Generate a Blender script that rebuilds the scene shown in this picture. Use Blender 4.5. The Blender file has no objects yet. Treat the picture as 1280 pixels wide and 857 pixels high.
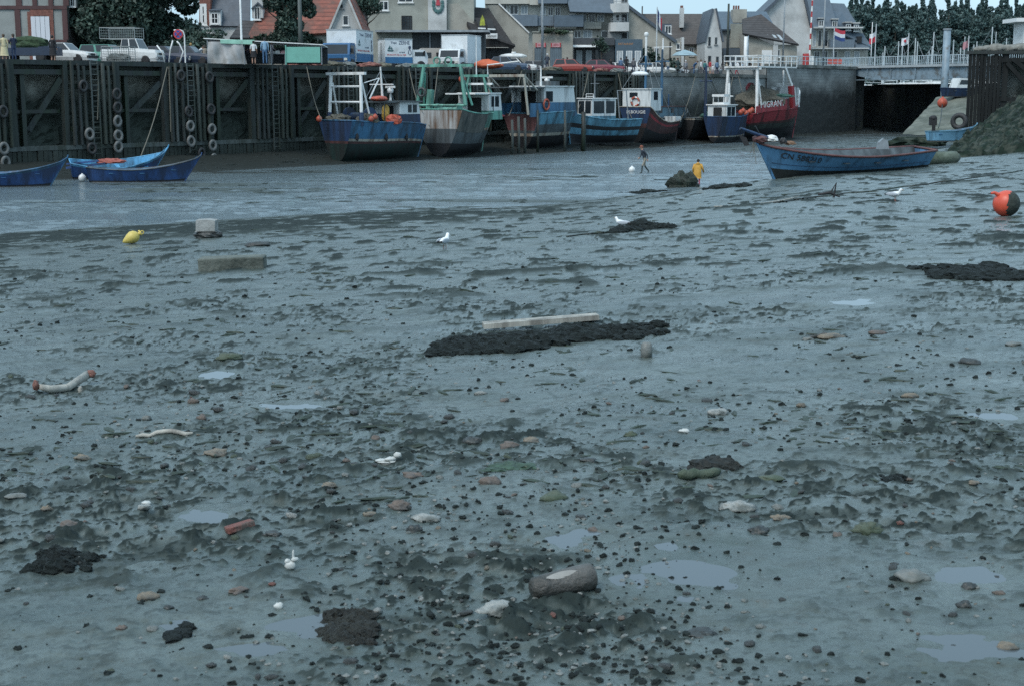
import bpy, math, random
import numpy as np
from mathutils import Vector, Matrix, Euler, noise as mnoise
random.seed(7)
R = math.radians
PI = math.pi
sc = bpy.context.scene
C = sc.collection

# ------------------------------------------------------------------ camera
EYE = 5.0
FPX = 1280 * 50 / 36.0            # focal length in photo pixels
TH = math.atan((428.5 - 117.0) / FPX)
CT, ST = math.cos(TH), math.sin(TH)
cam = bpy.data.cameras.new('camera')
cam.lens = 50; cam.sensor_width = 36; cam.clip_end = 6000; cam.clip_start = 0.1
cam.dof.use_dof = True; cam.dof.focus_distance = 45; cam.dof.aperture_fstop = 14
cam_o = bpy.data.objects.new('camera', cam)
cam_o.location = (0, 0, EYE); cam_o.rotation_euler = (PI / 2 - TH, 0, 0)
C.objects.link(cam_o); sc.camera = cam_o

def ray(px, py):
    u = (px - 640) / FPX; v = (428.5 - py) / FPX
    return Vector((u, CT + v * ST, -ST + v * CT))
def at(px, py, Y):
    d = ray(px, py); return Vector((0, 0, EYE)) + d * (Y / d.y)
def at_z(px, py, z):
    d = ray(px, py); return Vector((0, 0, EYE)) + d * ((z - EYE) / d.z)
def pix(p):
    x, y, z = p[0], p[1], p[2] - EYE
    w = CT * y - ST * z
    return 640 + FPX * x / w, 428.5 - FPX * (ST * y + CT * z) / w

# quay frame: local x runs along the quay edge (away to the right), local y landward
QO = Vector((-27.6, 129.4 + 1.27 * -27.6, 0)); QA = math.atan2(1.27, 1.0)
QD = Vector((math.cos(QA), math.sin(QA), 0)); QN = Vector((-QD.y, QD.x, 0))
def Q(t, s, z=7.0):
    p = QO + QD * t + QN * s; return Vector((p.x, p.y, z))
def qt(px, s, z=7.0):
    k = (px - 640) / FPX; o = QO + QN * s
    # o.x + t d.x = k*(CT*(o.y+t d.y) - ST*(z-EYE))
    return (k * (CT * o.y - ST * (z - EYE)) - o.x) / (QD.x - k * CT * QD.y)
def qz(py, t, s):
    p = Q(t, s); return at(640, py, p.y).z

# ------------------------------------------------------------------ mesh builder
class MB:
    def __init__(self): self.v = []; self.f = []; self.mi = []; self.cur = 0
    def add(self, vs, fs, mi=None):
        o = len(self.v); self.v += [tuple(p) for p in vs]
        for f in fs:
            self.f.append([i + o for i in f]); self.mi.append(self.cur if mi is None else mi)
        return self
    def bx(self, x0, x1, y0, y1, z0, z1, mi=None):
        vs = [(x, y, z) for z in (z0, z1) for y in (y0, y1) for x in (x0, x1)]
        return self.add(vs, [(0, 2, 3, 1), (4, 5, 7, 6), (0, 1, 5, 4), (2, 6, 7, 3), (0, 4, 6, 2), (1, 3, 7, 5)], mi)
    def beam(self, p, q, w, h=None, mi=None, up=None):
        h = h or w; p = Vector(p); q = Vector(q); d = (q - p).normalized()
        up = Vector(up) if up else (Vector((0, 0, 1)) if abs(d.z) < .95 else Vector((0, 1, 0)))
        s = d.cross(up).normalized(); u = s.cross(d)
        vs = [c + s * a * w / 2 + u * b * h / 2 for c in (p, q) for a, b in ((-1, -1), (1, -1), (1, 1), (-1, 1))]
        return self.add(vs, [(3, 2, 1, 0), (4, 5, 6, 7), (0, 1, 5, 4), (1, 2, 6, 5), (2, 3, 7, 6), (3, 0, 4, 7)], mi)
    def tube(self, pts, r, n=8, mi=None, caps=True, closed=False):
        pts = [Vector(p) for p in pts]; k = len(pts)
        rs = r if isinstance(r, (list, tuple)) else [r] * k
        vs = []; prev = None
        for i, p in enumerate(pts):
            a = pts[i - 1] if i > 0 else (pts[-1] if closed else p); b = pts[(i + 1) % k] if (i < k - 1 or closed) else p
            d = (b - a).normalized()
            if prev is None: prev = d.cross(Vector((0, 0, 1)) if abs(d.z) < .9 else Vector((0, 1, 0))).normalized()
            s = (prev - d * prev.dot(d)).normalized(); prev = s; u = d.cross(s)
            vs += [p + (s * math.cos(2 * PI * j / n) + u * math.sin(2 * PI * j / n)) * rs[i] for j in range(n)]
        fs = []
        for i in range(k if closed else k - 1):
            i2 = (i + 1) % k
            fs += [(i * n + j, i * n + (j + 1) % n, i2 * n + (j + 1) % n, i2 * n + j) for j in range(n)]
        if caps and not closed: fs += [tuple(range(n))[::-1], tuple(range((k - 1) * n, k * n))]
        return self.add(vs, fs, mi)
    def ring(self, c, R_, r, axis=(0, 1, 0), n=20, m=8, mi=None, sq=1.0):
        c = Vector(c); a = Vector(axis).normalized()
        s = a.cross(Vector((0, 0, 1)) if abs(a.z) < .9 else Vector((1, 0, 0))).normalized(); u = a.cross(s)
        return self.tube([c + s * math.cos(2 * PI * i / n) * R_ + u * math.sin(2 * PI * i / n) * R_ * sq for i in range(n)], r, m, mi, closed=True)
    def lathe(self, prof, c=(0, 0, 0), n=20, axis=(0, 0, 1), mi=None):
        c = Vector(c); a = Vector(axis).normalized()
        s = a.cross(Vector((0, 1, 0)) if abs(a.y) < .9 else Vector((1, 0, 0))).normalized(); u = a.cross(s)
        vs = [c + a * z + (s * math.cos(2 * PI * j / n) + u * math.sin(2 * PI * j / n)) * max(r, 1e-4) for r, z in prof for j in range(n)]
        k = len(prof)
        fs = [(i * n + j, i * n + (j + 1) % n, (i + 1) * n + (j + 1) % n, (i + 1) * n + j) for i in range(k - 1) for j in range(n)]
        fs += [tuple(range(n))[::-1], tuple(range((k - 1) * n, k * n))]
        return self.add(vs, fs, mi)
    def prism(self, poly, a, b, ax='y', mi=None):
        f = {'y': lambda p, t: (p[0], t, p[1]), 'x': lambda p, t: (t, p[0], p[1]), 'z': lambda p, t: (p[0], p[1], t)}[ax]
        n = len(poly)
        vs = [f(p, a) for p in poly] + [f(p, b) for p in poly]
        return self.add(vs, [tuple(range(n))[::-1], tuple(range(n, 2 * n))] + [(i, (i + 1) % n, n + (i + 1) % n, n + i) for i in range(n)], mi)
    def poly(self, pts, mi=None): return self.add(pts, [tuple(range(len(pts)))], mi)
    def slab(self, pts, th, mi=None):
        pts = [Vector(p) for p in pts]; nrm = (pts[1] - pts[0]).cross(pts[2] - pts[0]).normalized() * th; n = len(pts)
        return self.add(pts + [p + nrm for p in pts], [tuple(range(n))[::-1], tuple(range(n, 2 * n))] + [(i, (i + 1) % n, n + (i + 1) % n, n + i) for i in range(n)], mi)
    def blob(self, c, r, seed=0, amp=.25, freq=1.0, nu=14, nv=9, mi=None, flat=0.0, rot=0):
        r = (r, r, r) if not isinstance(r, (tuple, list)) else r
        vs = []; off = Vector((seed * 3.7, seed * 1.3, seed * 7.1)); cr, sr = math.cos(rot), math.sin(rot)
        for i in range(nv + 1):
            ph = PI * i / nv
            for j in range(nu):
                t = 2 * PI * j / nu
                d = Vector((math.sin(ph) * math.cos(t), math.sin(ph) * math.sin(t), math.cos(ph)))
                k = 1 + amp * mnoise.noise(d * freq * 1.3 + off) + amp * .5 * mnoise.noise(d * freq * 3.1 + off)
                z = d.z * k
                if flat and z < -flat: z = -flat
                x, y = d.x * k * r[0], d.y * k * r[1]
                vs.append((c[0] + x * cr - y * sr, c[1] + x * sr + y * cr, c[2] + z * r[2]))
        fs = [(i * nu + j, (i + 1) * nu + j, (i + 1) * nu + (j + 1) % nu, i * nu + (j + 1) % nu) for i in range(nv) for j in range(nu)]
        return self.add(vs, fs, mi)
    def sheet(self, fn, nu, nv, mi=None):
        vs = [fn(i / nu, j / nv) for j in range(nv + 1) for i in range(nu + 1)]
        return self.add(vs, [(j * (nu + 1) + i, j * (nu + 1) + i + 1, (j + 1) * (nu + 1) + i + 1, (j + 1) * (nu + 1) + i) for j in range(nv) for i in range(nu)], mi)
    def mesh(self, name, mats, smooth=False):
        me = bpy.data.meshes.new(name)
        me.from_pydata(self.v, [], self.f)
        mats = mats if isinstance(mats, (list, tuple)) else [mats]
        for m in mats: me.materials.append(m)
        me.polygons.foreach_set('material_index', [min(i, len(mats) - 1) for i in self.mi])
        if smooth: me.polygons.foreach_set('use_smooth', [True] * len(me.polygons))
        me.update(); return me
    def build(self, name, mats, parent=None, smooth=False, loc=None, rz=0):
        o = bpy.data.objects.new(name, self.mesh(name, mats, smooth)); C.objects.link(o)
        if parent is not None: o.parent = parent
        if loc is not None: o.location = loc
        if rz: o.rotation_euler = (0, 0, rz)
        return o

def tag(o, label=None, cat=None, group=None, kind=None):
    if label: o['label'] = label
    if cat: o['category'] = cat
    if group: o['group'] = group
    if kind: o['kind'] = kind
    return o
def thing(name, label, cat, loc=(0, 0, 0), rz=0, group=None):
    o = bpy.data.objects.new(name, None); C.objects.link(o); o.empty_display_size = .2
    o.location = loc; o.rotation_euler = (0, 0, rz)
    return tag(o, label, cat, group)
KIDS = {}
def dup(root, loc=None, rz=None, label=None, group=None, scale=None):
    r = root.copy(); C.objects.link(r)
    if loc is not None: r.location = loc
    if rz is not None: r.rotation_euler = (0, 0, rz)
    if label: r['label'] = label
    if group: r['group'] = group
    if scale: r.scale = scale if isinstance(scale, (tuple, list)) else (scale,) * 3
    if root.name not in KIDS: KIDS[root.name] = [(ch, list(ch.children)) for ch in root.children]
    for ch, gs in KIDS[root.name]:
        c = ch.copy(); C.objects.link(c); c.parent = r
        for g in gs:
            d = g.copy(); C.objects.link(d); d.parent = c
    return r

# ------------------------------------------------------------------ materials
def mk(name, col, rough=.65, var=.25, scale=2.0, bump=0, bscale=12, metal=0, stain=None, sscale=1.2, samt=.5, streak=False, spec=.5, detail=6, wave=None):
    m = bpy.data.materials.new(name); m.use_nodes = True; nt = m.node_tree; N = nt.nodes; L = nt.links
    b = N['Principled BSDF']; b.inputs['Roughness'].default_value = rough; b.inputs['Metallic'].default_value = metal
    b.inputs['Specular IOR Level'].default_value = spec
    tc = N.new('ShaderNodeTexCoord'); mp = N.new('ShaderNodeMapping'); L.new(tc.outputs['Object'], mp.inputs[0])
    if streak: mp.inputs['Scale'].default_value = (1, 1, .12)
    def noise(s, d=detail):
        n = N.new('ShaderNodeTexNoise'); n.inputs['Scale'].default_value = s; n.inputs['Detail'].default_value = d
        n.inputs['Roughness'].default_value = .6; L.new(mp.outputs[0], n.inputs['Vector']); return n.outputs['Fac']
    def ramp(src, a, b_):
        r = N.new('ShaderNodeMapRange'); r.inputs[1].default_value = a; r.inputs[2].default_value = b_; L.new(src, r.inputs[0]); return r.outputs[0]
    def mix(f, a, b_):
        x = N.new('ShaderNodeMix'); x.data_type = 'RGBA'
        for s, v in ((0, f), (6, a), (7, b_)):
            if hasattr(v, 'links'): L.new(v, x.inputs[s])
            else: x.inputs[s].default_value = v if s == 0 else (*v, 1) if len(v) == 3 else v
        return x.outputs[2]
    lo = tuple(c * (1 - var) for c in col); hi = tuple(min(1, c * (1 + var)) for c in col)
    o = mix(ramp(noise(scale), .3, .7), lo, hi)
    if wave:                                   # courses / boards: (axis, scale, dark factor)
        w = N.new('ShaderNodeTexWave'); w.bands_direction = wave[0]; w.inputs['Scale'].default_value = wave[1]; w.inputs['Distortion'].default_value = .6
        L.new(tc.outputs['Object'], w.inputs['Vector'])
        o = mix(ramp(w.outputs['Fac'], .0, .22), tuple(c * wave[2] for c in col), o)
    if stain: 
        o = mix(ramp(noise(sscale, 8), .62 - samt * .35, .72 - samt * .2), o, stain)
    L.new(o, b.inputs['Base Color'])
    rr = N.new('ShaderNodeMapRange'); rr.inputs[3].default_value = max(0, rough - .12); rr.inputs[4].default_value = min(1, rough + .12)
    L.new(noise(scale * 2.3), rr.inputs[0]); L.new(rr.outputs[0], b.inputs['Roughness'])
    if bump:
        bp = N.new('ShaderNodeBump'); bp.inputs['Strength'].default_value = min(1, bump); bp.inputs['Distance'].default_value = .05
        L.new(noise(bscale), bp.inputs['Height']); L.new(bp.outputs[0], b.inputs['Normal'])
    return m
MATS = {}
def M(name, *a, **k):
    if name not in MATS: MATS[name] = mk(name, *a, **k)
    return MATS[name]
GLASS = M('window_glass', (.02, .028, .035), rough=.08, var=.3, scale=.7)
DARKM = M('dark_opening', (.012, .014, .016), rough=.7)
WHITE = M('white_paint', (.72, .73, .72), rough=.45, var=.06, stain=(.5, .5, .47), samt=.25)
BLACK = M('black_rubber', (.018, .018, .02), rough=.7, var=.3, scale=6)
STEEL = M('grey_steel', (.22, .25, .27), rough=.5, var=.2, scale=3)
ROPE = M('rope_fibre', (.16, .15, .12), rough=.9, var=.3, scale=20)

_txt = {}
def text(s, size, name, mat, parent, loc, rot, width=None, th=.008, shear=0):
    key = (s, size, width, shear)
    if key not in _txt:
        cu = bpy.data.curves.new('lettering', 'FONT'); cu.body = s; cu.size = size; cu.align_x = 'CENTER'; cu.align_y = 'CENTER'; cu.extrude = th; cu.resolution_u = 2; cu.shear = shear
        o = bpy.data.objects.new('lettering_tmp', cu); C.objects.link(o); bpy.context.view_layer.update()
        me = bpy.data.meshes.new_from_object(o.evaluated_get(bpy.context.evaluated_depsgraph_get()))
        bpy.data.objects.remove(o); bpy.data.curves.remove(cu)
        if width:
            xs = [v.co.x for v in me.vertices]; k = width / (max(xs) - min(xs))
            for v in me.vertices: v.co.x *= k
        _txt[key] = me
    me = _txt[key].copy(); me.materials.clear(); me.materials.append(mat)
    o = bpy.data.objects.new(name, me); C.objects.link(o); o.parent = parent; o.location = loc; o.rotation_euler = rot
    return o

# ------------------------------------------------------------------ sky, sun, view
SUN_EL, SUN_AZ = R(52), R(215)          # overcast, brightest part of the sky behind the camera to the left
w = bpy.data.worlds.new('World'); sc.world = w; w.use_nodes = True
nt = w.node_tree; bg = nt.nodes['Background']
sky = nt.nodes.new('ShaderNodeTexSky'); sky.sky_type = 'NISHITA'; sky.sun_disc = False
sky.sun_elevation = SUN_EL; sky.sun_rotation = SUN_AZ; sky.air_density = 1.0; sky.dust_density = 3.0; sky.ozone_density = 1.5
# overcast: the clear-sky gradient is mostly covered by an even grey-blue cloud layer
tcw = nt.nodes.new('ShaderNodeTexCoord'); cn = nt.nodes.new('ShaderNodeTexNoise'); cn.inputs['Scale'].default_value = 2.2; cn.inputs['Detail'].default_value = 6
mpw = nt.nodes.new('ShaderNodeMapping'); mpw.inputs['Scale'].default_value = (1, 1, 3)
nt.links.new(tcw.outputs['Generated'], mpw.inputs[0]); nt.links.new(mpw.outputs[0], cn.inputs['Vector'])
cr = nt.nodes.new('ShaderNodeMapRange'); cr.inputs[1].default_value = .3; cr.inputs[2].default_value = .7; cr.inputs[3].default_value = .80; cr.inputs[4].default_value = 1.15
nt.links.new(cn.outputs['Fac'], cr.inputs[0])
cl = nt.nodes.new('ShaderNodeMix'); cl.data_type = 'RGBA'; cl.inputs[0].default_value = .78
CLOUD = (2.85, 4.28, 5.3)
vm = nt.nodes.new('ShaderNodeVectorMath'); vm.operation = 'SCALE'; vm.inputs[0].default_value = CLOUD
nt.links.new(cr.outputs[0], vm.inputs['Scale'])
nt.links.new(sky.outputs[0], cl.inputs[6]); nt.links.new(vm.outputs[0], cl.inputs[7])
nt.links.new(cl.outputs[2], bg.inputs[0]); bg.inputs[1].default_value = .10
sl = bpy.data.lights.new('sun', 'SUN'); sl.energy = .85; sl.angle = R(25); sl.color = (1, .97, .92)
so = bpy.data.objects.new('sun', sl); C.objects.link(so)
so.rotation_euler = (PI / 2 - SUN_EL, 0, PI - SUN_AZ)
sc.view_settings.view_transform = 'Standard'; sc.view_settings.look = 'None'; sc.view_settings.gamma = 1; sc.view_settings.exposure = 1.15
sc.cycles.max_bounces = 5; sc.cycles.diffuse_bounces = 2; sc.cycles.glossy_bounces = 3; sc.cycles.transmission_bounces = 3; sc.cycles.transparent_max_bounces = 6
sc.cycles.use_denoising = False; sc.cycles.sample_clamp_indirect = 3
sc.cycles.caustics_reflective = False; sc.cycles.caustics_refractive = False
# ------------------------------------------------------------------ terrain: the mud bank, river bed and water
def vhash(ix, iy, s):
    h = (ix.astype(np.int64) * 374761393 + iy.astype(np.int64) * 668265263 + s * 982451653) & 0x7fffffff
    h = ((h ^ (h >> 13)) * 1274126177) & 0x7fffffff
    h = (h ^ (h >> 16)) & 0xffffff
    return h / float(0xffffff)
def vn(x, y, s=0):
    ix = np.floor(x); iy = np.floor(y); fx = x - ix; fy = y - iy
    fx = fx * fx * fx * (fx * (fx * 6 - 15) + 10); fy = fy * fy * fy * (fy * (fy * 6 - 15) + 10)
    a = vhash(ix, iy, s); b = vhash(ix + 1, iy, s); c = vhash(ix, iy + 1, s); d = vhash(ix + 1, iy + 1, s)
    return (a * (1 - fx) + b * fx) * (1 - fy) + (c * (1 - fx) + d * fx) * fy - .5
def fbm(x, y, s=0, o=4):
    r = 0; a = 1.0; c, q = math.cos(.6), math.sin(.6)
    for i in range(o):
        r = r + a * vn(x, y, s + i * 17); x, y = (x * c - y * q) * 2.03 + 5.2, (x * q + y * c) * 2.03 + 1.7; a *= .5
    return r
def sst(a, b, x):
    t = np.clip((x - a) / (b - a), 0, 1); return t * t * (3 - 2 * t)

cp = []
for px, m, ys in [(-300, .072, 47), (0, .0661, 51.4), (250, .06, 56.5), (450, .0555, 61.3), (700, .0516, 66), (840, .0463, 73.5)]:
    k = (px - 640) / FPX
    for f in (.08, .3, .6, .85, 1.0): cp.append((k * ys * f, ys * f, 3.4 - m * ys * f))
    cp.append((k * ys * 1.06, ys * 1.06, -.16)); cp.append((k * ys * 1.2, ys * 1.2, -.35)); cp.append((k * ys * 1.6, ys * 1.6, -.4))
for px, lst in [(945, [(20, 2.65), (40, 1.95), (62, 1.32), (74, .35), (82, -.08), (92, -.35), (130, -.4)]),
                (1119, [(20, 2.7), (41, 1.95), (62, 1.62), (72,1.5), (82, .95), (92, .2), (101, -.25), (140, -.4)]),
                (1258, [(18, 2.8), (33, 2.16), (60, 1.8), (85, 1.5), (100, 1.3), (118, 1.0), (130, .2), (150, -.3)]),
                (1500, [(18, 2.95), (33, 2.5), (60, 2.3), (85, 2.2), (110, 2.2), (130, 2.0)]),
                (2000, [(10, 3.2), (25, 3.0), (50, 2.9), (80, 2.9)])]:
    k = (px - 640) / FPX
    cp += [(k * y, y, z) for y, z in lst]
cp += [(0, -6, 3.8), (-8, -4, 3.7), (8, -4, 3.8), (0, 1, 3.38)]
cp = np.array(cp)
def _U(r2): return np.where(r2 > 1e-9, r2 * np.log(np.maximum(r2, 1e-9)) * .5, 0)
_n = len(cp); _A = np.zeros((_n + 3, _n + 3))
_A[:_n, :_n] = _U((cp[:, None, 0] - cp[None, :, 0]) ** 2 + (cp[:, None, 1] - cp[None, :, 1]) ** 2) + np.eye(_n) * 8.0
_A[:_n, _n] = 1; _A[:_n, _n + 1] = cp[:, 0]; _A[:_n, _n + 2] = cp[:, 1]; _A[_n:, :_n] = _A[:_n, _n:].T
_W = np.linalg.solve(_A, np.concatenate([cp[:, 2], np.zeros(3)]))
def base_z(X, Y):
    r = _W[_n] + _W[_n + 1] * X + _W[_n + 2] * Y
    for i in range(_n): r = r + _W[i] * _U((X - cp[i, 0]) ** 2 + (Y - cp[i, 1]) ** 2)
    # foot of the quay
    s = -(X - QO.x) * QD.y + (Y - QO.y) * QD.x; t = (X - QO.x) * QD.x + (Y - QO.y) * QD.y
    foot = .72 + (np.minimum(s, 2) + .8) * .112 - sst(55, 95, t) * .5
    r = np.where(Y > 60, np.maximum(np.where(r < .02, np.maximum(r, -.45), r), np.maximum(foot, -.45)), r)
    # low bars in the bed
    bar = .16 * fbm(X / 16, Y / 3.2, 91, 3) + .055 * sst(2.2, .6, np.abs(Y - 83.5 - .05 * X + 1.5 * vn(X / 6, X * 0, 5))) * sst(-4, 3, X)
    flat = -.07 + .10 * sst(95, 125, Y) * sst(8, 25, X)
    r = np.where((r < .06) & (Y > 60), np.maximum(r, np.minimum(flat + bar, .05)), r)
    return r
def pt0(px, py):
    lo, hi = 2.0, 150.0; d = ray(px, py)
    ys = np.linspace(2.5, 150, 1500); xs = d.x / d.y * ys; zs = EYE + d.z / d.y * ys
    g = base_z(xs, ys); i = int(np.argmax(zs < g)); 
    return float(xs[i]), float(ys[i]), float(g[i])
def undul(X, Y): return .020 * fbm(X / 1.6, Y / 1.6, 11, 3) + .09 * fbm(X / 6, Y / 6, 12, 2)
PUD = []
for px, py, wx, hy, sd in [(872, 733, 150, 44, 1), (716, 689, 66, 20, 2), (1212, 838, 120, 34, 3), (392, 797, 90, 30, 4), (318, 833, 90, 18, 5),
                           (1205, 741, 84, 18, 6), (1068, 378, 60, 6, 7), (272, 463, 36, 7, 8), (370, 508, 60, 7, 9), (228, 795, 46, 16, 10), (262, 650, 50, 9, 11), (1242, 526, 54, 9, 13), (1010, 800, 110, 12, 19)]:
    x, y, z = pt0(px, py); _, y1, _ = pt0(px, py - hy / 2); _, y0, _ = pt0(px, py + hy / 2)
    PUD.append((x, (y0 + y1) / 2, z - .003 + float(undul(np.array([x]), np.array([(y0 + y1) / 2]))[0]) * float(sst(-.1, .35, np.array(z))), wx / 2 / FPX * y * 1.05, (y1 - y0) / 2 * 1.1, sd))
def height(X, Y):
    X = np.asarray(X, float); Y = np.asarray(Y, float)
    global DRAIN
    z = base_z(X, Y)
    shore = sst(-.1, .35, z)
    near = sst(60, 16, Y); nn = sst(26, 8, Y)
    rough = sst(-.30, .56, fbm(X / 1.3, Y / 1.6, 3, 6) - .02)            # patches of churned, drained mud
    strip = sst(.0, .1, z) * sst(1.35, .55, z) * sst(10, -4, X) * sst(24, 36, Y)      # pebbly weedy strip along the water
    und = undul(X, Y)
    c1 = sst(.16, .52, fbm(X / .20, Y / .20, 21, 4) - .10 * (1 - rough)) * (.45 + .55 * rough)
    c2 = sst(.13, .46, fbm(X / .075, Y / .075, 22, 3) - .07 * (1 - rough)) * (.4 + .6 * rough)
    c3 = sst(.12, .40, fbm(X / .034, Y / .034, 23, 2)) * (.35 + .65 * rough) * nn
    pits = sst(.18, .42, fbm(X / .24, Y / .20, 33, 2)) * (.3 + .5 * rough)
    fine = (.0075 * fbm(X / .055, Y / .055, 41, 3) * nn + .024 * fbm(X / .13, Y / .13, 43, 4) * near) * (.45 + .75 * rough)
    f1 = sst(.13, .50, fbm(X / .50, Y / .95, 55, 5) + .10 * strip) * sst(11, 24, Y); f2 = sst(.22, .56, fbm(X / 1.6, Y / 1.1, 57, 5)) * sst(8, 22, Y)
    DRAIN = np.clip(np.maximum.reduce([c1 * near, c2 * near, c3, .95 * f1, .7 * f2, pits * .7 * near, .95 * strip * sst(-.42, .12, fbm(X / .8, Y / 1.2, 61, 4)), .12 * rough * near, 1.0 * (1 - shore) * .5]), 0, 1)
    d = shore * (und + near * (c1 * .024 + c2 * .015 - pits * .018) + c3 * .009 + fine + .045 * f1 + .05 * f2)
    for px_, py_, lv, rx, ry, sd in PUD:
        m = (np.abs(X - px_) < rx * 3.2) & (np.abs(Y - py_) < ry * 3.2)
        if not m.any(): continue
        xx, yy = X[m], Y[m]
        q = np.sqrt(((xx - px_) / rx) ** 2 + ((yy - py_) / ry) ** 2) + 1.0 * fbm(xx / (rx * .9), yy / (ry * .9), 200 + sd, 3)
        wgt = sst(2.6, 1.05, q); b = z[m]; dd = d[m]
        tgt = lv + np.where(q < 1.2, .022 * (q - 1.0), .0044 + .006 * (q - 1.2)) + dd * .05; DRAIN[m] *= (1 - wgt)
        z[m] = b + dd * (1 - wgt) + 0; z[m] = (b + dd) * (1 - wgt) + tgt * wgt; d[m] = 0
    return z + d
def hz(x, y): return float(height(np.array([float(x)]), np.array([float(y)]))[0])
def ground(px, py, far=140):
    d = ray(px, py); ys = 2.6 * (far / 2.6) ** np.linspace(0, 1, 900); xs = d.x / d.y * ys; zs = EYE + d.z / d.y * ys
    g = height(xs, ys); i = max(1, int(np.argmax(zs < g)))
    ys = np.linspace(ys[i - 1], ys[i], 60); xs = d.x / d.y * ys; zs = EYE + d.z / d.y * ys; g = height(xs, ys); i = int(np.argmax(zs <= g + 1e-6))
    return Vector((float(xs[i]), float(ys[i]), float(g[i])))
def ppm(p): return FPX / (CT * p[1] - ST * (p[2] - EYE))      # photo pixels per metre there

def grid_mesh(name, rows, us, mat, zf):
    Yg = np.repeat(np.array(rows)[:, None], len(us), 1); Xg = Yg * np.array(us)[None, :]
    Xg = Xg + np.sign(us)[None, :] * 1.2 * np.abs(us)[None, :]
    Z = zf(Xg.ravel(), Yg.ravel()); nr, nc = Yg.shape
    co = np.stack([Xg.ravel(), Yg.ravel(), Z], 1).astype(np.float32)
    a = (np.arange(nr - 1)[:, None] * nc + np.arange(nc - 1)[None, :]).ravel()
    q = np.stack([a, a + 1, a + nc + 1, a + nc], 1).astype(np.int32)
    me = bpy.data.meshes.new(name); me.vertices.add(len(co)); me.vertices.foreach_set('co', co.ravel())
    me.loops.add(q.size); me.loops.foreach_set('vertex_index', q.ravel())
    me.polygons.add(len(q)); me.polygons.foreach_set('loop_start', np.arange(len(q), dtype=np.int32) * 4)
    me.polygons.foreach_set('use_smooth', np.ones(len(q), bool))
    me.materials.append(mat); me.update(calc_edges=True)
    at_ = me.attributes.new('drained', 'FLOAT', 'POINT'); at_.data.foreach_set('value', DRAIN.astype(np.float32))
    o = bpy.data.objects.new(name, me); C.objects.link(o); return o

def mud_material():
    m = bpy.data.materials.new('wet_mud'); m.use_nodes = True; nt = m.node_tree; N = nt.nodes; L = nt.links; b = N['Principled BSDF']
    tc = N.new('ShaderNodeTexCoord')
    def noise(s, d=6, sc_=(1, 1, 1), r=.6):
        mp = N.new('ShaderNodeMapping'); mp.inputs['Scale'].default_value = sc_; L.new(tc.outputs['Object'], mp.inputs[0])
        n = N.new('ShaderNodeTexNoise'); n.inputs['Scale'].default_value = s; n.inputs['Detail'].default_value = d; n.inputs['Roughness'].default_value = r
        L.new(mp.outputs[0], n.inputs['Vector']); return n.outputs['Fac']
    def mr(src, a, b_, c=0, d=1):
        r = N.new('ShaderNodeMapRange'); r.inputs[1].default_value = a; r.inputs[2].default_value = b_; r.inputs[3].default_value = c; r.inputs[4].default_value = d
        L.new(src, r.inputs[0]); return r.outputs[0]
    def mix(f, a, b_):
        x = N.new('ShaderNodeMix'); x.data_type = 'RGBA'
        for s, v in ((0, f), (6, a), (7, b_)):
            if hasattr(v, 'links'): L.new(v, x.inputs[s])
            else: x.inputs[s].default_value = (*v, 1)
        return x.outputs[2]
    at_ = N.new('ShaderNodeAttribute'); at_.attribute_name = 'drained'; dr = at_.outputs['Fac']
    c = mix(mr(noise(.9, 9, (1, 1.3, 1), .65), .34, .66), (.056, .079, .074), (.122, .152, .144))
    c = mix(mr(noise(1.6, 7, (.55, 2.2, 1), .7), .60, .74), c, (.034, .050, .034))   # green film in streaks
    c = mix(mr(noise(2.7, 5), .64, .78), c, (.085, .076, .056))            # browner silt
    c = mix(mr(noise(24, 6, r=.75), .50, .72), c, (.038, .044, .038))            # dark grit
    c = mix(mr(noise(5, 7, r=.7), .50, .70), c, (.050, .058, .044))            # olive silt mottling
    c = mix(mr(dr, .05, .85), c, mix(noise(3, 4), (.010, .017, .016), (.034, .045, .042)))      # drained dark clods
    geo = N.new('ShaderNodeSeparateXYZ'); L.new(tc.outputs['Object'], geo.inputs[0])   # black silt at the foot of the quay
    sq = N.new('ShaderNodeVectorMath'); sq.operation = 'DOT_PRODUCT'; sq.inputs[1].default_value = (-QD.y, QD.x, 0); L.new(tc.outputs['Object'], sq.inputs[0])
    c = mix(mr(sq.outputs['Value'], QN.dot(QO) - 17, QN.dot(QO) - 8), c, (.022, .027, .025))
    L.new(c, b.inputs['Base Color'])
    rg = N.new('ShaderNodeMath'); rg.operation = 'MAXIMUM'; L.new(mr(noise(1.3, 8, (1, 1.4, 1), .65), .36, .68, .12, .62), rg.inputs[0]); L.new(mr(dr, .05, .6, .0, .85), rg.inputs[1]); L.new(rg.outputs[0], b.inputs['Roughness'])
    L.new(mr(dr, .1, .7, .55, .15), b.inputs['Specular IOR Level']); b.inputs['IOR'].default_value = 1.48
    b1 = N.new('ShaderNodeBump'); b1.inputs['Strength'].default_value = .60; b1.inputs['Distance'].default_value = .012; L.new(noise(42, 8, r=.7), b1.inputs['Height'])
    b2 = N.new('ShaderNodeBump'); b2.inputs['Strength'].default_value = .22; b2.inputs['Distance'].default_value = .030; L.new(noise(7, 9, r=.72), b2.inputs['Height']); L.new(b1.outputs[0], b2.inputs['Normal'])
    L.new(b2.outputs[0], b.inputs['Normal'])
    return m
MUD = mud_material()
rows = [2.4]
while rows[-1] < 205: rows.append(rows[-1] + min(max(.0042, .00050 * rows[-1] ** 2), .42))
us = np.concatenate([np.linspace(-.85, -.40, 60)[:-1], np.linspace(-.40, .40, 920), np.linspace(.40, .9, 66)[1:]])
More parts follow.
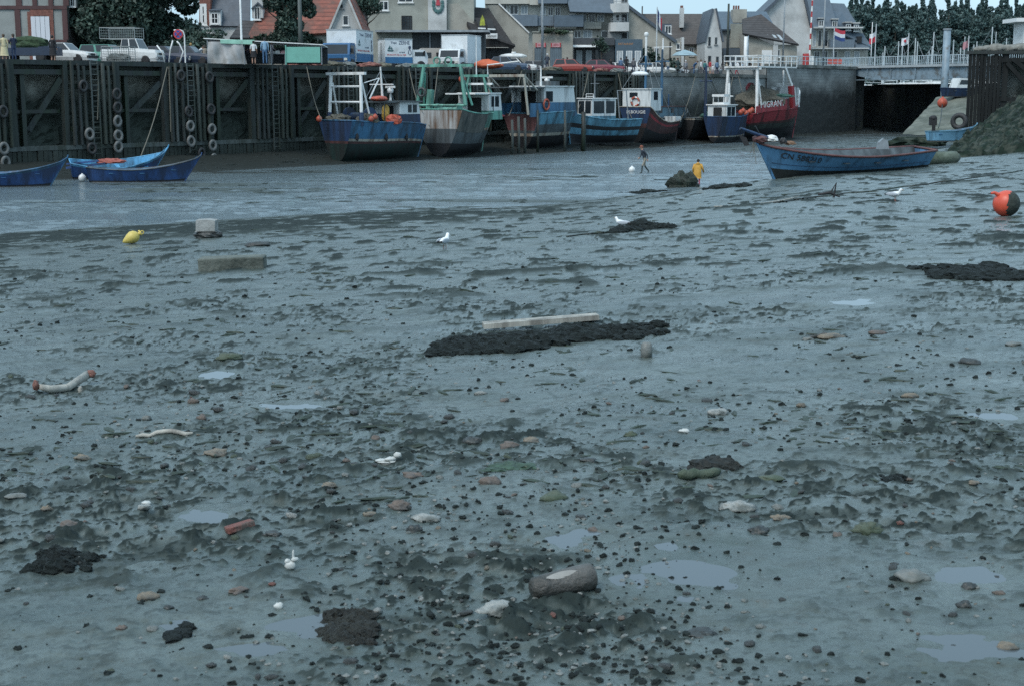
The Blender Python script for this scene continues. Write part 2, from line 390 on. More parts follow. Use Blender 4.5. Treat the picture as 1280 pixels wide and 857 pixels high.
mud = grid_mesh('mud_bank', rows, us, MUD, height); tag(mud, 'wet grey tidal mud sloping down to the river', 'mud bank', kind='structure')
# the rest of the near bank, behind and beside the camera
mb = MB()
def _bk(u, v):
    x = -260 + 560 * u; y = -200 + 202.3 * v
    return (x, y, 3.3 + max(0, x) * .004 + max(0, -x - 30) * -.02 + .05 * mnoise.noise(Vector((x * .3, y * .3, 0))))
mb.sheet(_bk, 60, 40)
for sg in (-1, 1):
    Yv = np.repeat(np.linspace(2.0, 125, 60)[:, None], 30, 1); Xv = sg * (.80 * Yv + .9 + np.linspace(0, 1, 30)[None, :] ** 1.5 * 75); Zv = np.minimum(base_z(Xv.ravel(), Yv.ravel()), 4.0).reshape(Yv.shape) - .03
    mb.add([(Xv[j, i], Yv[j, i], Zv[j, i]) for j in range(60) for i in range(30)], [(j * 30 + i, j * 30 + i + 1, j * 30 + i + 31, j * 30 + i + 30) for j in range(59) for i in range(29)])
bk = mb.build('river_bank', MUD, smooth=True); tag(bk, kind='structure')

def water_mat(name, col, rip, rough=.04, sx=1.0, sy=2.2, slick=False):
    m = bpy.data.materials.new(name); m.use_nodes = True; nt = m.node_tree; N = nt.nodes; L = nt.links; b = N['Principled BSDF']
    b.inputs['Base Color'].default_value = (*col, 1); b.inputs['Roughness'].default_value = rough; b.inputs['IOR'].default_value = 1.33
    tc = N.new('ShaderNodeTexCoord'); pr = None; sk = None
    if slick:                       # calm slicks between wind-ruffled bands
        mp = N.new('ShaderNodeMapping'); mp.inputs['Scale'].default_value = (.035, .30, 1); mp.inputs['Rotation'].default_value = (0, 0, -.12); L.new(tc.outputs['Object'], mp.inputs[0])
        n = N.new('ShaderNodeTexNoise'); n.inputs['Scale'].default_value = 1.0; n.inputs['Detail'].default_value = 5; n.inputs['Roughness'].default_value = .6; L.new(mp.outputs[0], n.inputs['Vector'])
        r = N.new('ShaderNodeMapRange'); r.inputs[1].default_value = .41; r.inputs[2].default_value = .50; r.inputs[3].default_value = .05; L.new(n.outputs['Fac'], r.inputs[0]); sk = r.outputs[0]
        q = N.new('ShaderNodeMath'); q.operation = 'MULTIPLY'; q.inputs[1].default_value = rough; L.new(sk, q.inputs[0]); L.new(q.outputs[0], b.inputs['Roughness'])
    for s, st, ds in rip:
        mp = N.new('ShaderNodeMapping'); mp.inputs['Scale'].default_value = (sx, sy, 1); mp.inputs['Rotation'].default_value = (0, 0, .25); L.new(tc.outputs['Object'], mp.inputs[0])
        n = N.new('ShaderNodeTexNoise'); n.inputs['Scale'].default_value = s; n.inputs['Detail'].default_value = 4; L.new(mp.outputs[0], n.inputs['Vector'])
        bp = N.new('ShaderNodeBump'); bp.inputs['Strength'].default_value = st; bp.inputs['Distance'].default_value = ds; L.new(n.outputs['Fac'], bp.inputs['Height'])
        if sk is not None: L.new(sk, bp.inputs['Strength'])
        if pr: L.new(pr, bp.inputs['Normal'])
        pr = bp.outputs[0]
    if pr: L.new(pr, b.inputs['Normal'])
    return m
WATER = water_mat('river_water', (.125, .165, .18), [(4.0, .6, .08)], rough=.12)
def waves(X, Y):
    global DRAIN
    DRAIN = np.zeros_like(X); calm = sst(-.16, .06, fbm(X / 26, Y / 3.4 + X / 60, 301, 4)); sh_ = -(X - QO.x) * QD.y + (Y - QO.y) * QD.x; calm = (.05 + .95 * calm) * (.10 + .90 * sst(-10, -25, sh_))
    z = .13 * fbm(X / .80, Y / .55, 311, 2) + .07 * fbm(X / 2.4, Y / 1.3, 317, 2)
    return np.minimum(z * calm * sst(215, 120, Y) * 1.0, .05)
wr = list(np.arange(44, 130, .22)) + list(np.arange(130, 216, .6))
rw = grid_mesh('river_water', wr, np.concatenate([np.linspace(-.9, -.42, 40)[:-1], np.linspace(-.42, .42, 330), np.linspace(.42, .9, 40)[1:]]), WATER, waves); tag(rw, 'shallow rippled river water at low tide', 'water', kind='structure')
PWAT = water_mat('puddle_water', (.095, .115, .125), [(3, .05, .01)], rough=.03, sy=1)
for px_, py_, lv, rx, ry, sd in PUD:
    mb = MB(); n = 72; ks = np.linspace(.1, 1.7, 90); pts = []
    for i in range(n):
        a = 2 * PI * i / n; xx = math.cos(a) * rx * ks; yy = math.sin(a) * ry * ks
        q = ks + 1.0 * fbm((xx + px_) / (rx * .9), (yy + py_) / (ry * .9), 200 + sd, 3)
        j = int(np.argmax(q > 1.10)) if (q > 1.10).any() else len(ks) - 1
        pts.append((math.cos(a) * rx * ks[j], math.sin(a) * ry * ks[j], 0))
    mb.poly(pts)
    o = mb.build('puddle', PWAT, loc=(px_, py_, lv)); tag(o, 'shallow puddle of water lying in the mud', 'puddle', 'puddles in the mud', 'structure')
# ------------------------------------------------------------------ quay: apron, timber front, masonry, bridge
TIMB = M('weathered_timber', (.030, .038, .038), rough=.75, var=.55, scale=4, streak=True, bump=.5, bscale=9, stain=(.025, .035, .026), sscale=1.0, samt=.5)
TIMB2 = M('pale_weathered_timber', (.085, .10, .096), rough=.75, var=.5, scale=4, streak=True, bump=.4, stain=(.04, .05, .04), sscale=.9, samt=.5)
WETW = M('wet_black_timber', (.022, .026, .025), rough=.55, var=.4, scale=3, streak=True, bump=.4, stain=(.02, .035, .02), samt=.5)
CONC = M('old_concrete', (.17, .175, .165), rough=.85, var=.3, scale=1.2, bump=.6, bscale=4, stain=(.06, .07, .06), sscale=.5, samt=.55)
ASPH = M('asphalt', (.055, .056, .057), rough=.8, var=.3, scale=1.5)
TYRE = M('tyre_rubber', (.03, .031, .032), rough=.6, var=.4, scale=5)
TYREW = M('faded_tyre', (.16, .165, .16), rough=.8, var=.4, scale=5)

def tide_mat(name, top, low, z0, z1, rough=.8, courses=None):
    """stone or concrete with its dark weed and tide line: a mark of its own on the wall, by height"""
    m = mk(name, top, rough=rough, var=.35, scale=.9, bump=.7, bscale=3.5, stain=tuple(c * .5 for c in top), sscale=.45, samt=.5, wave=courses)
    nt = m.node_tree; N = nt.nodes; L = nt.links; b = N['Principled BSDF']; src = b.inputs['Base Color'].links[0].from_socket
    tc = N.new('ShaderNodeTexCoord'); sp = N.new('ShaderNodeSeparateXYZ'); L.new(tc.outputs['Object'], sp.inputs[0])
    n = N.new('ShaderNodeTexNoise'); n.inputs['Scale'].default_value = .8; n.inputs['Detail'].default_value = 6; L.new(tc.outputs['Object'], n.inputs['Vector'])
    a = N.new('ShaderNodeMath'); a.operation = 'MULTIPLY_ADD'; a.inputs[1].default_value = 2.2; L.new(n.outputs['Fac'], a.inputs[0]); L.new(sp.outputs[2], a.inputs[2])
    r = N.new('ShaderNodeMapRange'); r.inputs[1].default_value = z0 + 1.1; r.inputs[2].default_value = z1 + 1.1; L.new(a.outputs[0], r.inputs[0])
    n2 = N.new('ShaderNodeTexNoise'); n2.inputs['Scale'].default_value = 2.5; n2.inputs['Detail'].default_value = 8; L.new(tc.outputs['Object'], n2.inputs['Vector'])
    lowm = N.new('ShaderNodeMix'); lowm.data_type = 'RGBA'; lowm.inputs[6].default_value = (*[c * .6 for c in low], 1); lowm.inputs[7].default_value = (*[c * 1.5 for c in low], 1); L.new(n2.outputs['Fac'], lowm.inputs[0])
    x = N.new('ShaderNodeMix'); x.data_type = 'RGBA'; L.new(r.outputs[0], x.inputs[0]); L.new(lowm.outputs[2], x.inputs[6]); L.new(src, x.inputs[7]); L.new(x.outputs[2], b.inputs['Base Color'])
    return m
RUBB = tide_mat('rubble_stone', (.30, .30, .26), (.024, .034, .027), 4.4, 5.6)
ASHL = tide_mat('block_masonry', (.25, .27, .265), (.028, .034, .032), 3.6, 5.6, courses=('Z', 1.6, .7))
LOWC = tide_mat('weedy_sheet_piles', (.045, .055, .048), (.024, .032, .026), .6, 1.6)

# quay apron and the land behind it
def landz(t): return 7.0 + 1.25 * float(sst(95, 108, np.array(t)))
mb = MB()
T0, T1 = -420, 128.0
ts = [T0, -120, -40] + list(np.linspace(-30, 120, 46)) + [T1]
for i in range(len(ts) - 1):
    a, b = ts[i], ts[i + 1]
    mb.add([Q(a, .35, landz(a)), Q(b, .35, landz(b)), Q(b, 60, landz(b)), Q(a, 60, landz(a))], [(0, 1, 2, 3)])
tag(mb.build('quay_road', ASPH), 'asphalt quayside road behind the timber front', kind='structure')
EARTH = M('earth_and_grass', (.07, .085, .05), rough=.9, var=.4, scale=.2)
mb = MB(); mb.add([Q(T0, 60, 6.99), Q(150, 60, 6.99), Q(150, 900, 6.99), Q(T0, 900, 6.99)], [(0, 1, 2, 3)])
mb.add([(-1200, 420, 6.0), (1200, 420, 6.0), (1200, 1900, 6.0), (-1200, 1900, 6.0)], [(0, 1, 2, 3)])
tag(mb.build('ground', EARTH), kind='structure')
mb = MB(); mb.add([(-900, -250, -1.5), (900, -250, -1.5), (900, 430, -1.5), (-900, 430, -1.5)], [(0, 1, 2, 3)]); tag(mb.build('river_bed', MUD), kind='structure')

# rubble slope behind the timbers
PER = 7.85; NCL = 9
TW = 66.0                                  # where timber gives way to masonry
mb = MB()
def rub(u, v):
    t = -60 + (TW + 60) * u; z = 1.2 + 5.7 * v
    s = .55 + 1.0 * v + .38 * mnoise.noise(Vector((t * .7, z * .9, 3))) + .22 * mnoise.noise(Vector((t * 2.6, z * 2.6, 9)))
    return Q(t, s, z)
mb.sheet(rub, 420, 26)
o = mb.build('quay_wall', RUBB); tag(o, 'sloping rubble stone quay wall behind the timber piles, weedy below', 'quay wall')

# timber front: continuous deck edge with its beams and braces
q0 = thing('timber_wharf', 'long dark timber wharf front with deck edge and diagonal braces', 'wharf', QO, QA)
mb = MB(); mb.bx(-60, TW, -.32, .42, 6.78, 7.08)
kb = mb.build('deck_edge', TIMB, q0)
mb = MB(); mb.bx(-60, TW, -.18, .2, 6.18, 6.50); mb.bx(-60, TW, .35, 1.1, 6.56, 6.76); mb.build('deck_beam', WETW, q0)
mb = MB(); mb.bx(-60, TW, -.42, .35, 1.42, 1.70); mb.build('sill_beam', TIMB2, q0)
mb = MB()
t = -60
while t < TW:
    w_ = random.uniform(.32, .42); mb.bx(t, t + w_ - .05, -.30 - random.uniform(0, .12), .5, -.2, 1.40); t += w_
mb.build('sheet_piling', LOWC, q0)
first = None; random.seed(44)
for k in range(-3, NCL):
    tc_ = PER * k
    for sgn in (-1, 1):
        mb = MB(); x = tc_ + sgn * 1.98; w2 = random.uniform(.12, .21); mb.beam((x + random.uniform(-.08, .08), -.17 + random.uniform(-.06, .06), 1.70), (x, -.17, 6.78 + random.uniform(0, .35)), 2 * w2, .36, up=(0, 1, 0)); mb.build('post', TIMB, q0)
    mb = MB(); mb.beam((tc_ + PER * .5 - random.uniform(.2, 1.2), .55, random.uniform(2.6, 4.0)), (tc_ + PER * .5 + 1.75, .0, random.uniform(5.6, 6.1)), random.uniform(.2, .34), .36); mb.build('brace', TIMB, q0)
    mb = MB(); mb.bx(tc_ + 2.18, tc_ + PER - 2.18, .15, .4, 3.75, 3.98); mb.build('waling', WETW, q0)
    mb = MB(); mb.bx(tc_ + PER * .5 - 1.15, tc_ + PER * .5 - .85, .0, .4, 1.70, 6.18); mb.build('post', WETW, q0)

# fender pile clusters
def cluster(seed):
    random.seed(seed)
    c = thing('fender_pile_cluster', 'x', 'pile cluster', Q(0, 0, 0), QA)
    n = 8
    for i in range(n):
        x = -1.62 + 3.24 * i / (n - 1) + random.uniform(-.05, .05)
        if abs(x) < .34: continue
        mb = MB(); r = random.uniform(.10, .145); h = 6.95 + random.uniform(-.25, .15); l = random.uniform(-.05, .05)
        mb.tube([(x + l, -.52, 1.72), (x + l * .5, -.50, 4.2), (x, -.50, h)], [r * 1.1, r, r * .95], 8)
        mb.build('pile', TIMB2 if random.random() < .5 else TIMB, c)
    mb = MB(); mb.bx(-1.78, 1.78, -.37, -.19, 5.3, 5.6); mb.build('waling', WETW, c)
    mb = MB(); mb.bx(-1.78, 1.78, -.37, -.19, 2.6, 2.9); mb.build('waling', WETW, c)
    lad = MB()
    for s in (-.27, .27): lad.beam((s, -.62, .9), (s, -.60, 7.05), .10, .06)
    ld = lad.build('ladder', TIMB2, c)
    z = 1.1
    while z < 6.9:
        rg = MB(); rg.tube([(-.27, -.62, z), (.27, -.62, z)], .03, 6); rg.build('rung', TIMB2, ld); z += .34
    return c
protos = [cluster(3), cluster(11)]
CLL = ['dark timber fender piles with ladder at far left above the blue rowing boat', 'timber fender piles with ladder behind the two moored blue rowing boats',
       'timber fender piles with ladder hung with tyres below the no stopping sign', 'bare timber fender piles with ladder below the market stall',
       'timber fender piles behind the white gantry of the first blue trawler', 'timber fender piles behind the wheelhouse mast of the first blue trawler',
       'timber fender piles behind the green and white trawler gantry', 'timber fender piles below the brick red car',
       'timber fender piles behind the small light blue boat with white cabin', 'last timber fender piles beside the masonry quay']
for i, k in enumerate(range(-1, NCL)):
    c = protos[i] if i < 2 else dup(protos[i % 2])
    p = Q(PER * k, 0, 0); c.location = p; c['label'] = CLL[i]; c['group'] = 'timber fender pile clusters along the quay'

# hanging tyres, one thing each
tb = MB(); tb.ring((0, 0, 0), .26, .10, (0, 1, 0), 22, 8)
tr0 = None; cnt = 0
TY = [(4, 140, 0), (5, 186, 1), (7, 203, 1), (104, 108, 0), (112, 168, 1), (115, 186, 0), (146, 118, 0), (147, 135, 0), (147, 152, 1), (148, 170, 1), (148, 184, 1),
      (226, 95, 0), (236, 140, 0), (238, 158, 1), (239, 177, 1), (252, 192, 0), (262, 97, 0), (264, 137, 0), (265, 162, 1), (266, 182, 1), (268, 199, 1)]
TYM = [tb.mesh('tyre', TYRE, True), tb.mesh('tyre', TYREW, True)]
COLN = {4: 'far left edge', 5: 'far left edge', 7: 'far left edge', 104: 'left of ladder by the rowing boats', 112: 'left of ladder by the rowing boats', 115: 'left of ladder by the rowing boats'}
for px, py, fd in TY:
    tt = qt(px, -.85, qz(py, qt(px, -.85), -.85)); z = qz(py, tt, -.85)
    o = bpy.data.objects.new('hanging_tyre', TYM[fd]); C.objects.link(o); o.location = Q(tt, -.85, z); o.rotation_euler = (0, random.uniform(-.2, .2), QA + random.uniform(-.15, .15)); o.scale = (1, 1, 1.18)
    col = COLN.get(px) or ('right of ladder by the rowing boats' if px < 160 else 'left of ladder under the sign' if px < 245 else 'near the mud under the sign' if px == 252 else 'right of ladder under the sign')
    col_all = sorted([p for p in TY if (COLN.get(p[0]) or p[0] // 40) == (COLN.get(px) or px // 40)], key=lambda p: p[1])
    ix = [p[1] for p in col_all].index(py); od = ['topmost', 'second', 'third', 'fourth', 'fifth', 'sixth'][ix]
    tag(o, ('pale faded' if fd else 'black') + ' tyre fender, %s from the top, %s' % (od if ix else 'first', col), 'tyre', 'tyre fenders hung on the piles')

# masonry quay, then the higher concrete wall beside the bridge
def wallblock(name, t0, t1, z1, s0, mat, label, dz=.5, zb=-.6):
    th_ = thing(name, label, 'quay wall', QO, QA)
    mb = MB()
    def fn(u, v):
        t = t0 + (t1 - t0) * u; z = zb + (z1 - zb - .35) * v
        return (t, s0 + .18 * (z - zb) / 8 + .05 * mnoise.noise(Vector((t * .8, z * 1.3, 2))) , z)
    mb.sheet(fn, 80, 24); mb.bx(t0 - (.9 if t0 < 70 else 0), t1, s0 + .3, s0 + 6, zb, z1 - .36)
    mb.build('wall_face', mat, th_)
    mb = MB(); t = t0
    while t < t1:
        l = random.uniform(1.3, 1.9); mb.bx(t + .008, min(t + l, t1) - .008, s0 - .02, s0 + .75, z1 - .35, z1 + random.uniform(-.015, .015)); t += l
    mb.build('coping', CONC, th_); return th_
TS0 = 66.05; TS1 = qt(956, 0, 7.1)
wallblock('masonry_quay', TS0, TS1, 7.1, -.25, ASHL, 'grey block masonry quay wall behind the crowd and the blue mast')
TH1 = qt(1068, 0, 8.4)
wallblock('high_quay_wall', TS1 + .02, TH1, 8.35, -.45, tide_mat('stained_concrete', (.26, .275, .27), (.024, .028, .028), 4.6, 6.6, courses=('Z', .9, .75)), 'higher stained concrete quay wall behind the red trawler')
BR0 = Q(TH1, 0); 

# steel bridge over the river mouth
BA = Vector((44.4, 186, 0)); BB = Vector((62, 157, 0)); BL = (BB - BA).length; BAng = math.atan2(BB.y - BA.y, BB.x - BA.x)
BLUE_ST = M('blue_grey_steel', (.20, .27, .32), rough=.5, var=.2, scale=1.5, stain=(.12, .13, .13), samt=.35)
RAILM = M('pale_rail_paint', (.42, .50, .54), rough=.5, var=.1)
br = thing('road_bridge', 'blue grey steel road bridge with white railing over the sluice', 'bridge', BA, BAng)
mb = MB(); mb.bx(-1.5, BL + 12, -1, 8, 8.15, 8.45); mb.build('deck', M('pale_bridge_deck', (.34, .38, .40), rough=.7, var=.15), br)
mb = MB(); mb.prism([(0, 8.14), (BL + 12, 8.14), (BL + 12, 6.75), (3.5, 6.75), (0, 7.3)], -.7, -.4, 'y'); mb.bx(0, BL + 12, -.95, -.4, 6.62, 6.74)
for i in range(9): mb.bx(2.5 + i * 4, 2.62 + i * 4, -.85, -.71, 6.76, 8.13)
mb.build('girder', BLUE_ST, br)
mb = MB(); mb.bx(0, BL + 12, 6.5, 7, 6.75, 8.14); mb.build('girder', WETW, br)
mb = MB(); L_ = BL + 12; mb.bx(-14, L_, -.94, -.88, 9.45, 9.53); mb.bx(-14, L_, -.93, -.89, 8.58, 8.63)
x = -14
while x < L_: mb.bx(x, x + .045, -.93, -.89, 8.46, 9.45); x += .30
x = -14
while x < L_: mb.bx(x, x + .10, -.96, -.86, 8.46, 9.55); x += 2.4
mb.build('railing', RAILM, br)
# sluice gate below and behind it
sg = thing('sluice_gate', 'dark closed sluice wall below the bridge', 'sluice gate', BA + (BB - BA).normalized() * 0, BAng)
mb = MB(); mb.bx(-16, BL + 14, 9, 10, -1, 6.05); mb.bx(-9, -.2, -.4, 1.5, -1, 8.1); 
for i in range(14): mb.bx(-4 + i * 3.6, -3.7 + i * 3.6, 8.8, 9, -1, 6.1)
mb.build('gate_wall', M('black_wet_steel', (.02, .024, .028), rough=.5, var=.4, scale=.8, stain=(.03, .035, .03)), sg)
mb = MB(); mb.bx(-6, BL + 14, 8.7, 10.2, 6.05, 6.2); mb.build('walkway', WETW, sg)
tp = at(1181, 100, 168)
py_ = thing('bridge_pile', 'tall blue grey steel tube pile standing in front of the bridge', 'pile', (tp.x, 168, 0))
mb = MB(); zt = at(1181, 38, 168).z; mb.tube([(0, 0, -.5), (0, 0, zt)], .42, 14); mb.build('shaft', BLUE_ST, py_, True)
mb = MB(); mb.tube([(0, 0, zt), (0, 0, zt + .18)], .48, 14); mb.build('cap', STEEL, py_)
# marina basin behind
mb = MB(); mb.add([tuple(BA + Vector((-10, 14, 5.4))), tuple(BB + Vector((60, 14, 5.4))), (190, 420, 5.4), (30, 420, 5.4)], [(0, 1, 2, 3)])
tag(mb.build('basin_water', WATER), kind='structure')

# right-hand timber jetty
JY = 112.0
def J(px, py, dy=0): return at(px, py, JY + dy)
j0 = J(1206, 165); jx0 = j0.x
jt = thing('timber_jetty', 'black timber jetty with close planks and cross braces at right edge', 'jetty', (jx0, JY, 0), R(-8))
zt = J(1206, 66).z
random.seed(5)
for i in range(9):
    x = .12 + i * .27
    mb = MB(); mb.bx(x - .11, x + .11, -.25 + random.uniform(-.04, .04), .0, .6, zt + random.uniform(-.35, .15)); mb.build('plank_pile', M('jetty_black_timber', (.012, .014, .014), rough=.75, var=.5, scale=3, streak=True, bump=.4, spec=.25), jt)
for x in (2.75, 5.0, 8.0, 11.0):
    mb = MB(); mb.bx(x - .2, x + .2, -.2, .2, 1, zt - .1); mb.build('post', M('jetty_black_timber', ()), jt)
mb = MB(); mb.bx(-.1, 14, -.35, 1.3, zt - .12, zt + .12); mb.build('deck', WETW, jt)
mb = MB(); mb.bx(2.4, 14, -.3, .05, zt - .75, zt - .42); mb.bx(2.4, 14, -.3, .05, zt - 3.7, zt - 3.4); mb.build('waling', M('jetty_black_timber', ()), jt)
for a, b in (((2.8, zt - .8), (5.2, zt - 3.4)), ((5.6, zt - 2.6), (2.8, zt - 6)), ((5.6, zt - .9), (8.2, zt - 3.4)), ((3.2, zt - .5), (4.6, zt - 1.6))):
    mb = MB(); mb.beam((a[0], -.3, a[1]), (b[0], -.3, b[1]), .26, .3); mb.build('brace', M('jetty_black_timber', ()), jt)
mb = MB()
def jb(u, v):
    x = 2.5 + 14 * u; z = .5 + (zt - .9) * v; return (x, .9 + .6 * v + .4 * mnoise.noise(Vector((x, z, 1))), z)
mb.sheet(jb, 40, 16); mb.build('rubble_back', M('pale_rubble_back', (.20, .215, .20), rough=.9, var=.4, scale=1.6, bump=.8, bscale=4, stain=(.07, .08, .07), sscale=.8), jt)
for i, (px, py, r, lb) in enumerate([(1228, 62, .55, 'long low'), (1246, 57, .75, 'large'), (1262, 55, .7, 'rounded'), (1277, 54, .8, 'half cut off')]):
    p = J(px, py, 1.2); mb = MB(); mb.blob((0, 0, 0), (r * 1.25, .7, r * .5), i + 3, .35, 1.4, 16, 10)
    o = mb.build('rubble_heap', M('pale_rubble', (.19, .19, .17), rough=.9, var=.4, scale=3, bump=.6), loc=(p.x, p.y, zt + .12 + r * .25), smooth=True)
    tag(o, lb + ' heap of pale rubble on the jetty deck, ' + ['leftmost', 'second from left', 'third from left', 'rightmost'][i], 'rubble', 'rubble heaps on the jetty')
# white kiosk above the jetty
kp = J(1268, 52, 3); kk = thing('white_kiosk', 'white kiosk with flat roof at the top right corner', 'kiosk', (kp.x + .75, kp.y, 0))
kz = zt + .15
mb = MB(); mb.bx(0, 3, 0, 2.5, kz, kz + 2.3); mb.build('wall', WHITE, kk)
mb = MB(); mb.bx(-.8, 3.5, -.4, 2.9, kz + 2.3, kz + 2.6); mb.build('roof', WHITE, kk)
mb = MB(); mb.bx(.55, 1.6, -.03, -.005, kz + .8, kz + 1.9); mb.build('window', GLASS, kk)

# weedy revetment below the jetty and the concrete slip
WEED = M('wet_weed', (.010, .020, .014), rough=.85, var=.7, scale=2.2, bump=1, bscale=3, stain=(.055, .065, .052), sscale=1.6, samt=.45, spec=.2)
A0, A1 = at(1183, 195, 84), at(1330, 176, 80); B0, B1 = at(1216, 168, 108), at(1318, 92, 104)
mb = MB()
def rv(u, v):
    a = A0.lerp(A1, u); b = B0.lerp(B1, u); p = a.lerp(b, v)
    k = mnoise.noise(p * .7) * .5 + abs(mnoise.noise(p * 1.7)) * .55 + mnoise.noise(p * 4.2) * .22
    return (p.x, p.y, p.z - (.55 if v == 0 else 0) + k * (1 if 0 < v < 1 else .3))
mb.sheet(rv, 70, 60)
tag(mb.build('weedy_slope', WEED, smooth=False), kind='structure')
SLIPM = M('muddy_concrete_slip', (.13, .14, .115), rough=.8, var=.3, scale=.8, bump=.5, bscale=4, stain=(.07, .08, .06), sscale=.6)
mb = MB(); c0, c1, c2, c3 = at(1128, 168, 128), at(1225, 172, 122), at(1232, 108, 140), at(1170, 123, 140)
mb.sheet(lambda u, v: (lambda p: (p.x, p.y, p.z + .1 * mnoise.noise(p * 1.2)))(c0.lerp(c1, u).lerp(c3.lerp(c2, u), v)), 24, 24)
tag(mb.build('slipway', SLIPM), kind='structure')
p0 = at(1133, 166, 121); mb = MB(); mb.blob((0, 0, 0), (2.6, 1.2, .6), 4, .4, 2.2, 26, 10, flat=.3)
tag(mb.build('rubble_bank', WEED, loc=(at(1145, 160, 121).x, 121, .8)), 'low dark rubble bank at the foot of the slipway', 'rubble bank')
# ------------------------------------------------------------------ boats
def paint(name, col, st=.62, rust=False, rough=.5):
    return M('paint_' + name, col, rough=rough, var=.14, scale=1.5, streak=True, stain=(.13, .075, .045) if rust else tuple(c * .30 + .012 for c in col), sscale=1.4, samt=st, bump=.15, bscale=6)
P_BLUE = paint('harbour_blue', (.035, .12, .27)); P_BLUE2 = paint('mid_blue', (.05, .16, .29)); P_LBLUE = paint('pale_blue', (.12, .31, .43)); P_DBLUE = paint('dark_blue', (.018, .045, .11))
P_TEAL = paint('sea_green', (.15, .40, .32)); P_WHITE = paint('boat_white', (.62, .65, .65), .25); P_RUSTW = paint('rusty_white', (.45, .47, .47), .62, True)
P_RED = paint('oxide_red', (.30, .04, .05), .45); P_BROWN = paint('dark_oxide', (.085, .035, .035)); P_GREEND = paint('dark_green', (.012, .028, .026)); P_BLACK = paint('hull_black', (.014, .016, .02))
P_GREY = paint('hull_grey', (.10, .12, .13)); P_CREAM = paint('boot_white', (.38, .37, .32), .5, True); P_ORANGE = M('faded_orange', (.46, .085, .045), rough=.55, var=.25, scale=4, stain=(.25, .07, .05), sscale=3, samt=.4)
NETM = M('fishing_net', (.11, .105, .085), rough=.95, var=.6, scale=9, bump=1, bscale=25); NETG = M('green_net', (.05, .12, .10), rough=.95, var=.5, scale=9, bump=1, bscale=25)
DECK = M('worn_deck', (.12, .12, .11), rough=.8, var=.3, scale=3)
WOOD = M('varnished_wood', (.16, .09, .05), rough=.5, var=.3, scale=3)

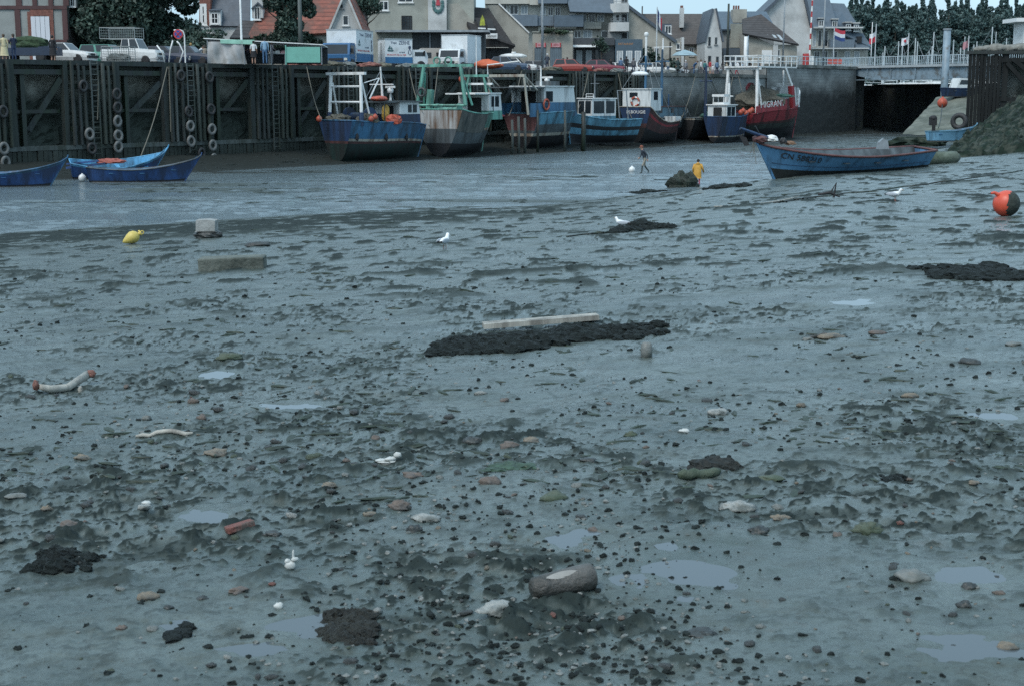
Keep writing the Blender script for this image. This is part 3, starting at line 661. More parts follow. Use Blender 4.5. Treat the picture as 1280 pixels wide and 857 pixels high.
def hull(parent, L, B, zs, bands, rake=.9, tw=.8, bul=.55, full=.36, pbow=2.3, flat=None, umax=.42, cap=None, n=30, deckm=None, inner=None, transom=None, tumble=0, stemtop=0, name='hull'):
    """stations from stern (-L/2) to stem (+L/2); zs = (stern, lowest, bow) sheer heights; bands = [(height fraction, material)] upwards"""
    zst, zmid, zbw = zs
    def hb(u):
        if u < umax: k = u / umax; return B / 2 * (tw + (1 - tw) * math.sin(k * PI / 2))
        k = (u - umax) / (1 - umax); return B / 2 * max(0, 1 - k ** pbow)
    def sh(u):
        z = zmid + (zst - zmid) * max(0, 1 - u / .40) ** 2 + (zbw - zmid) * max(0, (u - .35) / .65) ** 2
        return z + (stemtop * max(0, (u - .93) / .07) ** 2 if stemtop else 0)
    def pt(u, v, side):
        e = full + (1.05 - full) * u ** 3 + max(0, .25 - u) * .6
        y = hb(u) * (v ** e if flat is None else flat + (1 - flat) * v)
        if flat is not None and u > .9: y = hb(u) * ((flat + (1 - flat) * v))
        wk = max(0, (u - .62) / .38) ** 1.5
        x = -L / 2 + L * u - rake * (1 - v) * wk - (.25 * v * (1 - u) ** 8 * 0)
        if u == 0: x -= .12 * v
        return (x, side * y, sh(u) * v)
    mats = []; vs = []; 
    tops = [b[0] for b in bands]
    vv = [0]; lo = 0; mrow = []
    for bi, (tp, m) in enumerate(bands):
        k = max(1, int(math.ceil((tp - lo) / .11)))
        for j in range(k): vv.append(lo + (tp - lo) * (j + 1) / k); mrow.append(bi)
        lo = tp
    us_ = [i / n for i in range(n + 1)]
    mb = MB(); nv = len(vv)
    for side in (-1, 1):
        V = [pt(u, v, side) for u in us_ for v in vv]
        for i in range(n):
            for j in range(nv - 1):
                a = i * nv + j; mb.add([V[a], V[a + nv], V[a + nv + 1], V[a + 1]], [(0, 1, 2, 3)], mrow[j])
    tm = len(bands) if transom else None
    for j in range(nv - 1): mb.add([pt(0, vv[j], -1), pt(0, vv[j], 1), pt(0, vv[j + 1], 1), pt(0, vv[j + 1], -1)], [(0, 1, 2, 3)], (tm if tm is not None and vv[j] > .5 else mrow[j]))
    if flat is not None: 
        for i in range(n): mb.add([pt(us_[i], 0, -1), pt(us_[i + 1], 0, -1), pt(us_[i + 1], 0, 1), pt(us_[i], 0, 1)], [(0, 1, 2, 3)], 0)
    ml = [b[1] for b in bands] + ([transom] if transom else [])
    # weld
    h = mb.build(name, ml, parent)
    import bmesh
    bm = bmesh.new(); bm.from_mesh(h.data); bmesh.ops.remove_doubles(bm, verts=bm.verts, dist=.004); bm.to_mesh(h.data); bm.free()
    for p in h.data.polygons: p.use_smooth = len(p.vertices) == 4 and abs(p.normal.x) < .85
    # inner side and deck
    mb = MB(); t_ = .07
    for i in range(n):
        a, b = us_[i], us_[i + 1]
        for side in (-1, 1):
            def ip(u, dz): 
                x, y, z = pt(u, 1, side); vd = 1 - dz / sh(u); x2, y2, z2 = pt(u, max(.05, vd), side)
                yy, xx = (abs(y2), x2) if dz > .01 else (abs(y), x)
                return (xx - .16 * max(0, (u - .8) / .2), side * max(0, yy - t_), sh(u) - dz)
            mb.add([ip(a, 0), ip(b, 0), ip(b, bul), ip(a, bul)], [(0, 1, 2, 3)], 0)
        def dp(u, side):
            vd = 1 - bul / sh(u); x, y, z = pt(u, max(.05, vd), side); return (x - .16 * max(0, (u - .8) / .2), side * max(0, abs(y) - t_), sh(u) - bul)
        mb.add([dp(a, -1), dp(b, -1), dp(b, 1), dp(a, 1)], [(0, 1, 2, 3)], 1)
    mb.build('deck', [inner or ml[len(bands) - 1], deckm or DECK], parent)
    mb = MB(); r = .055 if L > 7 else .035
    for side in (-1, 1): mb.tube([pt(u, 1, side) for u in us_], r, 6)
    mb.tube([pt(0, 1, -1), pt(0, 1, 1)], r, 6)
    mb.build('gunwale', cap or ml[len(bands) - 1], parent, True)
    mb = MB(); mb.tube([pt(1, v, 1) for v in (0, .2, .4, .6, .8, 1.0)] + [(pt(1, 1, 1)[0] + .03, 0, pt(1, 1, 1)[2] + .12)], r * 1.15, 6); mb.build('stem', bands[-1][1], parent)
    return pt, sh, hb

class Boat:
    def __init__(s, name, label, cat, pxs, pxb, so, z0, yaw=0, L=None, group='boats moored along the quay', rev=False):
        t0 = qt(pxs, so, z0 + 1.5); t1 = qt(pxb, so + 1.5, z0 + 2.5)
        s.L = L or (t1 - t0); s.tc = t0 + s.L / 2; s.so = so; s.z0 = z0; s.B = 0
        s.e = None; s.args = (name, label, cat, group); s.yaw = yaw; s.rev = rev
    def make(s, beam):
        # so is the seaward side; centre line lies beam/2 landward
        name, label, cat, group = s.args
        s.e = thing(name, label, cat, Q(s.tc, s.so + beam / 2, s.z0), QA + s.yaw + (PI if s.rev else 0), group)
        bpy.context.view_layer.update()
        a = s.e.rotation_euler.z; s.mw = Matrix.Translation(s.e.location) @ Matrix.Rotation(a, 4, 'Z'); s.inv = s.mw.inverted(); return s.e
    def P(s, px, py, y=0.0):
        """local point on the fore-and-aft plane at athwart offset y that projects to the photo pixel"""
        d = s.inv.to_3x3() @ ray(px, py); o = s.inv @ Vector((0, 0, EYE)); k = (y - o.y) / d.y
        return o + d * k
    def X(s, px, y=0): return s.P(px, 120, y).x
    def Z(s, py, x, y):
        w_ = s.mw @ Vector((x, y, 0)); return at(640, py, w_.y).z - s.z0
    def W(s, p): return s.mw @ Vector(p)

def house(b, parent, x0, x1, w, z0, z1, lowm, upm, zsplit=.45, slope=.25, side_w=(), front_w=(), roofm=None, roof_over=.15, aft_open=False, yc=0, name='wheelhouse', wh=(.5, .9)):
    h = z1 - z0; zs = z0 + h * zsplit
    mb = MB(); mb.prism([(x0, z0), (x1 + slope * zsplit, z0), (x1, zs), (x0, zs)], yc - w / 2, yc + w / 2, 'y', 0)
    mb.prism([(x0, zs), (x1, zs), (x1 - slope * (1 - zsplit), z1), (x0, z1)], yc - w / 2, yc + w / 2, 'y', 1)
    hs = mb.build(name, [lowm, upm], parent)
    mb = MB(); mb.bx(x0 - roof_over, x1 - slope + roof_over * 1.5, yc - w / 2 - roof_over, yc + w / 2 + roof_over, z1, z1 + .09); mb.build('roof', roofm or upm, hs)
    za, zb = z0 + h * wh[0], z0 + h * wh[1]
    for a, c in side_w:
        xa, xb = x0 + (x1 - slope - x0) * a, x0 + (x1 - slope - x0) * c
        for sd in (-1, 1):
            y = yc + sd * (w / 2 + .008); mb = MB(); mb.bx(xa, xb, min(y, y + sd * .012), max(y, y + sd * .012), za, zb); mb.build('window', GLASS, hs)
    for a, c in front_w:
        fx = lambda z: x1 - slope * max(0, (z - zs)) / (z1 - zs) * (1 - zsplit) + .015
        ya, yb = yc - w / 2 + w * a, yc - w / 2 + w * c
        mb = MB(); mb.add([(fx(za), ya, za), (fx(za), yb, za), (fx(zb), yb, zb), (fx(zb), ya, zb), (fx(za) + .012, ya, za), (fx(za) + .012, yb, za), (fx(zb) + .012, yb, zb), (fx(zb) + .012, ya, zb)], [(4, 5, 6, 7), (0, 1, 5, 4), (2, 3, 7, 6), (1, 2, 6, 5), (3, 0, 4, 7)]); mb.build('window', GLASS, hs)
    if aft_open:
        mb = MB(); mb.bx(x0 - .02, x0 - .005, yc - w * .25, yc + w * .2, z0 + .1, z0 + h * .85); mb.build('doorway', DARKM, hs)
    return hs
def portal(parent, x, w, z0, z1, wt, m, r=.09, lean=.3, name='gantry', rows=(.55,), legm=None, lows=.3):
    """A-frame / gantry across the boat: two legs, beam, struts"""
    mb = MB()
    for sd in (-1, 1):
        mb.tube([(x, sd * w / 2, z0), (x + lean, sd * wt / 2, z1)], r, 8); mb.tube([(x + lean + .9, sd * w / 2, z0), (x + lean + .12, sd * wt / 2, z0 + (z1 - z0) * .82)], r * .6, 8)
        if legm: mb.cur = 1; mb.tube([(x - .01, sd * w / 2, z0 - .02), (x + lean * lows - .01, sd * (w + (wt - w) * lows) / 2, z0 + (z1 - z0) * lows)], r * 1.5, 8); mb.cur = 0
    mb.beam((x + lean, -wt / 2 - .45, z1), (x + lean, wt / 2 + .45, z1), .22, .2)
    for f in rows: mb.tube([(x + lean * f, -(w + (wt - w) * f) / 2, z0 + (z1 - z0) * f), (x + lean * f, (w + (wt - w) * f) / 2, z0 + (z1 - z0) * f)], r * .7, 6)
    return mb.build(name, [m, legm] if legm else m, parent)
def mast(parent, x, y, z0, z1, m, r=.07, cross=(), lean=0, stays=(), name='mast', stm=None):
    mb = MB(); mb.tube([(x, y, z0), (x + lean, y, z1)], [r, r * .6], 8)
    for f, w_ in cross: zz = z0 + (z1 - z0) * f; mb.tube([(x + lean * f, y - w_ / 2, zz), (x + lean * f, y + w_ / 2, zz)], r * .45, 6)
    o = mb.build(name, m, parent)
    for p in stays:
        mb = MB(); mb.tube([(x + lean * .9, y, z0 + (z1 - z0) * .9), p], .018, 5); mb.build('stay', stm or STEEL, o)
    return o
def radar(parent, x, y, z, m=None):
    m = m or WHITE
    mb = MB(); mb.lathe([(.14, 0), (.09, .1), (.07, .55), (.22, .6), (.24, .85), (.12, .95)], (x, y, z), 12); o = mb.build('radar', m, parent, True)
    mb = MB(); mb.beam((x - .35, y - .75, z + 1.02), (x + .35, y + .75, z + 1.02), .14, .16); mb.build('scanner', m, o)
def rails(parent, pts, h, m, r=.025, rows=(.5, 1)):
    mb = MB()
    for p in pts: mb.tube([p, (p[0], p[1], p[2] + h)], r, 6)
    for f in rows: mb.tube([(p[0], p[1], p[2] + h * f) for p in pts], r, 6)
    return mb.build('railing', m, parent)
def buoyring(p, ax, label, Rr=.33, two=True, m=None):
    e = thing('lifebuoy', label, 'lifebuoy', p); n = 24
    mb = MB(); a = Vector(ax).normalized(); s_ = a.cross(Vector((0, 0, 1))).normalized(); u_ = a.cross(s_)
    mb.ring((0, 0, 0), Rr, .085, ax, 24, 8)
    if two:
        for i, f in enumerate(mb.f): mb.mi[i] = 1 if ((i // 8) % 6) in (0, 1) else 0
    mb.build('ring', [m or P_ORANGE, WHITE], e, True)
    mb = MB(); mb.ring((0, 0, 0), Rr + .11, .012, ax, 16, 5); mb.build('grab_line', ROPE, e); return e
def heap(name, label, cat, p, r, m, seed, flat=.3, rot=0, amp=.35, group=None):
    mb = MB(); mb.blob((0, 0, 0), r, seed, amp, 1.8, 20, 11, flat=flat, rot=rot)
    mb.blob((r[0] * .45, r[1] * .2, r[2] * .25), tuple(k * .6 for k in r), seed + 1, amp, 1.6, 14, 8, rot=rot); mb.blob((-r[0] * .5, -r[1] * .1, r[2] * .1), tuple(k * .55 for k in r), seed + 2, amp, 1.6, 14, 8, rot=rot)
    o = mb.build(name, m, loc=p, smooth=False); return tag(o, label, cat, group)
def floatball(p, r, label, m=None, group=None, name='net_float'):
    mb = MB(); mb.lathe([(0, -r), (r * .5, -r * .87), (r * .87, -r * .5), (r, 0), (r * .87, r * .5), (r * .5, r * .87), (r * .2, r), (r * .2, r * 1.2), (0, r * 1.22)], (0, 0, 0), 16)
    return tag(mb.build(name, m or P_ORANGE, loc=p, smooth=True), label, 'float', group)

# --- 1: blue trawler with white gantry
b = Boat('blue_trawler', 'blue trawler with white stern gantry and white wheelhouse forward', 'trawler', 446, 538, -7.6, .0)
b.make(4.0); e = b.e; L = b.L
zs_ = b.Z(151, 0, -2); zb_ = b.Z(157, L / 2, 0); zst_ = b.Z(151, -L / 2, -1.8)
pt, sh, hb = hull(e, L, 4.0, (zst_, zs_ - .1, zb_), [(.46, P_GREEND), (.52, P_BROWN), (.58, P_CREAM), (1.0, P_BLUE2)], rake=1.0, tw=.85, bul=.5, transom=P_DBLUE)
p = b.P(489, 158, -1.0); x0 = b.X(500, -1.3); x1 = b.X(522, -1.3) + .3; z1 = b.Z(128, x0, -1.3)
hs = house(b, e, x0, x1, 2.5, zs_ - .5, z1, P_DBLUE, P_WHITE, .52, .25, [(.45, .66), (.72, .95)], [(.08, .34), (.38, .62), (.66, .92)], P_GREY, .25, True, wh=(.58, .9))
mb = MB(); mb.bx(x0 - 1.7, x0 - .1, -1.3, 1.3, z1 - .03, z1 + .06)
for sd in (-1.2, 1.2): mb.tube([(x0 - 1.6, sd, zs_ - .5), (x0 - 1.6, sd, z1)], .04, 6)
mb.build('canopy', P_GREY, e)
mb = MB(); mb.blob((x0 - .9, 0, z1 + .25), (.75, .6, .22), 3, .05); mb.build('liferaft', P_ORANGE, e, True)
radar(e, x0 + .35, 0, z1 + .1)
mast(e, x0 - .5, 0, z1, b.Z(84, x0, 0), WHITE, .1, [(.5, 2.4)], -.2, [(x0 + 2, 0, zb_), (-L / 2 + 1, -1.5, zs_ + 1)])
gx = b.X(452, -1.7); portal(e, gx, 3.3, zs_ - .3, b.Z(92, gx, -1.6), 3.0, WHITE, .12, .15, rows=(.45, .75), legm=P_DBLUE, lows=.25)
mb = MB(); q1 = b.P(462, 124, -1.2); q2 = b.P(474, 98, -1.2); mb.tube([q1, q2], .06, 6); mb.tube([q2, b.P(455, 104, -1.2)], .035, 6); mb.build('derrick', WHITE, e)
mb = MB(); mb.lathe([(.3, -1.1), (.75, -1.1), (.75, -1.0), (.35, -.98), (.35, .98), (.75, 1.0), (.75, 1.1), (.3, 1.1)], (gx + 1.5, 0, zs_ + .25), 14, (0, 1, 0)); mb.build('net_drum', P_DBLUE, e)
w_ = b.W((gx - .1, .6, zs_ + .12)); heap('net_heap', 'grey brown trawl net bundled on the stern of the white gantry blue trawler', 'net', w_, (.9, .8, .38), NETM, 5)
w_ = b.W((gx + .8, -1.5, zs_ + .05)); heap('net_heap', 'grey brown net draped over the side between gantry and floats', 'net', w_, (.75, .35, .5), NETM, 9)
for i, (px, py) in enumerate([(464, 149), (469, 146.5)]): p = b.P(px, py, -2.05); floatball(b.W(p), .2, ['orange net float hanging nearer the gantry on the blue trawler side', 'orange net float hanging nearer the wheelhouse on the blue trawler side'][i])
p = b.P(399, 149, .8); floatball(b.W(p), .22, 'orange red net float at the far left corner of the trawler stern')
p = b.P(492, 150, -1.9); w_ = b.W(p); heap('orange_net', 'bright orange net hung beside the wheelhouse of the blue trawler', 'net', w_, (.55, .2, .38), P_ORANGE, 12, .9)
p = b.P(482, 141, -1.0); mb = MB(); mb.blob((0, 0, 0), (.28, .2, .62), 7, .3, 1.5); tag(mb.build('oilskin_coat', M('yellow_oilskin', (.42, .26, .05), rough=.45), loc=b.W(p)), 'mustard oilskin hanging at the back of the wheelhouse', 'coat')
for sd in (-1, 1):
    for u in (.06, .35, .6): mb = MB(); mb.blob((pt(u, .6, sd)[0], pt(u, .6, sd)[1] + sd * .1, sh(u) * .62), (.14, .1, .3), 2, .1); mb.build('fender', BLACK, e)

# --- 2: green and white trawler, rusty white stern
b = Boat('green_trawler', 'sea green and white trawler with rust stained stern and green gantry', 'trawler', 579, 640, -7.4, .05, yaw=R(13), L=8.6)
b.make(4.6); e = b.e; L = b.L; e.location = Q(b.tc, b.so + 2.6, b.z0); b.mw = Matrix.Translation(e.location) @ Matrix.Rotation(e.rotation_euler.z, 4, 'Z'); b.inv = b.mw.inverted()
dx = b.X(579, -2.2) + L / 2; e.location = b.mw @ Vector((dx, 0, 0)); b.mw = Matrix.Translation(e.location) @ Matrix.Rotation(e.rotation_euler.z, 4, 'Z'); b.inv = b.mw.inverted()
zst_ = b.Z(137, -L / 2, -2); zb_ = b.Z(143, L / 2, 0) + .2
pt, sh, hb = hull(e, L, 4.6, (zst_, zst_ - .35, zb_), [(.30, P_BLACK), (.60, P_GREY), (.66, P_CREAM), (1.0, P_TEAL)], rake=1.1, tw=.95, bul=.7, transom=P_RUSTW, inner=P_TEAL)
mb = MB(); 
for sd in (-1, 1):
    mb.add([tuple(Vector(pt(u, v, sd)) + Vector((0, sd * .02, 0))) for u in (.0, .1, .2, .3, .4, .5) for v in (.55, .8, 1.0)], [(i * 3 + j, (i + 1) * 3 + j, (i + 1) * 3 + j + 1, i * 3 + j + 1) for i in range(5) for j in range(2)])
mb.build('rubbing_strake', M('bare_planks', (.10, .10, .09), rough=.8, var=.5, scale=3, streak=True, stain=(.03, .04, .04)), e)
x0 = b.X(610, -1.3); x1 = x0 + 2.4; z1 = b.Z(117.5, x0, -1.3)
house(b, e, x0, x1, 2.8, zst_ - .9, z1, P_TEAL, P_WHITE, .35, .4, [(.2, .45), (.55, .9)], [(.08, .34), (.38, .62), (.66, .92)], WHITE, .1, True)
mb = MB(); mb.bx(x0 - 2.4, x0 - .1, -1.35, 1.35, z1 - .06, z1 + .05); mb.build('canopy', WHITE, e)
gx = -L / 2 + .5; zg = b.Z(82, gx, -2); portal(e, gx, 4.3, zst_ + .3, zg, 3.2, P_TEAL, .15, .25, rows=(.0,))
mb = MB(); mb.beam((gx + .3, -2.7, zg), (gx + .3, 2.7, zg), .26, .22); 
for y in (-.5, .5): mb.ring((gx + .3, y, zg + .35), .28, .07, (1, 0, 0), 14, 6)
mb.build('gallows_beam', P_TEAL, e)
x2 = x0 + .4; z2 = b.Z(95, x2, 0); portal(e, x2, 2.0, z1, z2, 1.3, P_TEAL, .1, .1, 'mast_frame', rows=())
mast(e, x2 + .1, 0, z2, b.Z(45, x2, 0), WHITE, .05); mb = MB(); mb.beam((x2 + .4, -1.3, z1 + .55 * (z2 - z1)), (x2 + .4, 1.3, z1 + .55 * (z2 - z1)), .16, .16); mb.build('radar_scanner', WHITE, e)
mb = MB(); mb.lathe([(.2, -1), (.55, -1), (.55, -.9), (.25, -.85), (.25, .85), (.55, .9), (.55, 1), (.2, 1)], (gx + 1.8, .3, zst_ - .1), 14, (0, 1, 0)); mb.build('winch', P_TEAL, e)
mb = MB(); mb.beam((gx + .2, 1.2, zst_ - .6), (gx + .2, 1.0, zst_ + 1.5), .5, .4); mb.build('post', P_TEAL, e)
buoyring(b.W((gx - .05, 1.7, zst_ + 1.3)), (b.mw.to_3x3() @ Vector((1, 0, 0))), 'pale worn ring hanging on the green gantry leg', .3, False, P_GREY)
floatball(b.W((gx + .6, -1.55, zst_ + 2.3)), .28, 'red net float hung on the green gantry by its right leg')
w_ = b.W(b.P(618, 146, -.6)); heap('red_tarp', 'small red tarpaulin on the green bow deck', 'tarpaulin', w_, (.8, .5, .2), P_RED, 31)
rails(e, [pt(u, 1, -1) for u in (.80, .86, .92, .97)], .55, BLACK)

# --- 3: light and dark blue trawler with whaleback cabin
b = Boat('blue_cabin_trawler', 'two tone blue trawler with long white and blue cabin and lifebuoy', 'trawler', 673, 726, -5.9, .25, yaw=R(4))
b.make(4.2); e = b.e; L = b.L
zst_ = b.Z(142, -L / 2, -2); zb_ = b.Z(137, L / 2, 0)
pt, sh, hb = hull(e, L, 4.2, (zst_, zst_ + .1, zb_), [(.36, P_BLACK), (.44, P_CREAM), (.68, P_GREY), (1.0, P_LBLUE)], rake=.7, tw=.9, bul=.4, transom=paint('faded_red_brown', (.16, .075, .075)))
x0 = b.X(672, -1.6) - .7; x1 = b.X(718, -1.6); z1 = b.Z(109, x1, -1.6); zd = zst_ - .3
house(b, e, x0 + 1.6, x1, 3.4, zd, z1, P_BLUE2, P_WHITE, .48, .6, [(.06, .30)], [(.1, .45), (.55, .9)], P_WHITE, .15, True, wh=(.5, .85))
mb = MB(); mb.bx(x0 - 1.9, x0 + 1.5, -1.8, 1.8, z1 - .12, z1 - .02)
mb.build('canopy', P_GREY, e)
for y in (-1.75, 1.65): mb = MB(); mb.bx(x0 - .6, x0 + 1.5, y, y + .1, zd, zd + 1.15); mb.build('side_screen', P_BLUE2, e)
mb = MB(); zt_ = b.Z(95, x0, -2); a1 = b.X(662, -1.9)
for sd in (-1, 1):
    mb.tube([(a1 - .2, sd * 1.9, zd + .2), (a1 - .7, sd * 1.8, zt_)], .11, 8); mb.tube([(a1 - .7, sd * 1.8, zt_), (a1 + 1.3, sd * 1.8, z1 - .3)], .09, 8); mb.tube([(a1 - .55, sd * 1.8, zt_), (a1 + .25, sd * 1.8, z1 - .3)], .06, 8)
mb.beam((a1 - .7, -1.9, zt_), (a1 - .7, 1.9, zt_), .24, .22); mb.build('gantry', P_CREAM, e)
mast(e, b.X(676, -1.2), -1.2, z1, b.Z(84, 0, -1.2), WHITE, .1); 
mb = MB(); mb.tube([(a1 - .8, 1.8, zt_ - .2), (a1 - .9, 1.8, zt_ + .9), (a1 - .2, -1.0, zt_ + 1.2)], .06, 6); mb.build('boom', WHITE, e)
radar(e, x1 - 2.0, 0, z1 - .2)
mb = MB(); mb.bx(x1 - 2.6, x1 - 1.2, -.8, .8, z1 + .05, z1 + .5); mb.build('liferaft_box', P_GREY, e)
p = b.P(683, 131, -1.85); buoyring(b.W(p), b.mw.to_3x3() @ Vector((0, 1, 0)), 'orange lifebuoy on the blue cabin side of the two tone trawler', .42, False)
# mooring poles standing in the mud next to it
for i, (px, py0, py1, sz) in enumerate([(640, 150, 178, -6.6), (648, 146, 178, -6.6), (656, 148, 178, -6.5), (706, 138, 182, -6.7), (729, 140, 190, -7.0), (672, 138, 166, -6.4)]):
    t = qt(px, sz, 1); z1_ = qz(py0, t, sz); mb = MB(); r = .22 if i == 4 else .12
    mb.tube([(0, 0, 0), (.03, 0, z1_ * .5), (0, .02, z1_)], [r, r * .95, r * .85], 8)
    tag(mb.build('mooring_post', TIMB2 if i not in (4, 5) else WETW, loc=Q(t, sz, 0), smooth=True), ['leftmost thin mooring post at the stern of the two tone blue trawler', 'taller thin mooring post second from left at the two tone trawler stern', 'third thin mooring post from left at the two tone trawler stern', 'grey mooring post before the bow of the two tone blue trawler',
        'thick black mooring post between the two tone trawler and the small light blue boat', 'dark mooring post at the near corner of the two tone trawler'][i], 'post', 'mooring posts in the mud')

# --- 4: small light blue boat, bow to the left
b = Boat('light_blue_boat', 'small light blue boat with white framed cabin, bow to the left', 'fishing boat', 737, 794, -6.2, .45, rev=True, yaw=R(-14), L=8.2)
b.make(3.0); e = b.e; e.location = Q((qt(736, -6, 2) + qt(795, -6, 2)) / 2, -4.6, .45)
b.mw = Matrix.Translation(e.location) @ Matrix.Rotation(e.rotation_euler.z, 4, 'Z'); b.inv = b.mw.inverted(); L = b.L
zb_ = b.Z(140, L / 2, 0); zst_ = b.Z(149, -L / 2, 1)
pt, sh, hb = hull(e, L, 3.0, (zst_, zst_ - .05, zb_), [(.34, P_BLACK), (.55, P_LBLUE), (.70, P_BLACK), (1.0, P_LBLUE)], rake=.5, tw=.75, bul=.35, full=.5)
xa, xb = b.X(770, 1), b.X(740, 1); z1 = b.Z(124, xb, 1)
house(b, e, min(xa, xb), max(xa, xb), 2.0, zst_ - .1, z1, P_LBLUE, P_WHITE, .22, .05, [(.06, .42), (.5, .94)], [(.08, .46), (.54, .92)], WHITE, .08, True, wh=(.34, .9))
mast(e, xb - 1.2, 0, z1, z1 + 2.3, STEEL, .05, [(.6, 1.2)]); rails(e, [(xb - .6, -.5, z1), (xb - .6, .5, z1)], .45, WHITE)
mb = MB(); mb.tube([(-L / 2 + 1.2, .6, zst_), (-L / 2 + 1.5, .6, zst_ + 2.6), (-L / 2 + 1.5, -.6, zst_ + 2.6), (-L / 2 + 1.2, -.6, zst_)], .06, 6); mb.build('gantry', STEEL, e)

# --- 5: dark hulled boat with white aft cabin, stern towards us
b = Boat('red_brown_boat', 'dark red brown boat with white aft cabin and tall blue mast', 'fishing boat', 815, 853, -5.6, .2, yaw=R(6), L=9.5)
b.make(3.6); e = b.e; L = b.L; dx = b.X(815, -1.7) + L / 2; e.location = b.mw @ Vector((dx, 0, 0)); b.mw = Matrix.Translation(e.location) @ Matrix.Rotation(e.rotation_euler.z, 4, 'Z'); b.inv = b.mw.inverted()
zst_ = b.Z(134, -L / 2, -1.5); zb_ = b.Z(151, L / 2, 0) + .3
pt, sh, hb = hull(e, L, 3.6, (zst_, zb_ * .86, zb_), [(.45, P_BLACK), (.78, P_BROWN), (.86, P_RED), (1.0, P_BROWN)], rake=.8, tw=.92, bul=.5, transom=P_DBLUE, cap=P_CREAM)
x0 = -L / 2 + .15; z1 = b.Z(112, x0, -1.5)
house(b, e, x0, x0 + 2.2, 3.0, zst_ - .35, z1, P_WHITE, P_WHITE, .2, .1, [(.3, .7)], [(.1, .45), (.55, .9)], P_WHITE, .1)
mb = MB(); mb.bx(x0 - .03, x0 - .012, -.1, .75, z1 - .75, z1 - .3); mb.build('aft_window', GLASS, e)
text('M.BOUGIE', .42, 'name_lettering', WHITE, e, (-L / 2 - .14, -.1, zst_ * .86), (PI / 2, 0, -PI / 2), width=2.0)
buoyring(b.W((x0 - .1, .1, z1 - 1.15)), b.mw.to_3x3() @ Vector((1, 0, 0)), 'red and white lifebuoy on the white aft cabin of the red brown boat', .4)
mz = b.Z(58, x0 + 2, .3); mast(e, x0 + 2.4, .3, zst_ - .3, mz, P_BLUE2, .15, [(.72, 1.4)], 0, [(x0 + .2, -1.6, z1), (x0 + .2, 1.7, z1), (L / 2, 0, zb_), (x0 + 4, -1.6, zst_ - .5)], stm=STEEL)
mb = MB(); mb.tube([(x0 + 2.4, .3, mz - .9), (x0 + 2.4, .3, mz + .9)], .11, 8); mb.lathe([(.05, 0), (.2, .1), (.22, .3), (.1, .42)], (x0 + 2.4, .3, mz + .9), 10); mb.build('mast_head', WHITE, e)
mb = MB(); p = b.P(800, 93, .0); mb.blob(p, (.5, .9, .28), 3, .05, flat=.4); mb.build('radar_dome', WHITE, e, True)
mb = MB(); mb.bx(L / 2 - 2.6, L / 2 - 1.4, -.9, .4, zb_ - .35, zb_ + .15); mb.build('fish_box', P_WHITE, e)
# --- 6: boat beyond with grey-blue deckhouse
b = Boat('grey_blue_boat', 'grey blue boat with low deckhouse half hidden, tall blue mast', 'fishing boat', 822, 858, -3.4, .3, L=9.0)
b.make(3.0); e = b.e; L = b.L; dx = b.X(816, -1.5) + L / 2; e.location = b.mw @ Vector((dx, 0, 0)); b.mw = Matrix.Translation(e.location) @ Matrix.Rotation(e.rotation_euler.z, 4, 'Z'); b.inv = b.mw.inverted()
zst_ = b.Z(146, 0, -1.5); hull(e, L, 3.0, (zst_, zst_ - .1, zst_ + .6), [(.5, P_BLACK), (1, P_GREY)], tw=.85, bul=.3)
hs_ = house(b, e, b.X(820, -1), b.X(856, -1), 2.2, zst_ - .2, b.Z(134, 0, -1), paint('slate_blue', (.10, .19, .25)), paint('slate_blue', ()), .5, .1, [(.1, .2), (.5, .6)], [], P_BROWN, .1)
x = b.X(827, 0); mast(e, x, 0, zst_, b.Z(62, x, 0), P_BLUE2, .17, [(.82, 1.6)], 0, [(L / 2, 0, zst_), (x + 4, -1, zst_)], stm=STEEL); mast(e, x + .1, 0, b.Z(64, x, 0), b.Z(48, x, 0), WHITE, .1, [(.3, 2.2)], name='mast_head')
mast(e, b.X(838, 0), .2, zst_, b.Z(118, 0, 0), P_BLUE, .12, name='boom')
# --- 7: dark boat with black mast
b = Boat('black_boat', 'black hulled boat with dark mast moored at the masonry quay', 'fishing boat', 868, 905, -4.4, .15, L=8.5)
b.make(3.2); e = b.e; L = b.L; dx = b.X(872, -1.5) + L / 2; e.location = b.mw @ Vector((dx, 0, 0)); b.mw = Matrix.Translation(e.location) @ Matrix.Rotation(e.rotation_euler.z, 4, 'Z'); b.inv = b.mw.inverted()
zst_ = b.Z(147, 0, -1.6); hull(e, L, 3.2, (zst_, zst_ - .1, zst_ + .5), [(.5, P_BLACK), (.92, paint('pitch', (.03, .03, .032))), (1, P_CREAM)], tw=.85, bul=.4, cap=P_GREY)
x = b.X(882, 0); mast(e, x, 0, zst_, b.Z(82, x, 0), P_DBLUE, .17, [(.7, 1.4)], 0, [(L / 2, 0, zst_ + .4), (-L / 2, -1.2, zst_), (x + 3, -1.3, zst_)], stm=WETW)
heap('net_heap', 'dark net heap on the deck of the black boat', 'net', b.W((x + 1.5, 0, zst_ + .1)), (1.2, .9, .5), NETG, 41)
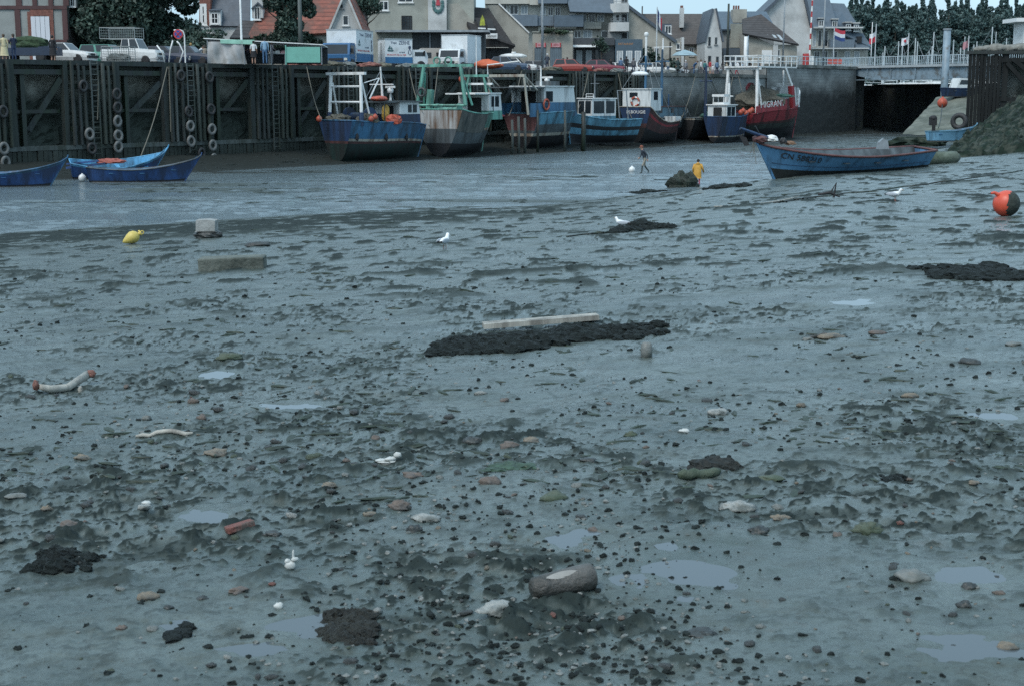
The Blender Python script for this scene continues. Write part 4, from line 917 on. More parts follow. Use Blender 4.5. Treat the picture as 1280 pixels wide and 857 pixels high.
# --- 8: small dark blue boat, white wheelhouse aft
b = Boat('dark_blue_boat', 'small dark blue boat with open white wheelhouse and white mast', 'fishing boat', 909, 948, -7.2, .05, L=7.0, yaw=R(0))
b.make(2.5); e = b.e; L = b.L; dx = b.X(908, -1.4) + L / 2; e.location = b.mw @ Vector((dx, 0, 0)); b.mw = Matrix.Translation(e.location) @ Matrix.Rotation(e.rotation_euler.z, 4, 'Z'); b.inv = b.mw.inverted()
zst_ = b.Z(146, -L / 2, -1.4); pt, sh, hb = hull(e, L, 2.5, (zst_, zst_ - .05, zst_ + .45), [(.22, P_BLACK), (.26, P_CREAM), (1, P_DBLUE)], tw=.9, bul=.4, cap=P_BLUE)
x0 = b.X(912, -1.1) - .5; z1 = b.Z(132, x0, -1.1)
house(b, e, x0, x0 + 1.9, 2.2, zst_ - .3, z1, P_WHITE, P_WHITE, .18, .1, [(.08, .46), (.54, .92)], [(.08, .46), (.54, .92)], WHITE, .15, True, wh=(.25, .88))
mb = MB(); mb.bx(x0 + .1, x0 + 1.3, -.7, .7, z1 + .85, z1 + 1.1); mb.bx(x0 + .15, x0 + 1.25, -.65, .65, z1 + .1, z1 + .3)
for a in (x0 + .2, x0 + 1.2):
    for y in (-.6, .6): mb.tube([(a, y, z1 + .1), (a, y, z1 + .9)], .04, 6)
mb.build('flying_bridge', WHITE, e)
mast(e, x0 + 2.3, 0, zst_, b.Z(104, x0 + 2, 0), WHITE, .16, [(.6, 1.0)])
FG = ['leftmost', 'second from left', 'third from left', 'fourth from left', 'rightmost']
for i, (px, py) in enumerate([(926, 141), (929, 139), (933, 142), (937, 140), (940, 138)]):
    floatball(b.W(b.P(px, py, -.3 - .2 * (i % 2))), .27, FG[i] + ' orange float on the bow of the small dark blue boat', group='orange floats on the small dark blue boat')
# --- 9: red trawler with white gantry bridge
b = Boat('red_trawler', 'red trawler with white gantry platform and white name lettering', 'trawler', 950, 1002, -7.2, .1, yaw=R(-4))
b.make(4.6); e = b.e; L = b.L
zst_ = b.Z(143, -L / 2, -2.2); zb_ = b.Z(122, L / 2, 0) - .2; zm = b.Z(138, 0, -2.2)
pt, sh, hb = hull(e, L, 4.6, (zst_, zm, zb_), [(.40, P_BLACK), (.56, paint('weedy_hull', (.04, .05, .045))), (.64, P_BROWN), (1.0, P_RED)], rake=1.2, tw=.9, bul=.5)
mb = MB(); za = b.Z(141, -L / 2 + 1, -2.3); 
mb.prism([(-L / 2, zst_ + .1), (L * .02, zm + .15), (L * .02, zm + 1.25), (-L / 2, zst_ + .8)], -2.36, -2.28, 'y'); nb = mb.build('name_board', P_RED, e)
text('MIGRANT', .95, 'name_lettering', WHITE, nb, (-L * .25, -2.38, zm + .66), (PI / 2, -R(2.5), 0), width=L * .38)
portal(e, -L / 2 + .6, 4.0, zst_, b.Z(86, -L / 2, -1.9), 3.6, WHITE, .17, .2, rows=())
gz_ = b.Z(84, 0, -1.9); mb = MB(); mb.bx(-L / 2 + .4, L * .16, -2.1, 2.1, gz_ - .12, gz_ + .02); mb.beam((L * .14, -2.0, zm + 1.8), (-L * .02, -2.0, gz_ - .1), .26, .26); mb.beam((L * .14, 2.0, zm + 1.8), (-L * .02, 2.0, gz_ - .1), .26, .26); mb.build('gantry_platform', WHITE, e)
pp = [(-L / 2 + .4 + i * (L * .66 - .4) / 7, -2.1, gz_) for i in range(8)]; rails(e, pp, 1.1, WHITE, .05); rails(e, [(x, 2.1, z) for x, y, z in pp], 1.1, WHITE, .05); rails(e, [(-L / 2 + .4, y, gz_) for y in (-2.1, -.7, .7, 2.1)], 1.1, WHITE, .05)
mb = MB(); mb.beam((L * .14, -1.9, zm + .2), (L * .10, -1.9, zm + 2.6), .5, .5); mb.build('winch_post', P_RED, e)
mast(e, L * .22, 0, zm, b.Z(88, L * .2, 0), WHITE, .16, [(.6, 1.6)], name='mast'); mb = MB(); mb.beam((L * .24, -1, b.Z(105, 0, 0)), (L * .24, .8, b.Z(105, 0, 0)), .28, .2); mb.build('radar_scanner', WHITE, e)
mb = MB(); mb.prism([(L * .16, zm + .3), (L * .34, zm + .3), (L * .32, b.Z(110, L * .3, 0)), (L * .20, b.Z(109, L * .3, 0))], -1.3, 1.3, 'y'); mb.build('whaleback', P_WHITE, e)
rails(e, [pt(u, 1, -1) for u in (.78, .84, .9, .95, .995)] , 1.0, WHITE, .05); rails(e, [pt(u, 1, 1) for u in (.78, .84, .9, .95, .995)], 1.0, WHITE, .05)
heap('net_heap', 'grey net pile heaped under the gantry of the red trawler', 'net', b.W((-L * .18, 0, zm + .9)), (2.4, 1.7, 1.6), NETM, 51)
heap('green_net_heap', 'green net lying along the red name board', 'net', b.W((-L * .10, -1.4, zm + 1.45)), (2.0, .4, .3), NETG, 55, .3)
w_ = b.W(b.P(938, 111, 1.2)); heap('red_flag_buoy', 'dark red bundle hung on the gantry leg of the red trawler', 'bundle', w_, (.5, .4, .6), P_RED, 57)

# ------------------------------------------------------------------ small open boats (dories)
def dory(name, label, loc, rz, L, B, zs, mats, group=None, cat='rowing boat', inner=None, flat=.55, rake=1.0, tw=.55, thw=3, cap=None, bul=.0, pbow=1.8, stemtop=.12, transom=None):
    e = thing(name, label, cat, loc, rz, group)
    pt, sh, hb = hull(e, L, B, zs, mats, rake=rake, tw=tw, bul=min(zs) * .78, flat=flat, pbow=pbow, umax=.45, cap=cap, inner=inner, deckm=inner, stemtop=stemtop, transom=transom)
    for i in range(thw):
        u = .2 + .55 * i / max(1, thw - 1); mb = MB(); h = hb(u) * .93; x = -L / 2 + L * u; mb.bx(x - .13, x + .13, -h, h, sh(u) * .68, sh(u) * .68 + .04); mb.build('thwart', inner or mats[-1][1], e)
    return e, pt, sh, hb
# mooring lines from the boats up to the quay
def line(label, a, c, sag=.5, r=.03):
    a, c = Vector(a), Vector(c); mb = MB(); mb.tube([a.lerp(c, i / 8) - Vector((0, 0, sag * math.sin(PI * i / 8))) for i in range(9)], r, 5); return tag(mb.build('mooring_line', ROPE), label, 'rope', 'mooring lines up to the quay')
def q3(px, s_, py): t = qt(px, s_, 3); return Q(t, s_, qz(py, t, s_))
for lb, a, c in [('mooring line from the blue trawler stern up to the quay at left', (402, -5.5, 150), (385, -.4, 84)), ('mooring line from the blue trawler bow up to the quay', (536, -5.5, 157), (548, -.4, 86)), ('mooring line from the green trawler stern up to the quay', (528, -5, 140), (512, -.4, 86)), ('mooring line from the green trawler bow up to the quay', (636, -5, 145), (652, -.4, 88)), ('mooring line from the two tone trawler bow up to the quay', (722, -4.5, 138), (735, -.4, 90)),
                 ('mooring line from the light blue boat up to the quay', (790, -4.5, 148), (772, -.4, 92)), ('mooring line from the red brown boat up to the masonry quay', (850, -4, 152), (868, -.5, 96)), ('mooring line from the black boat up to the masonry quay', (902, -4, 146), (915, -.5, 96)), ('mooring line from the red trawler stern up to the masonry quay', (938, -5, 140), (922, -.5, 96)),
                 ('mooring line from the middle rowing boats up to the timber quay', (170, -7, 205), (212, -.6, 84)), ('second line hanging from the quay edge by the sign', (213, -.7, 165), (214, -.6, 84)), ('rope hanging from the quay edge left of the wooden ladder', (122, -.7, 150), (126, -.6, 84))]: line(lb, q3(*a), q3(*c))
IBL = paint('bright_blue_inside', (.12, .40, .66)); OBL = paint('deep_boat_blue', (.030, .085, .24))
p = at(13, 231, 78); dory('blue_dory', 'dark blue rowing boat cut by the left edge, bow to the right', (p.x, 78, .0), R(8), 6.2, 1.9, (.95, .72, 1.45), [(.12, P_BLACK), (.86, OBL), (1, P_BLUE2)], 'blue rowing boats by the quay', inner=P_BLUE, cap=P_BLUE2)
p = at(150, 212, 85.5); e1, *_ = dory('blue_dory', 'rowing boat with bright blue inside and red sail cloth, behind the other', (p.x, 85.6, .1), R(24), 5.6, 1.8, (1.0, .75, 1.55), [(.12, P_BLACK), (.86, OBL), (1, IBL)], 'blue rowing boats by the quay', inner=IBL, cap=IBL, stemtop=.25)
e1.rotation_euler = (R(14), 0, R(24))
p = at(184, 221, 82.5); dory('blue_dory', 'dark blue rowing boat lying in front, grey gunwale and pale bow', (p.x, 82.3, .0), R(10), 6.3, 1.8, (.85, .70, 1.40), [(.12, P_BLACK), (1, OBL)], 'blue rowing boats by the quay', inner=P_BLUE2, cap=P_GREY)
p = at(138, 203, 84.8); heap('red_sail_cloth', 'faded red sail cloth bundled in the bright blue rowing boat', 'cloth', (p.x, 84.8, p.z), (.8, .45, .22), M('faded_red_cloth', (.30, .09, .07), rough=.9, var=.3), 61)
p = at(105, 212, 84.5); mb = MB(); mb.beam((-1.0, 0, .1), (1.3, .1, .35), .5, .12); mb.beam((-1.1, .4, .3), (.9, .2, .5), .3, .1); tag(mb.build('boat_boards', OBL, loc=(p.x, p.y, p.z)), 'loose dark blue boards and gear beside the middle rowing boats', 'boards')
p = at(103, 225, 82); floatball((p.x, p.y, p.z + .1), .22, 'white net float on the mud below the middle rowing boats', WHITE)

# big blue boat CN 588210 on the mud, bow to the left
KB = paint('cn_blue', (.10, .25, .43), .35); KT = M('tarred_bottom', (.022, .026, .026), rough=.6, var=.3, bump=.3); KR = M('red_gunwale', (.11, .045, .042), rough=.6, var=.3)
bowp = Vector((at(946, 221, 62).x, 62, 0)); stp = Vector((at(1150, 190, 66.5).x, 66.5, 0)); ctr = (bowp + stp) / 2; KL = (bowp - stp).length + .25
ka = math.atan2(bowp.y - stp.y, bowp.x - stp.x); kz = at(946, 224, 62).z
e, pt, sh, hb = dory('blue_open_boat', 'large blue open boat with tarred bottom and white registration number aground', (ctr.x, ctr.y, kz + .0), ka, KL, 2.5, (1.05, .98, 1.62), [(.34, KT), (1.0, KB)], cat='boat', inner=P_GREY, flat=.30, rake=1.1, tw=.62, cap=KR, thw=4, pbow=2.4, stemtop=.08, transom=KB)
e['label'] = 'large blue open boat with black registration number and red gunwale, aground on the mud'
e.rotation_euler = (R(-5), R(1.2), ka); bpy.context.view_layer.update(); kmw = Matrix.Translation(e.location) @ e.rotation_euler.to_matrix().to_4x4()
def kside(u, v): return Vector(pt(u, v, 1))
# lettering on the port side (towards the camera): place on the hull surface
ua, ub = .925, .70; pa, pb = kside(ua, .80), kside(ub, .78); mid = kside(.805, .79); dirx = (pb - pa).normalized(); up_ = (kside(.8, .9) - kside(.8, .62)).normalized(); nrm = dirx.cross(up_).normalized(); up_ = nrm.cross(dirx)
if nrm.y < 0: nrm = -nrm
lt = text('CN 588210', .40, 'registration_number', BLACK, e, mid + nrm * .05, Matrix((dirx, up_, dirx.cross(up_))).transposed().to_euler(), width=(pb - pa).length * .9, th=.012)
for v in lt.data.vertices:      # lay the letters on the curved planking
    wv = lt.rotation_euler.to_matrix() @ v.co + Vector(lt.location)
    bestu = min(np.linspace(.6, .97, 75), key=lambda u: abs(kside(u, .79).x - wv.x)); vv_ = min(.98, max(.4, wv.z / sh(bestu))); q = kside(bestu, vv_)
    wv.y = q.y + .035 + (.01 if v.co.z > 0 else 0); v.co = lt.rotation_euler.to_matrix().transposed() @ (wv - Vector(lt.location))
for vs_ in (.50, .955):
    mb = MB(); mb.tube([kside(u, vs_) + Vector((0, .006, 0)) for u in np.linspace(.02, .97, 24)], .012, 5); mb.build('strake', P_DBLUE if vs_ < .6 else KB, e)
mb = MB(); bt = Vector(pt(1, 1, 1)); mb.tube([bt + Vector((-.9, 0, .05)), bt + Vector((.95, 0, .62))], [.09, .06], 8); mb.build('bowsprit', P_DBLUE, e)
mb = MB(); mb.blob(bt + Vector((-.15, 0, .12)), (.35, .28, .16), 4, .3); mb.build('bow_fitting', KR, e)
def kw(px, py, y=0): 
    inv = kmw.inverted(); d = inv.to_3x3() @ ray(px, py); o = inv @ Vector((0, 0, EYE)); return kmw @ (o + d * ((y - o.y) / d.y))
p = kw(931, 174); mb = MB(); mb.prism([(-.28, .2), (.06, .06), (.2, -.26), (.0, -.3)], -.05, .05, 'y'); tag(mb.build('anchor_fluke', BLACK, loc=p), 'black anchor fluke hung from the bow of the blue open boat', 'anchor')
p = kw(964, 175); heap('white_bag', 'white plastic bag stuffed in the bow of the blue open boat', 'bag', p, (.28, .25, .2), WHITE, 71)
p = kw(979, 178); heap('dark_bundle', 'small dark bundle in the bow of the blue open boat, left one', 'bundle', p, (.14, .14, .2), P_BLACK, 73)
p = kw(988, 180); heap('brown_bundle', 'small brown bundle in the blue open boat, right of the dark one', 'bundle', p, (.22, .16, .12), WOOD, 75)
p = kw(1103, 181); mb = MB(); mb.prism([(-.25, -.2), (.28, -.2), (.2, .18), (.0, .28), (-.2, .1)], -.15, .15, 'y'); tag(mb.build('outboard_cover', STEEL, loc=p), 'grey outboard motor cover near the stern of the blue open boat', 'motor cover')
mb = MB(); a, c = kw(955, 179), kw(944, 158); mb.tube([a, c], .03, 6); tag(mb.build('leaning_oar', P_BLACK), 'thin dark pole leaning up from the bow of the blue open boat', 'pole')
for i, (dx, dz) in enumerate(((0, -.7), (.07, -1.0), (-.06, -.55))):
    mb = MB(); a = kw(942, 176, -.1); mb.tube([a, a + Vector((dx, -.03, dz * .6)), a + Vector((dx * 2, 0, dz))], .012, 5); mb.build('bow_rope', ROPE, e).matrix_parent_inverse = kmw.inverted()

# pale blue dinghy under the right-hand jetty
p = at(1190, 177, 108); dory('pale_blue_dinghy', 'pale blue dinghy lying under the jetty with its bow to the right', 'x' and (p.x, 108, p.z), R(4), 3.7, 1.5, (.75, .78, 1.15), [(.1, P_BLACK), (1, paint('powder_blue', (.20, .42, .60), .25))], inner=P_BLUE, cap=P_LBLUE, thw=2, flat=.5)
p = at(1166, 157, 108); mb = MB(); mb.bx(-.25, .25, -.2, .2, 0, .5); mb.bx(-.12, .12, -.3, -.2, -.6, .1); mb.blob((0, 0, .55), (.3, .25, .2), 3, .1); tag(mb.build('outboard_motor', BLACK, loc=p), 'black outboard motor on the stern of the pale blue dinghy', 'outboard motor')
p = at(1178, 129, 118); floatball(p, .42, 'round red mooring buoy hanging above the pale blue dinghy', P_ORANGE, name='mooring_buoy')
mb = MB(); mb.tube([p, at(1176, 150, 112), at(1173, 160, 108.5)], .035, 6); tag(mb.build('buoy_rope', WETW), 'dark rope running from the red mooring buoy to the pale dinghy', 'rope')
p = at(1199, 152, 111); mb = MB(); mb.ring((0, 0, 0), .48, .2, (.6, 1, 0), 20, 8); tag(mb.build('discarded_tyre', TYRE, loc=p, smooth=True), 'black tyre leaning on the jetty piles behind the pale dinghy', 'tyre')
p = at(1204, 120, 138); e, *_ = dory('blue_white_boat', 'dark blue boat with white cabin drawn up on the slipway', (p.x, 138, p.z - .1), R(14), 4.2, 1.8, (.85, .8, 1.2), [(.1, P_BLACK), (1, P_DBLUE)], inner=P_GREY, cat='boat')
mb = MB(); mb.prism([(-1.2, .8), (.9, .8), (.5, 1.7), (-.8, 1.75)], -.7, .7, 'y'); cb = mb.build('cabin', P_WHITE, e)
mb = MB(); mb.prism([(-.9, 1.15), (.6, 1.15), (.4, 1.55), (-.7, 1.58)], -.715, .715, 'y'); mb.build('window', GLASS, cb)
# old float lying on the mud, right of the blue boat's stern
p0, p1 = ground(1150, 207), ground(1196, 203); r = .30; FLM = M('mossy_float', (.10, .125, .10), rough=.8, var=.4, scale=2.5, bump=.5, stain=(.05, .07, .045), samt=.6)
mb = MB(); q0_, q1_ = Vector((p0.x - .2, p0.y + .2, p0.z + .26)), Vector((p1.x, p0.y + .5, p0.z + .36)); d = (q1_ - q0_)
mb.tube([q0_, q0_ + d * .03, q0_ + d * .1, q0_ + d * .5, q0_ + d * .92, q1_], [.2, .29, .32, .32, .3, .16], 16)
tag(mb.build('pontoon_float', FLM, smooth=True), 'long mossy grey pontoon float lying on the mud behind the blue stern', 'float')
# ------------------------------------------------------------------ vehicles on the quay
def carpaint(n, c): return M('car_' + n, c, rough=.3, var=.06, scale=1, stain=tuple(x * .7 for x in c), samt=.2)
CHROME = M('dull_chrome', (.45, .46, .47), rough=.3, metal=.8, var=.1); LAMPG = M('headlamp_glass', (.55, .55, .5), rough=.15, var=.1); TAIL = M('tail_lamp', (.35, .02, .02), rough=.3)
_tm = MB(); _tm.lathe([(.19, -.085), (.29, -.085), (.31, -.05), (.31, .05), (.29, .085), (.19, .085)], (0, 0, 0), 18, (0, 1, 0)); TYRE_ME = _tm.mesh('tyre', BLACK, True)
_rm = MB(); _rm.lathe([(.02, -.07), (.19, -.07), (.2, -.06), (.2, .06), (.19, .07), (.02, .07)], (0, 0, 0), 14, (0, 1, 0)); RIM_ME = _rm.mesh('rim', CHROME)
def wheels(e, xs, w, r=.31):
    for x in xs:
        for s in (-1, 1):
            o = bpy.data.objects.new('wheel', TYRE_ME); C.objects.link(o); o.parent = e; o.location = (x, s * (w / 2 - .1), r); o.scale = (r / .31,) * 3
            q = bpy.data.objects.new('rim', RIM_ME); C.objects.link(q); q.parent = o
def loft(mb, secs, mi=None):
    n = len(secs[0]); o = [p for s in secs for p in s]
    f = [(i * n + j, i * n + (j + 1) % n, (i + 1) * n + (j + 1) % n, (i + 1) * n + j) for i in range(len(secs) - 1) for j in range(n)]
    f += [tuple(range(n)), tuple(range((len(secs) - 1) * n, len(secs) * n))[::-1]]
    mb.add(o, f, mi)
CARK = {  # stations (x/L, top z) for body; cabin base x0,x1, roof x0,x1 (from rear 0 to front 1)
    'hatch': ([(0, .62), (.02, .85), (.3, .88), (.62, .88), (.72, .86), (.95, .74), (1, .58)], (.02, .66), (.08, .52), 1.36, 3.7),
    'estate': ([(0, .6), (.015, .86), (.3, .9), (.64, .9), (.72, .88), (.95, .78), (1, .6)], (.01, .66), (.05, .54), 1.42, 4.3),
    'sedan': ([(0, .6), (.02, .84), (.17, .90), (.64, .90), (.72, .87), (.96, .74), (1, .56)], (.17, .68), (.27, .56), 1.38, 4.4),
    'offroad': ([(0, .75), (.01, 1.05), (.3, 1.08), (.66, 1.08), (.68, 1.06), (.97, 1.0), (1, .7)], (.36, .70), (.38, .62), 1.78, 4.2)}
def car(kind, label, px, s, paint_, yaw, z=7.0, grp='cars parked on the quay', ln=None, rack=None):
    st, cb, rf, H, L = CARK[kind]; L = ln or L; W = 1.62
    e = thing('parked_car', label, 'car', Q(qt(px, s, z + .8), s, z), yaw, grp)
    mb = MB(); secs = []
    for u, zt in st:
        x = -L / 2 + L * u; hw = W / 2 * (1 - .10 * (abs(u - .5) * 2) ** 4)
        secs.append([(x, -hw * .9, .2), (x, -hw, .42), (x, -hw, zt * .78), (x, -hw * .93, zt), (x, hw * .93, zt), (x, hw, zt * .78), (x, hw, .42), (x, hw * .9, .2)])
    loft(mb, secs); mb.build('body', paint_, e)
    zb = max(z_ for u, z_ in st) - .02; X = lambda u: -L / 2 + L * u; wb, wt = W * .46, W * .37
    cab = MB(); B_ = [(X(cb[0]), wb, zb), (X(cb[1]), wb, zb), (X(rf[1]), wt, H), (X(rf[0]), wt, H)]
    pts = [(x, -y, zz) for x, y, zz in B_] + [(x, y, zz) for x, y, zz in B_]
    cab.add(pts, [(0, 1, 2, 3), (7, 6, 5, 4), (1, 5, 6, 2), (2, 6, 7, 3), (3, 7, 4, 0)]); cb_ = cab.build('cabin', paint_, e)
    def pane(a, b, c, d, nm, parent=cb_):
        a, b, c, d = map(Vector, (a, b, c, d)); ctr = (a + b + c + d) / 4; k = .86
        q = [ctr + (p - ctr) * k for p in (a, b, c, d)]; n = (q[1] - q[0]).cross(q[3] - q[0]).normalized()
        if n.dot(ctr - Vector((0, 0, .9))) < 0: n = -n; q = q[::-1]
        m2 = MB(); m2.slab([p + n * .004 for p in q], .012 ); m2.build(nm, GLASS, parent)
    pane(pts[1], pts[5], pts[6], pts[2], 'windscreen'); pane(pts[0], pts[4], pts[7], pts[3], 'rear_window')
    for sd, o in ((-1, 0), (1, 4)):
        a, b, c, d = [Vector(pts[o + i]) for i in range(4)]; m1, m2_ = a.lerp(b, .48), d.lerp(c, .48)
        pane(a, m1, m2_, d, 'side_window'); pane(m1, b, c, m2_, 'side_window')
    wheels(e, (X(.2), X(.8)), W)
    for x, nm in ((X(1), 'bumper'), (X(0), 'bumper')): m2 = MB(); m2.bx(x - .07, x + .07, -W * .47, W * .47, .36, .52); m2.build(nm, CHROME if kind != 'hatch' else BLACK, e)
    zf = st[-1][1]
    for y in (-.52, .52):
        m2 = MB(); m2.bx(X(1) - .05, X(1) + .02, y - .14, y + .14, zf - .04, zf + .10); m2.build('headlight', LAMPG, e)
        m2 = MB(); m2.bx(X(0) - .02, X(0) + .06, y - .14, y + .14, .58, .74); m2.build('tail_light', TAIL, e)
    m2 = MB(); m2.bx(X(1) - .03, X(1) + .012, -.34, .34, zf - .04, zf + .09); m2.build('grille', BLACK, e)
    return e, L, H, W
YW = R(-10)
CW = carpaint('white', (.66, .67, .66)); CT_ = carpaint('sea_green', (.07, .24, .19)); CDB = carpaint('dark_blue', (.018, .03, .06)); CNB = carpaint('navy', (.022, .035, .065)); CRD = carpaint('brick_red', (.30, .06, .05)); CMR = carpaint('maroon', (.20, .035, .055)); CGR = carpaint('grey', (.22, .24, .26)); CSB = carpaint('slate_blue', (.06, .10, .16))
car('hatch', 'white hatchback with black grille parked behind the woman in black', 84, 4.6, CW, YW)
car('estate', 'sea green estate car parked behind the white hatchback', 138, 6.6, CT_, YW)
e, L, H, W = car('offroad', 'white off-road car with wire cages on its back, by the quay edge', 166, 4.2, CW, YW)
WIRE = M('galvanised_mesh', (.20, .23, .23), rough=.5, var=.2); 
def cage(label, p, w, d, h, rz, name='wire_cage'):
    c = thing(name, label, 'cage', p, rz); m = MB()
    for x in (-w / 2, w / 2):
        for y in (-d / 2, d / 2): m.tube([(x, y, 0), (x, y, h)], .03, 6)
    for z in (0, h):
        m.tube([(-w / 2, -d / 2, z), (w / 2, -d / 2, z), (w / 2, d / 2, z), (-w / 2, d / 2, z)], .03, 6, closed=True)
    m.build('frame', WIRE, c); m = MB()
    n = int(w / .16)
    for i in range(1, n):
        x = -w / 2 + w * i / n
        for y in (-d / 2, d / 2): m.tube([(x, y, 0), (x, y, h)], .009, 4)
    for j in range(1, int(h / .16)):
        z = h * j / int(h / .16); m.tube([(-w / 2, -d / 2, z), (w / 2, -d / 2, z), (w / 2, d / 2, z), (-w / 2, d / 2, z)], .009, 4, closed=True)
    m.build('mesh_panel', WIRE, c); return c
p = e.location; heap('pot_heap', 'grey heap of pots and netting inside the wire cage by the off-road car', 'pots', (p.x - .5, p.y - 1.9, 7.3), (.8, .35, .42), M('pot_grey', (.12, .13, .125), rough=.9, var=.6, scale=7, bump=1), 78); cage('large wire mesh cage on top of the white off-road car', (p.x - .8, p.y + .3, 7 + 1.78), 2.6, 1.5, .75, YW); cage('wire mesh cage of gear standing in front of the white off-road car', (p.x - .5, p.y - 1.9, 7.02), 2.0, 1.0, 1.15, YW)
car('sedan', 'black saloon car parked left of the no stopping sign', 206, 5.4, CDB, YW)
car('sedan', 'dark blue saloon car with white roof load beside the grey stall tarpaulin', 236, 4.0, CNB, YW)
car('sedan', 'slate blue saloon parked between the orange dinghy and the white estate', 632, 4.6, CSB, YW)
e, L, H, W = car('estate', 'white estate car carrying a white dinghy on its roof', 645, 8.0, CW, YW)
p = e.location; mb = MB(); mb.blob((0, 0, 0), (1.4, .62, .28), 3, .04, flat=.5); mb.bx(-.1, .25, -.3, .3, .2, .42); tag(mb.build('roof_boat', WHITE, loc=(p.x - .3, p.y, 7 + 1.42 + .18), rz=YW, smooth=True), 'white dinghy upturned on the roof of the white estate car', 'dinghy')
car('hatch', 'pale grey car parked right of the white estate', 676, 12, CGR, YW)
car('hatch', 'brick red hatchback parked above the timber quay', 717, 5.0, CRD, YW, ln=4.0)
car('sedan', 'maroon saloon car with long bonnet right of the brick red hatchback', 752, 5.0, CMR, YW, ln=5.0)
car('hatch', 'white car behind the maroon saloon with its roof showing', 778, 10, CW, YW)
car('estate', 'white estate car behind the people near the white mast head', 806, 9, CW, YW); car('hatch', 'white hatchback parked left of the tall white flagpole', 824, 7, CW, YW); car('hatch', 'pale silver hatchback right of the flagpole beside the bicycles', 842, 11, carpaint('silver', (.5, .54, .56)), YW)

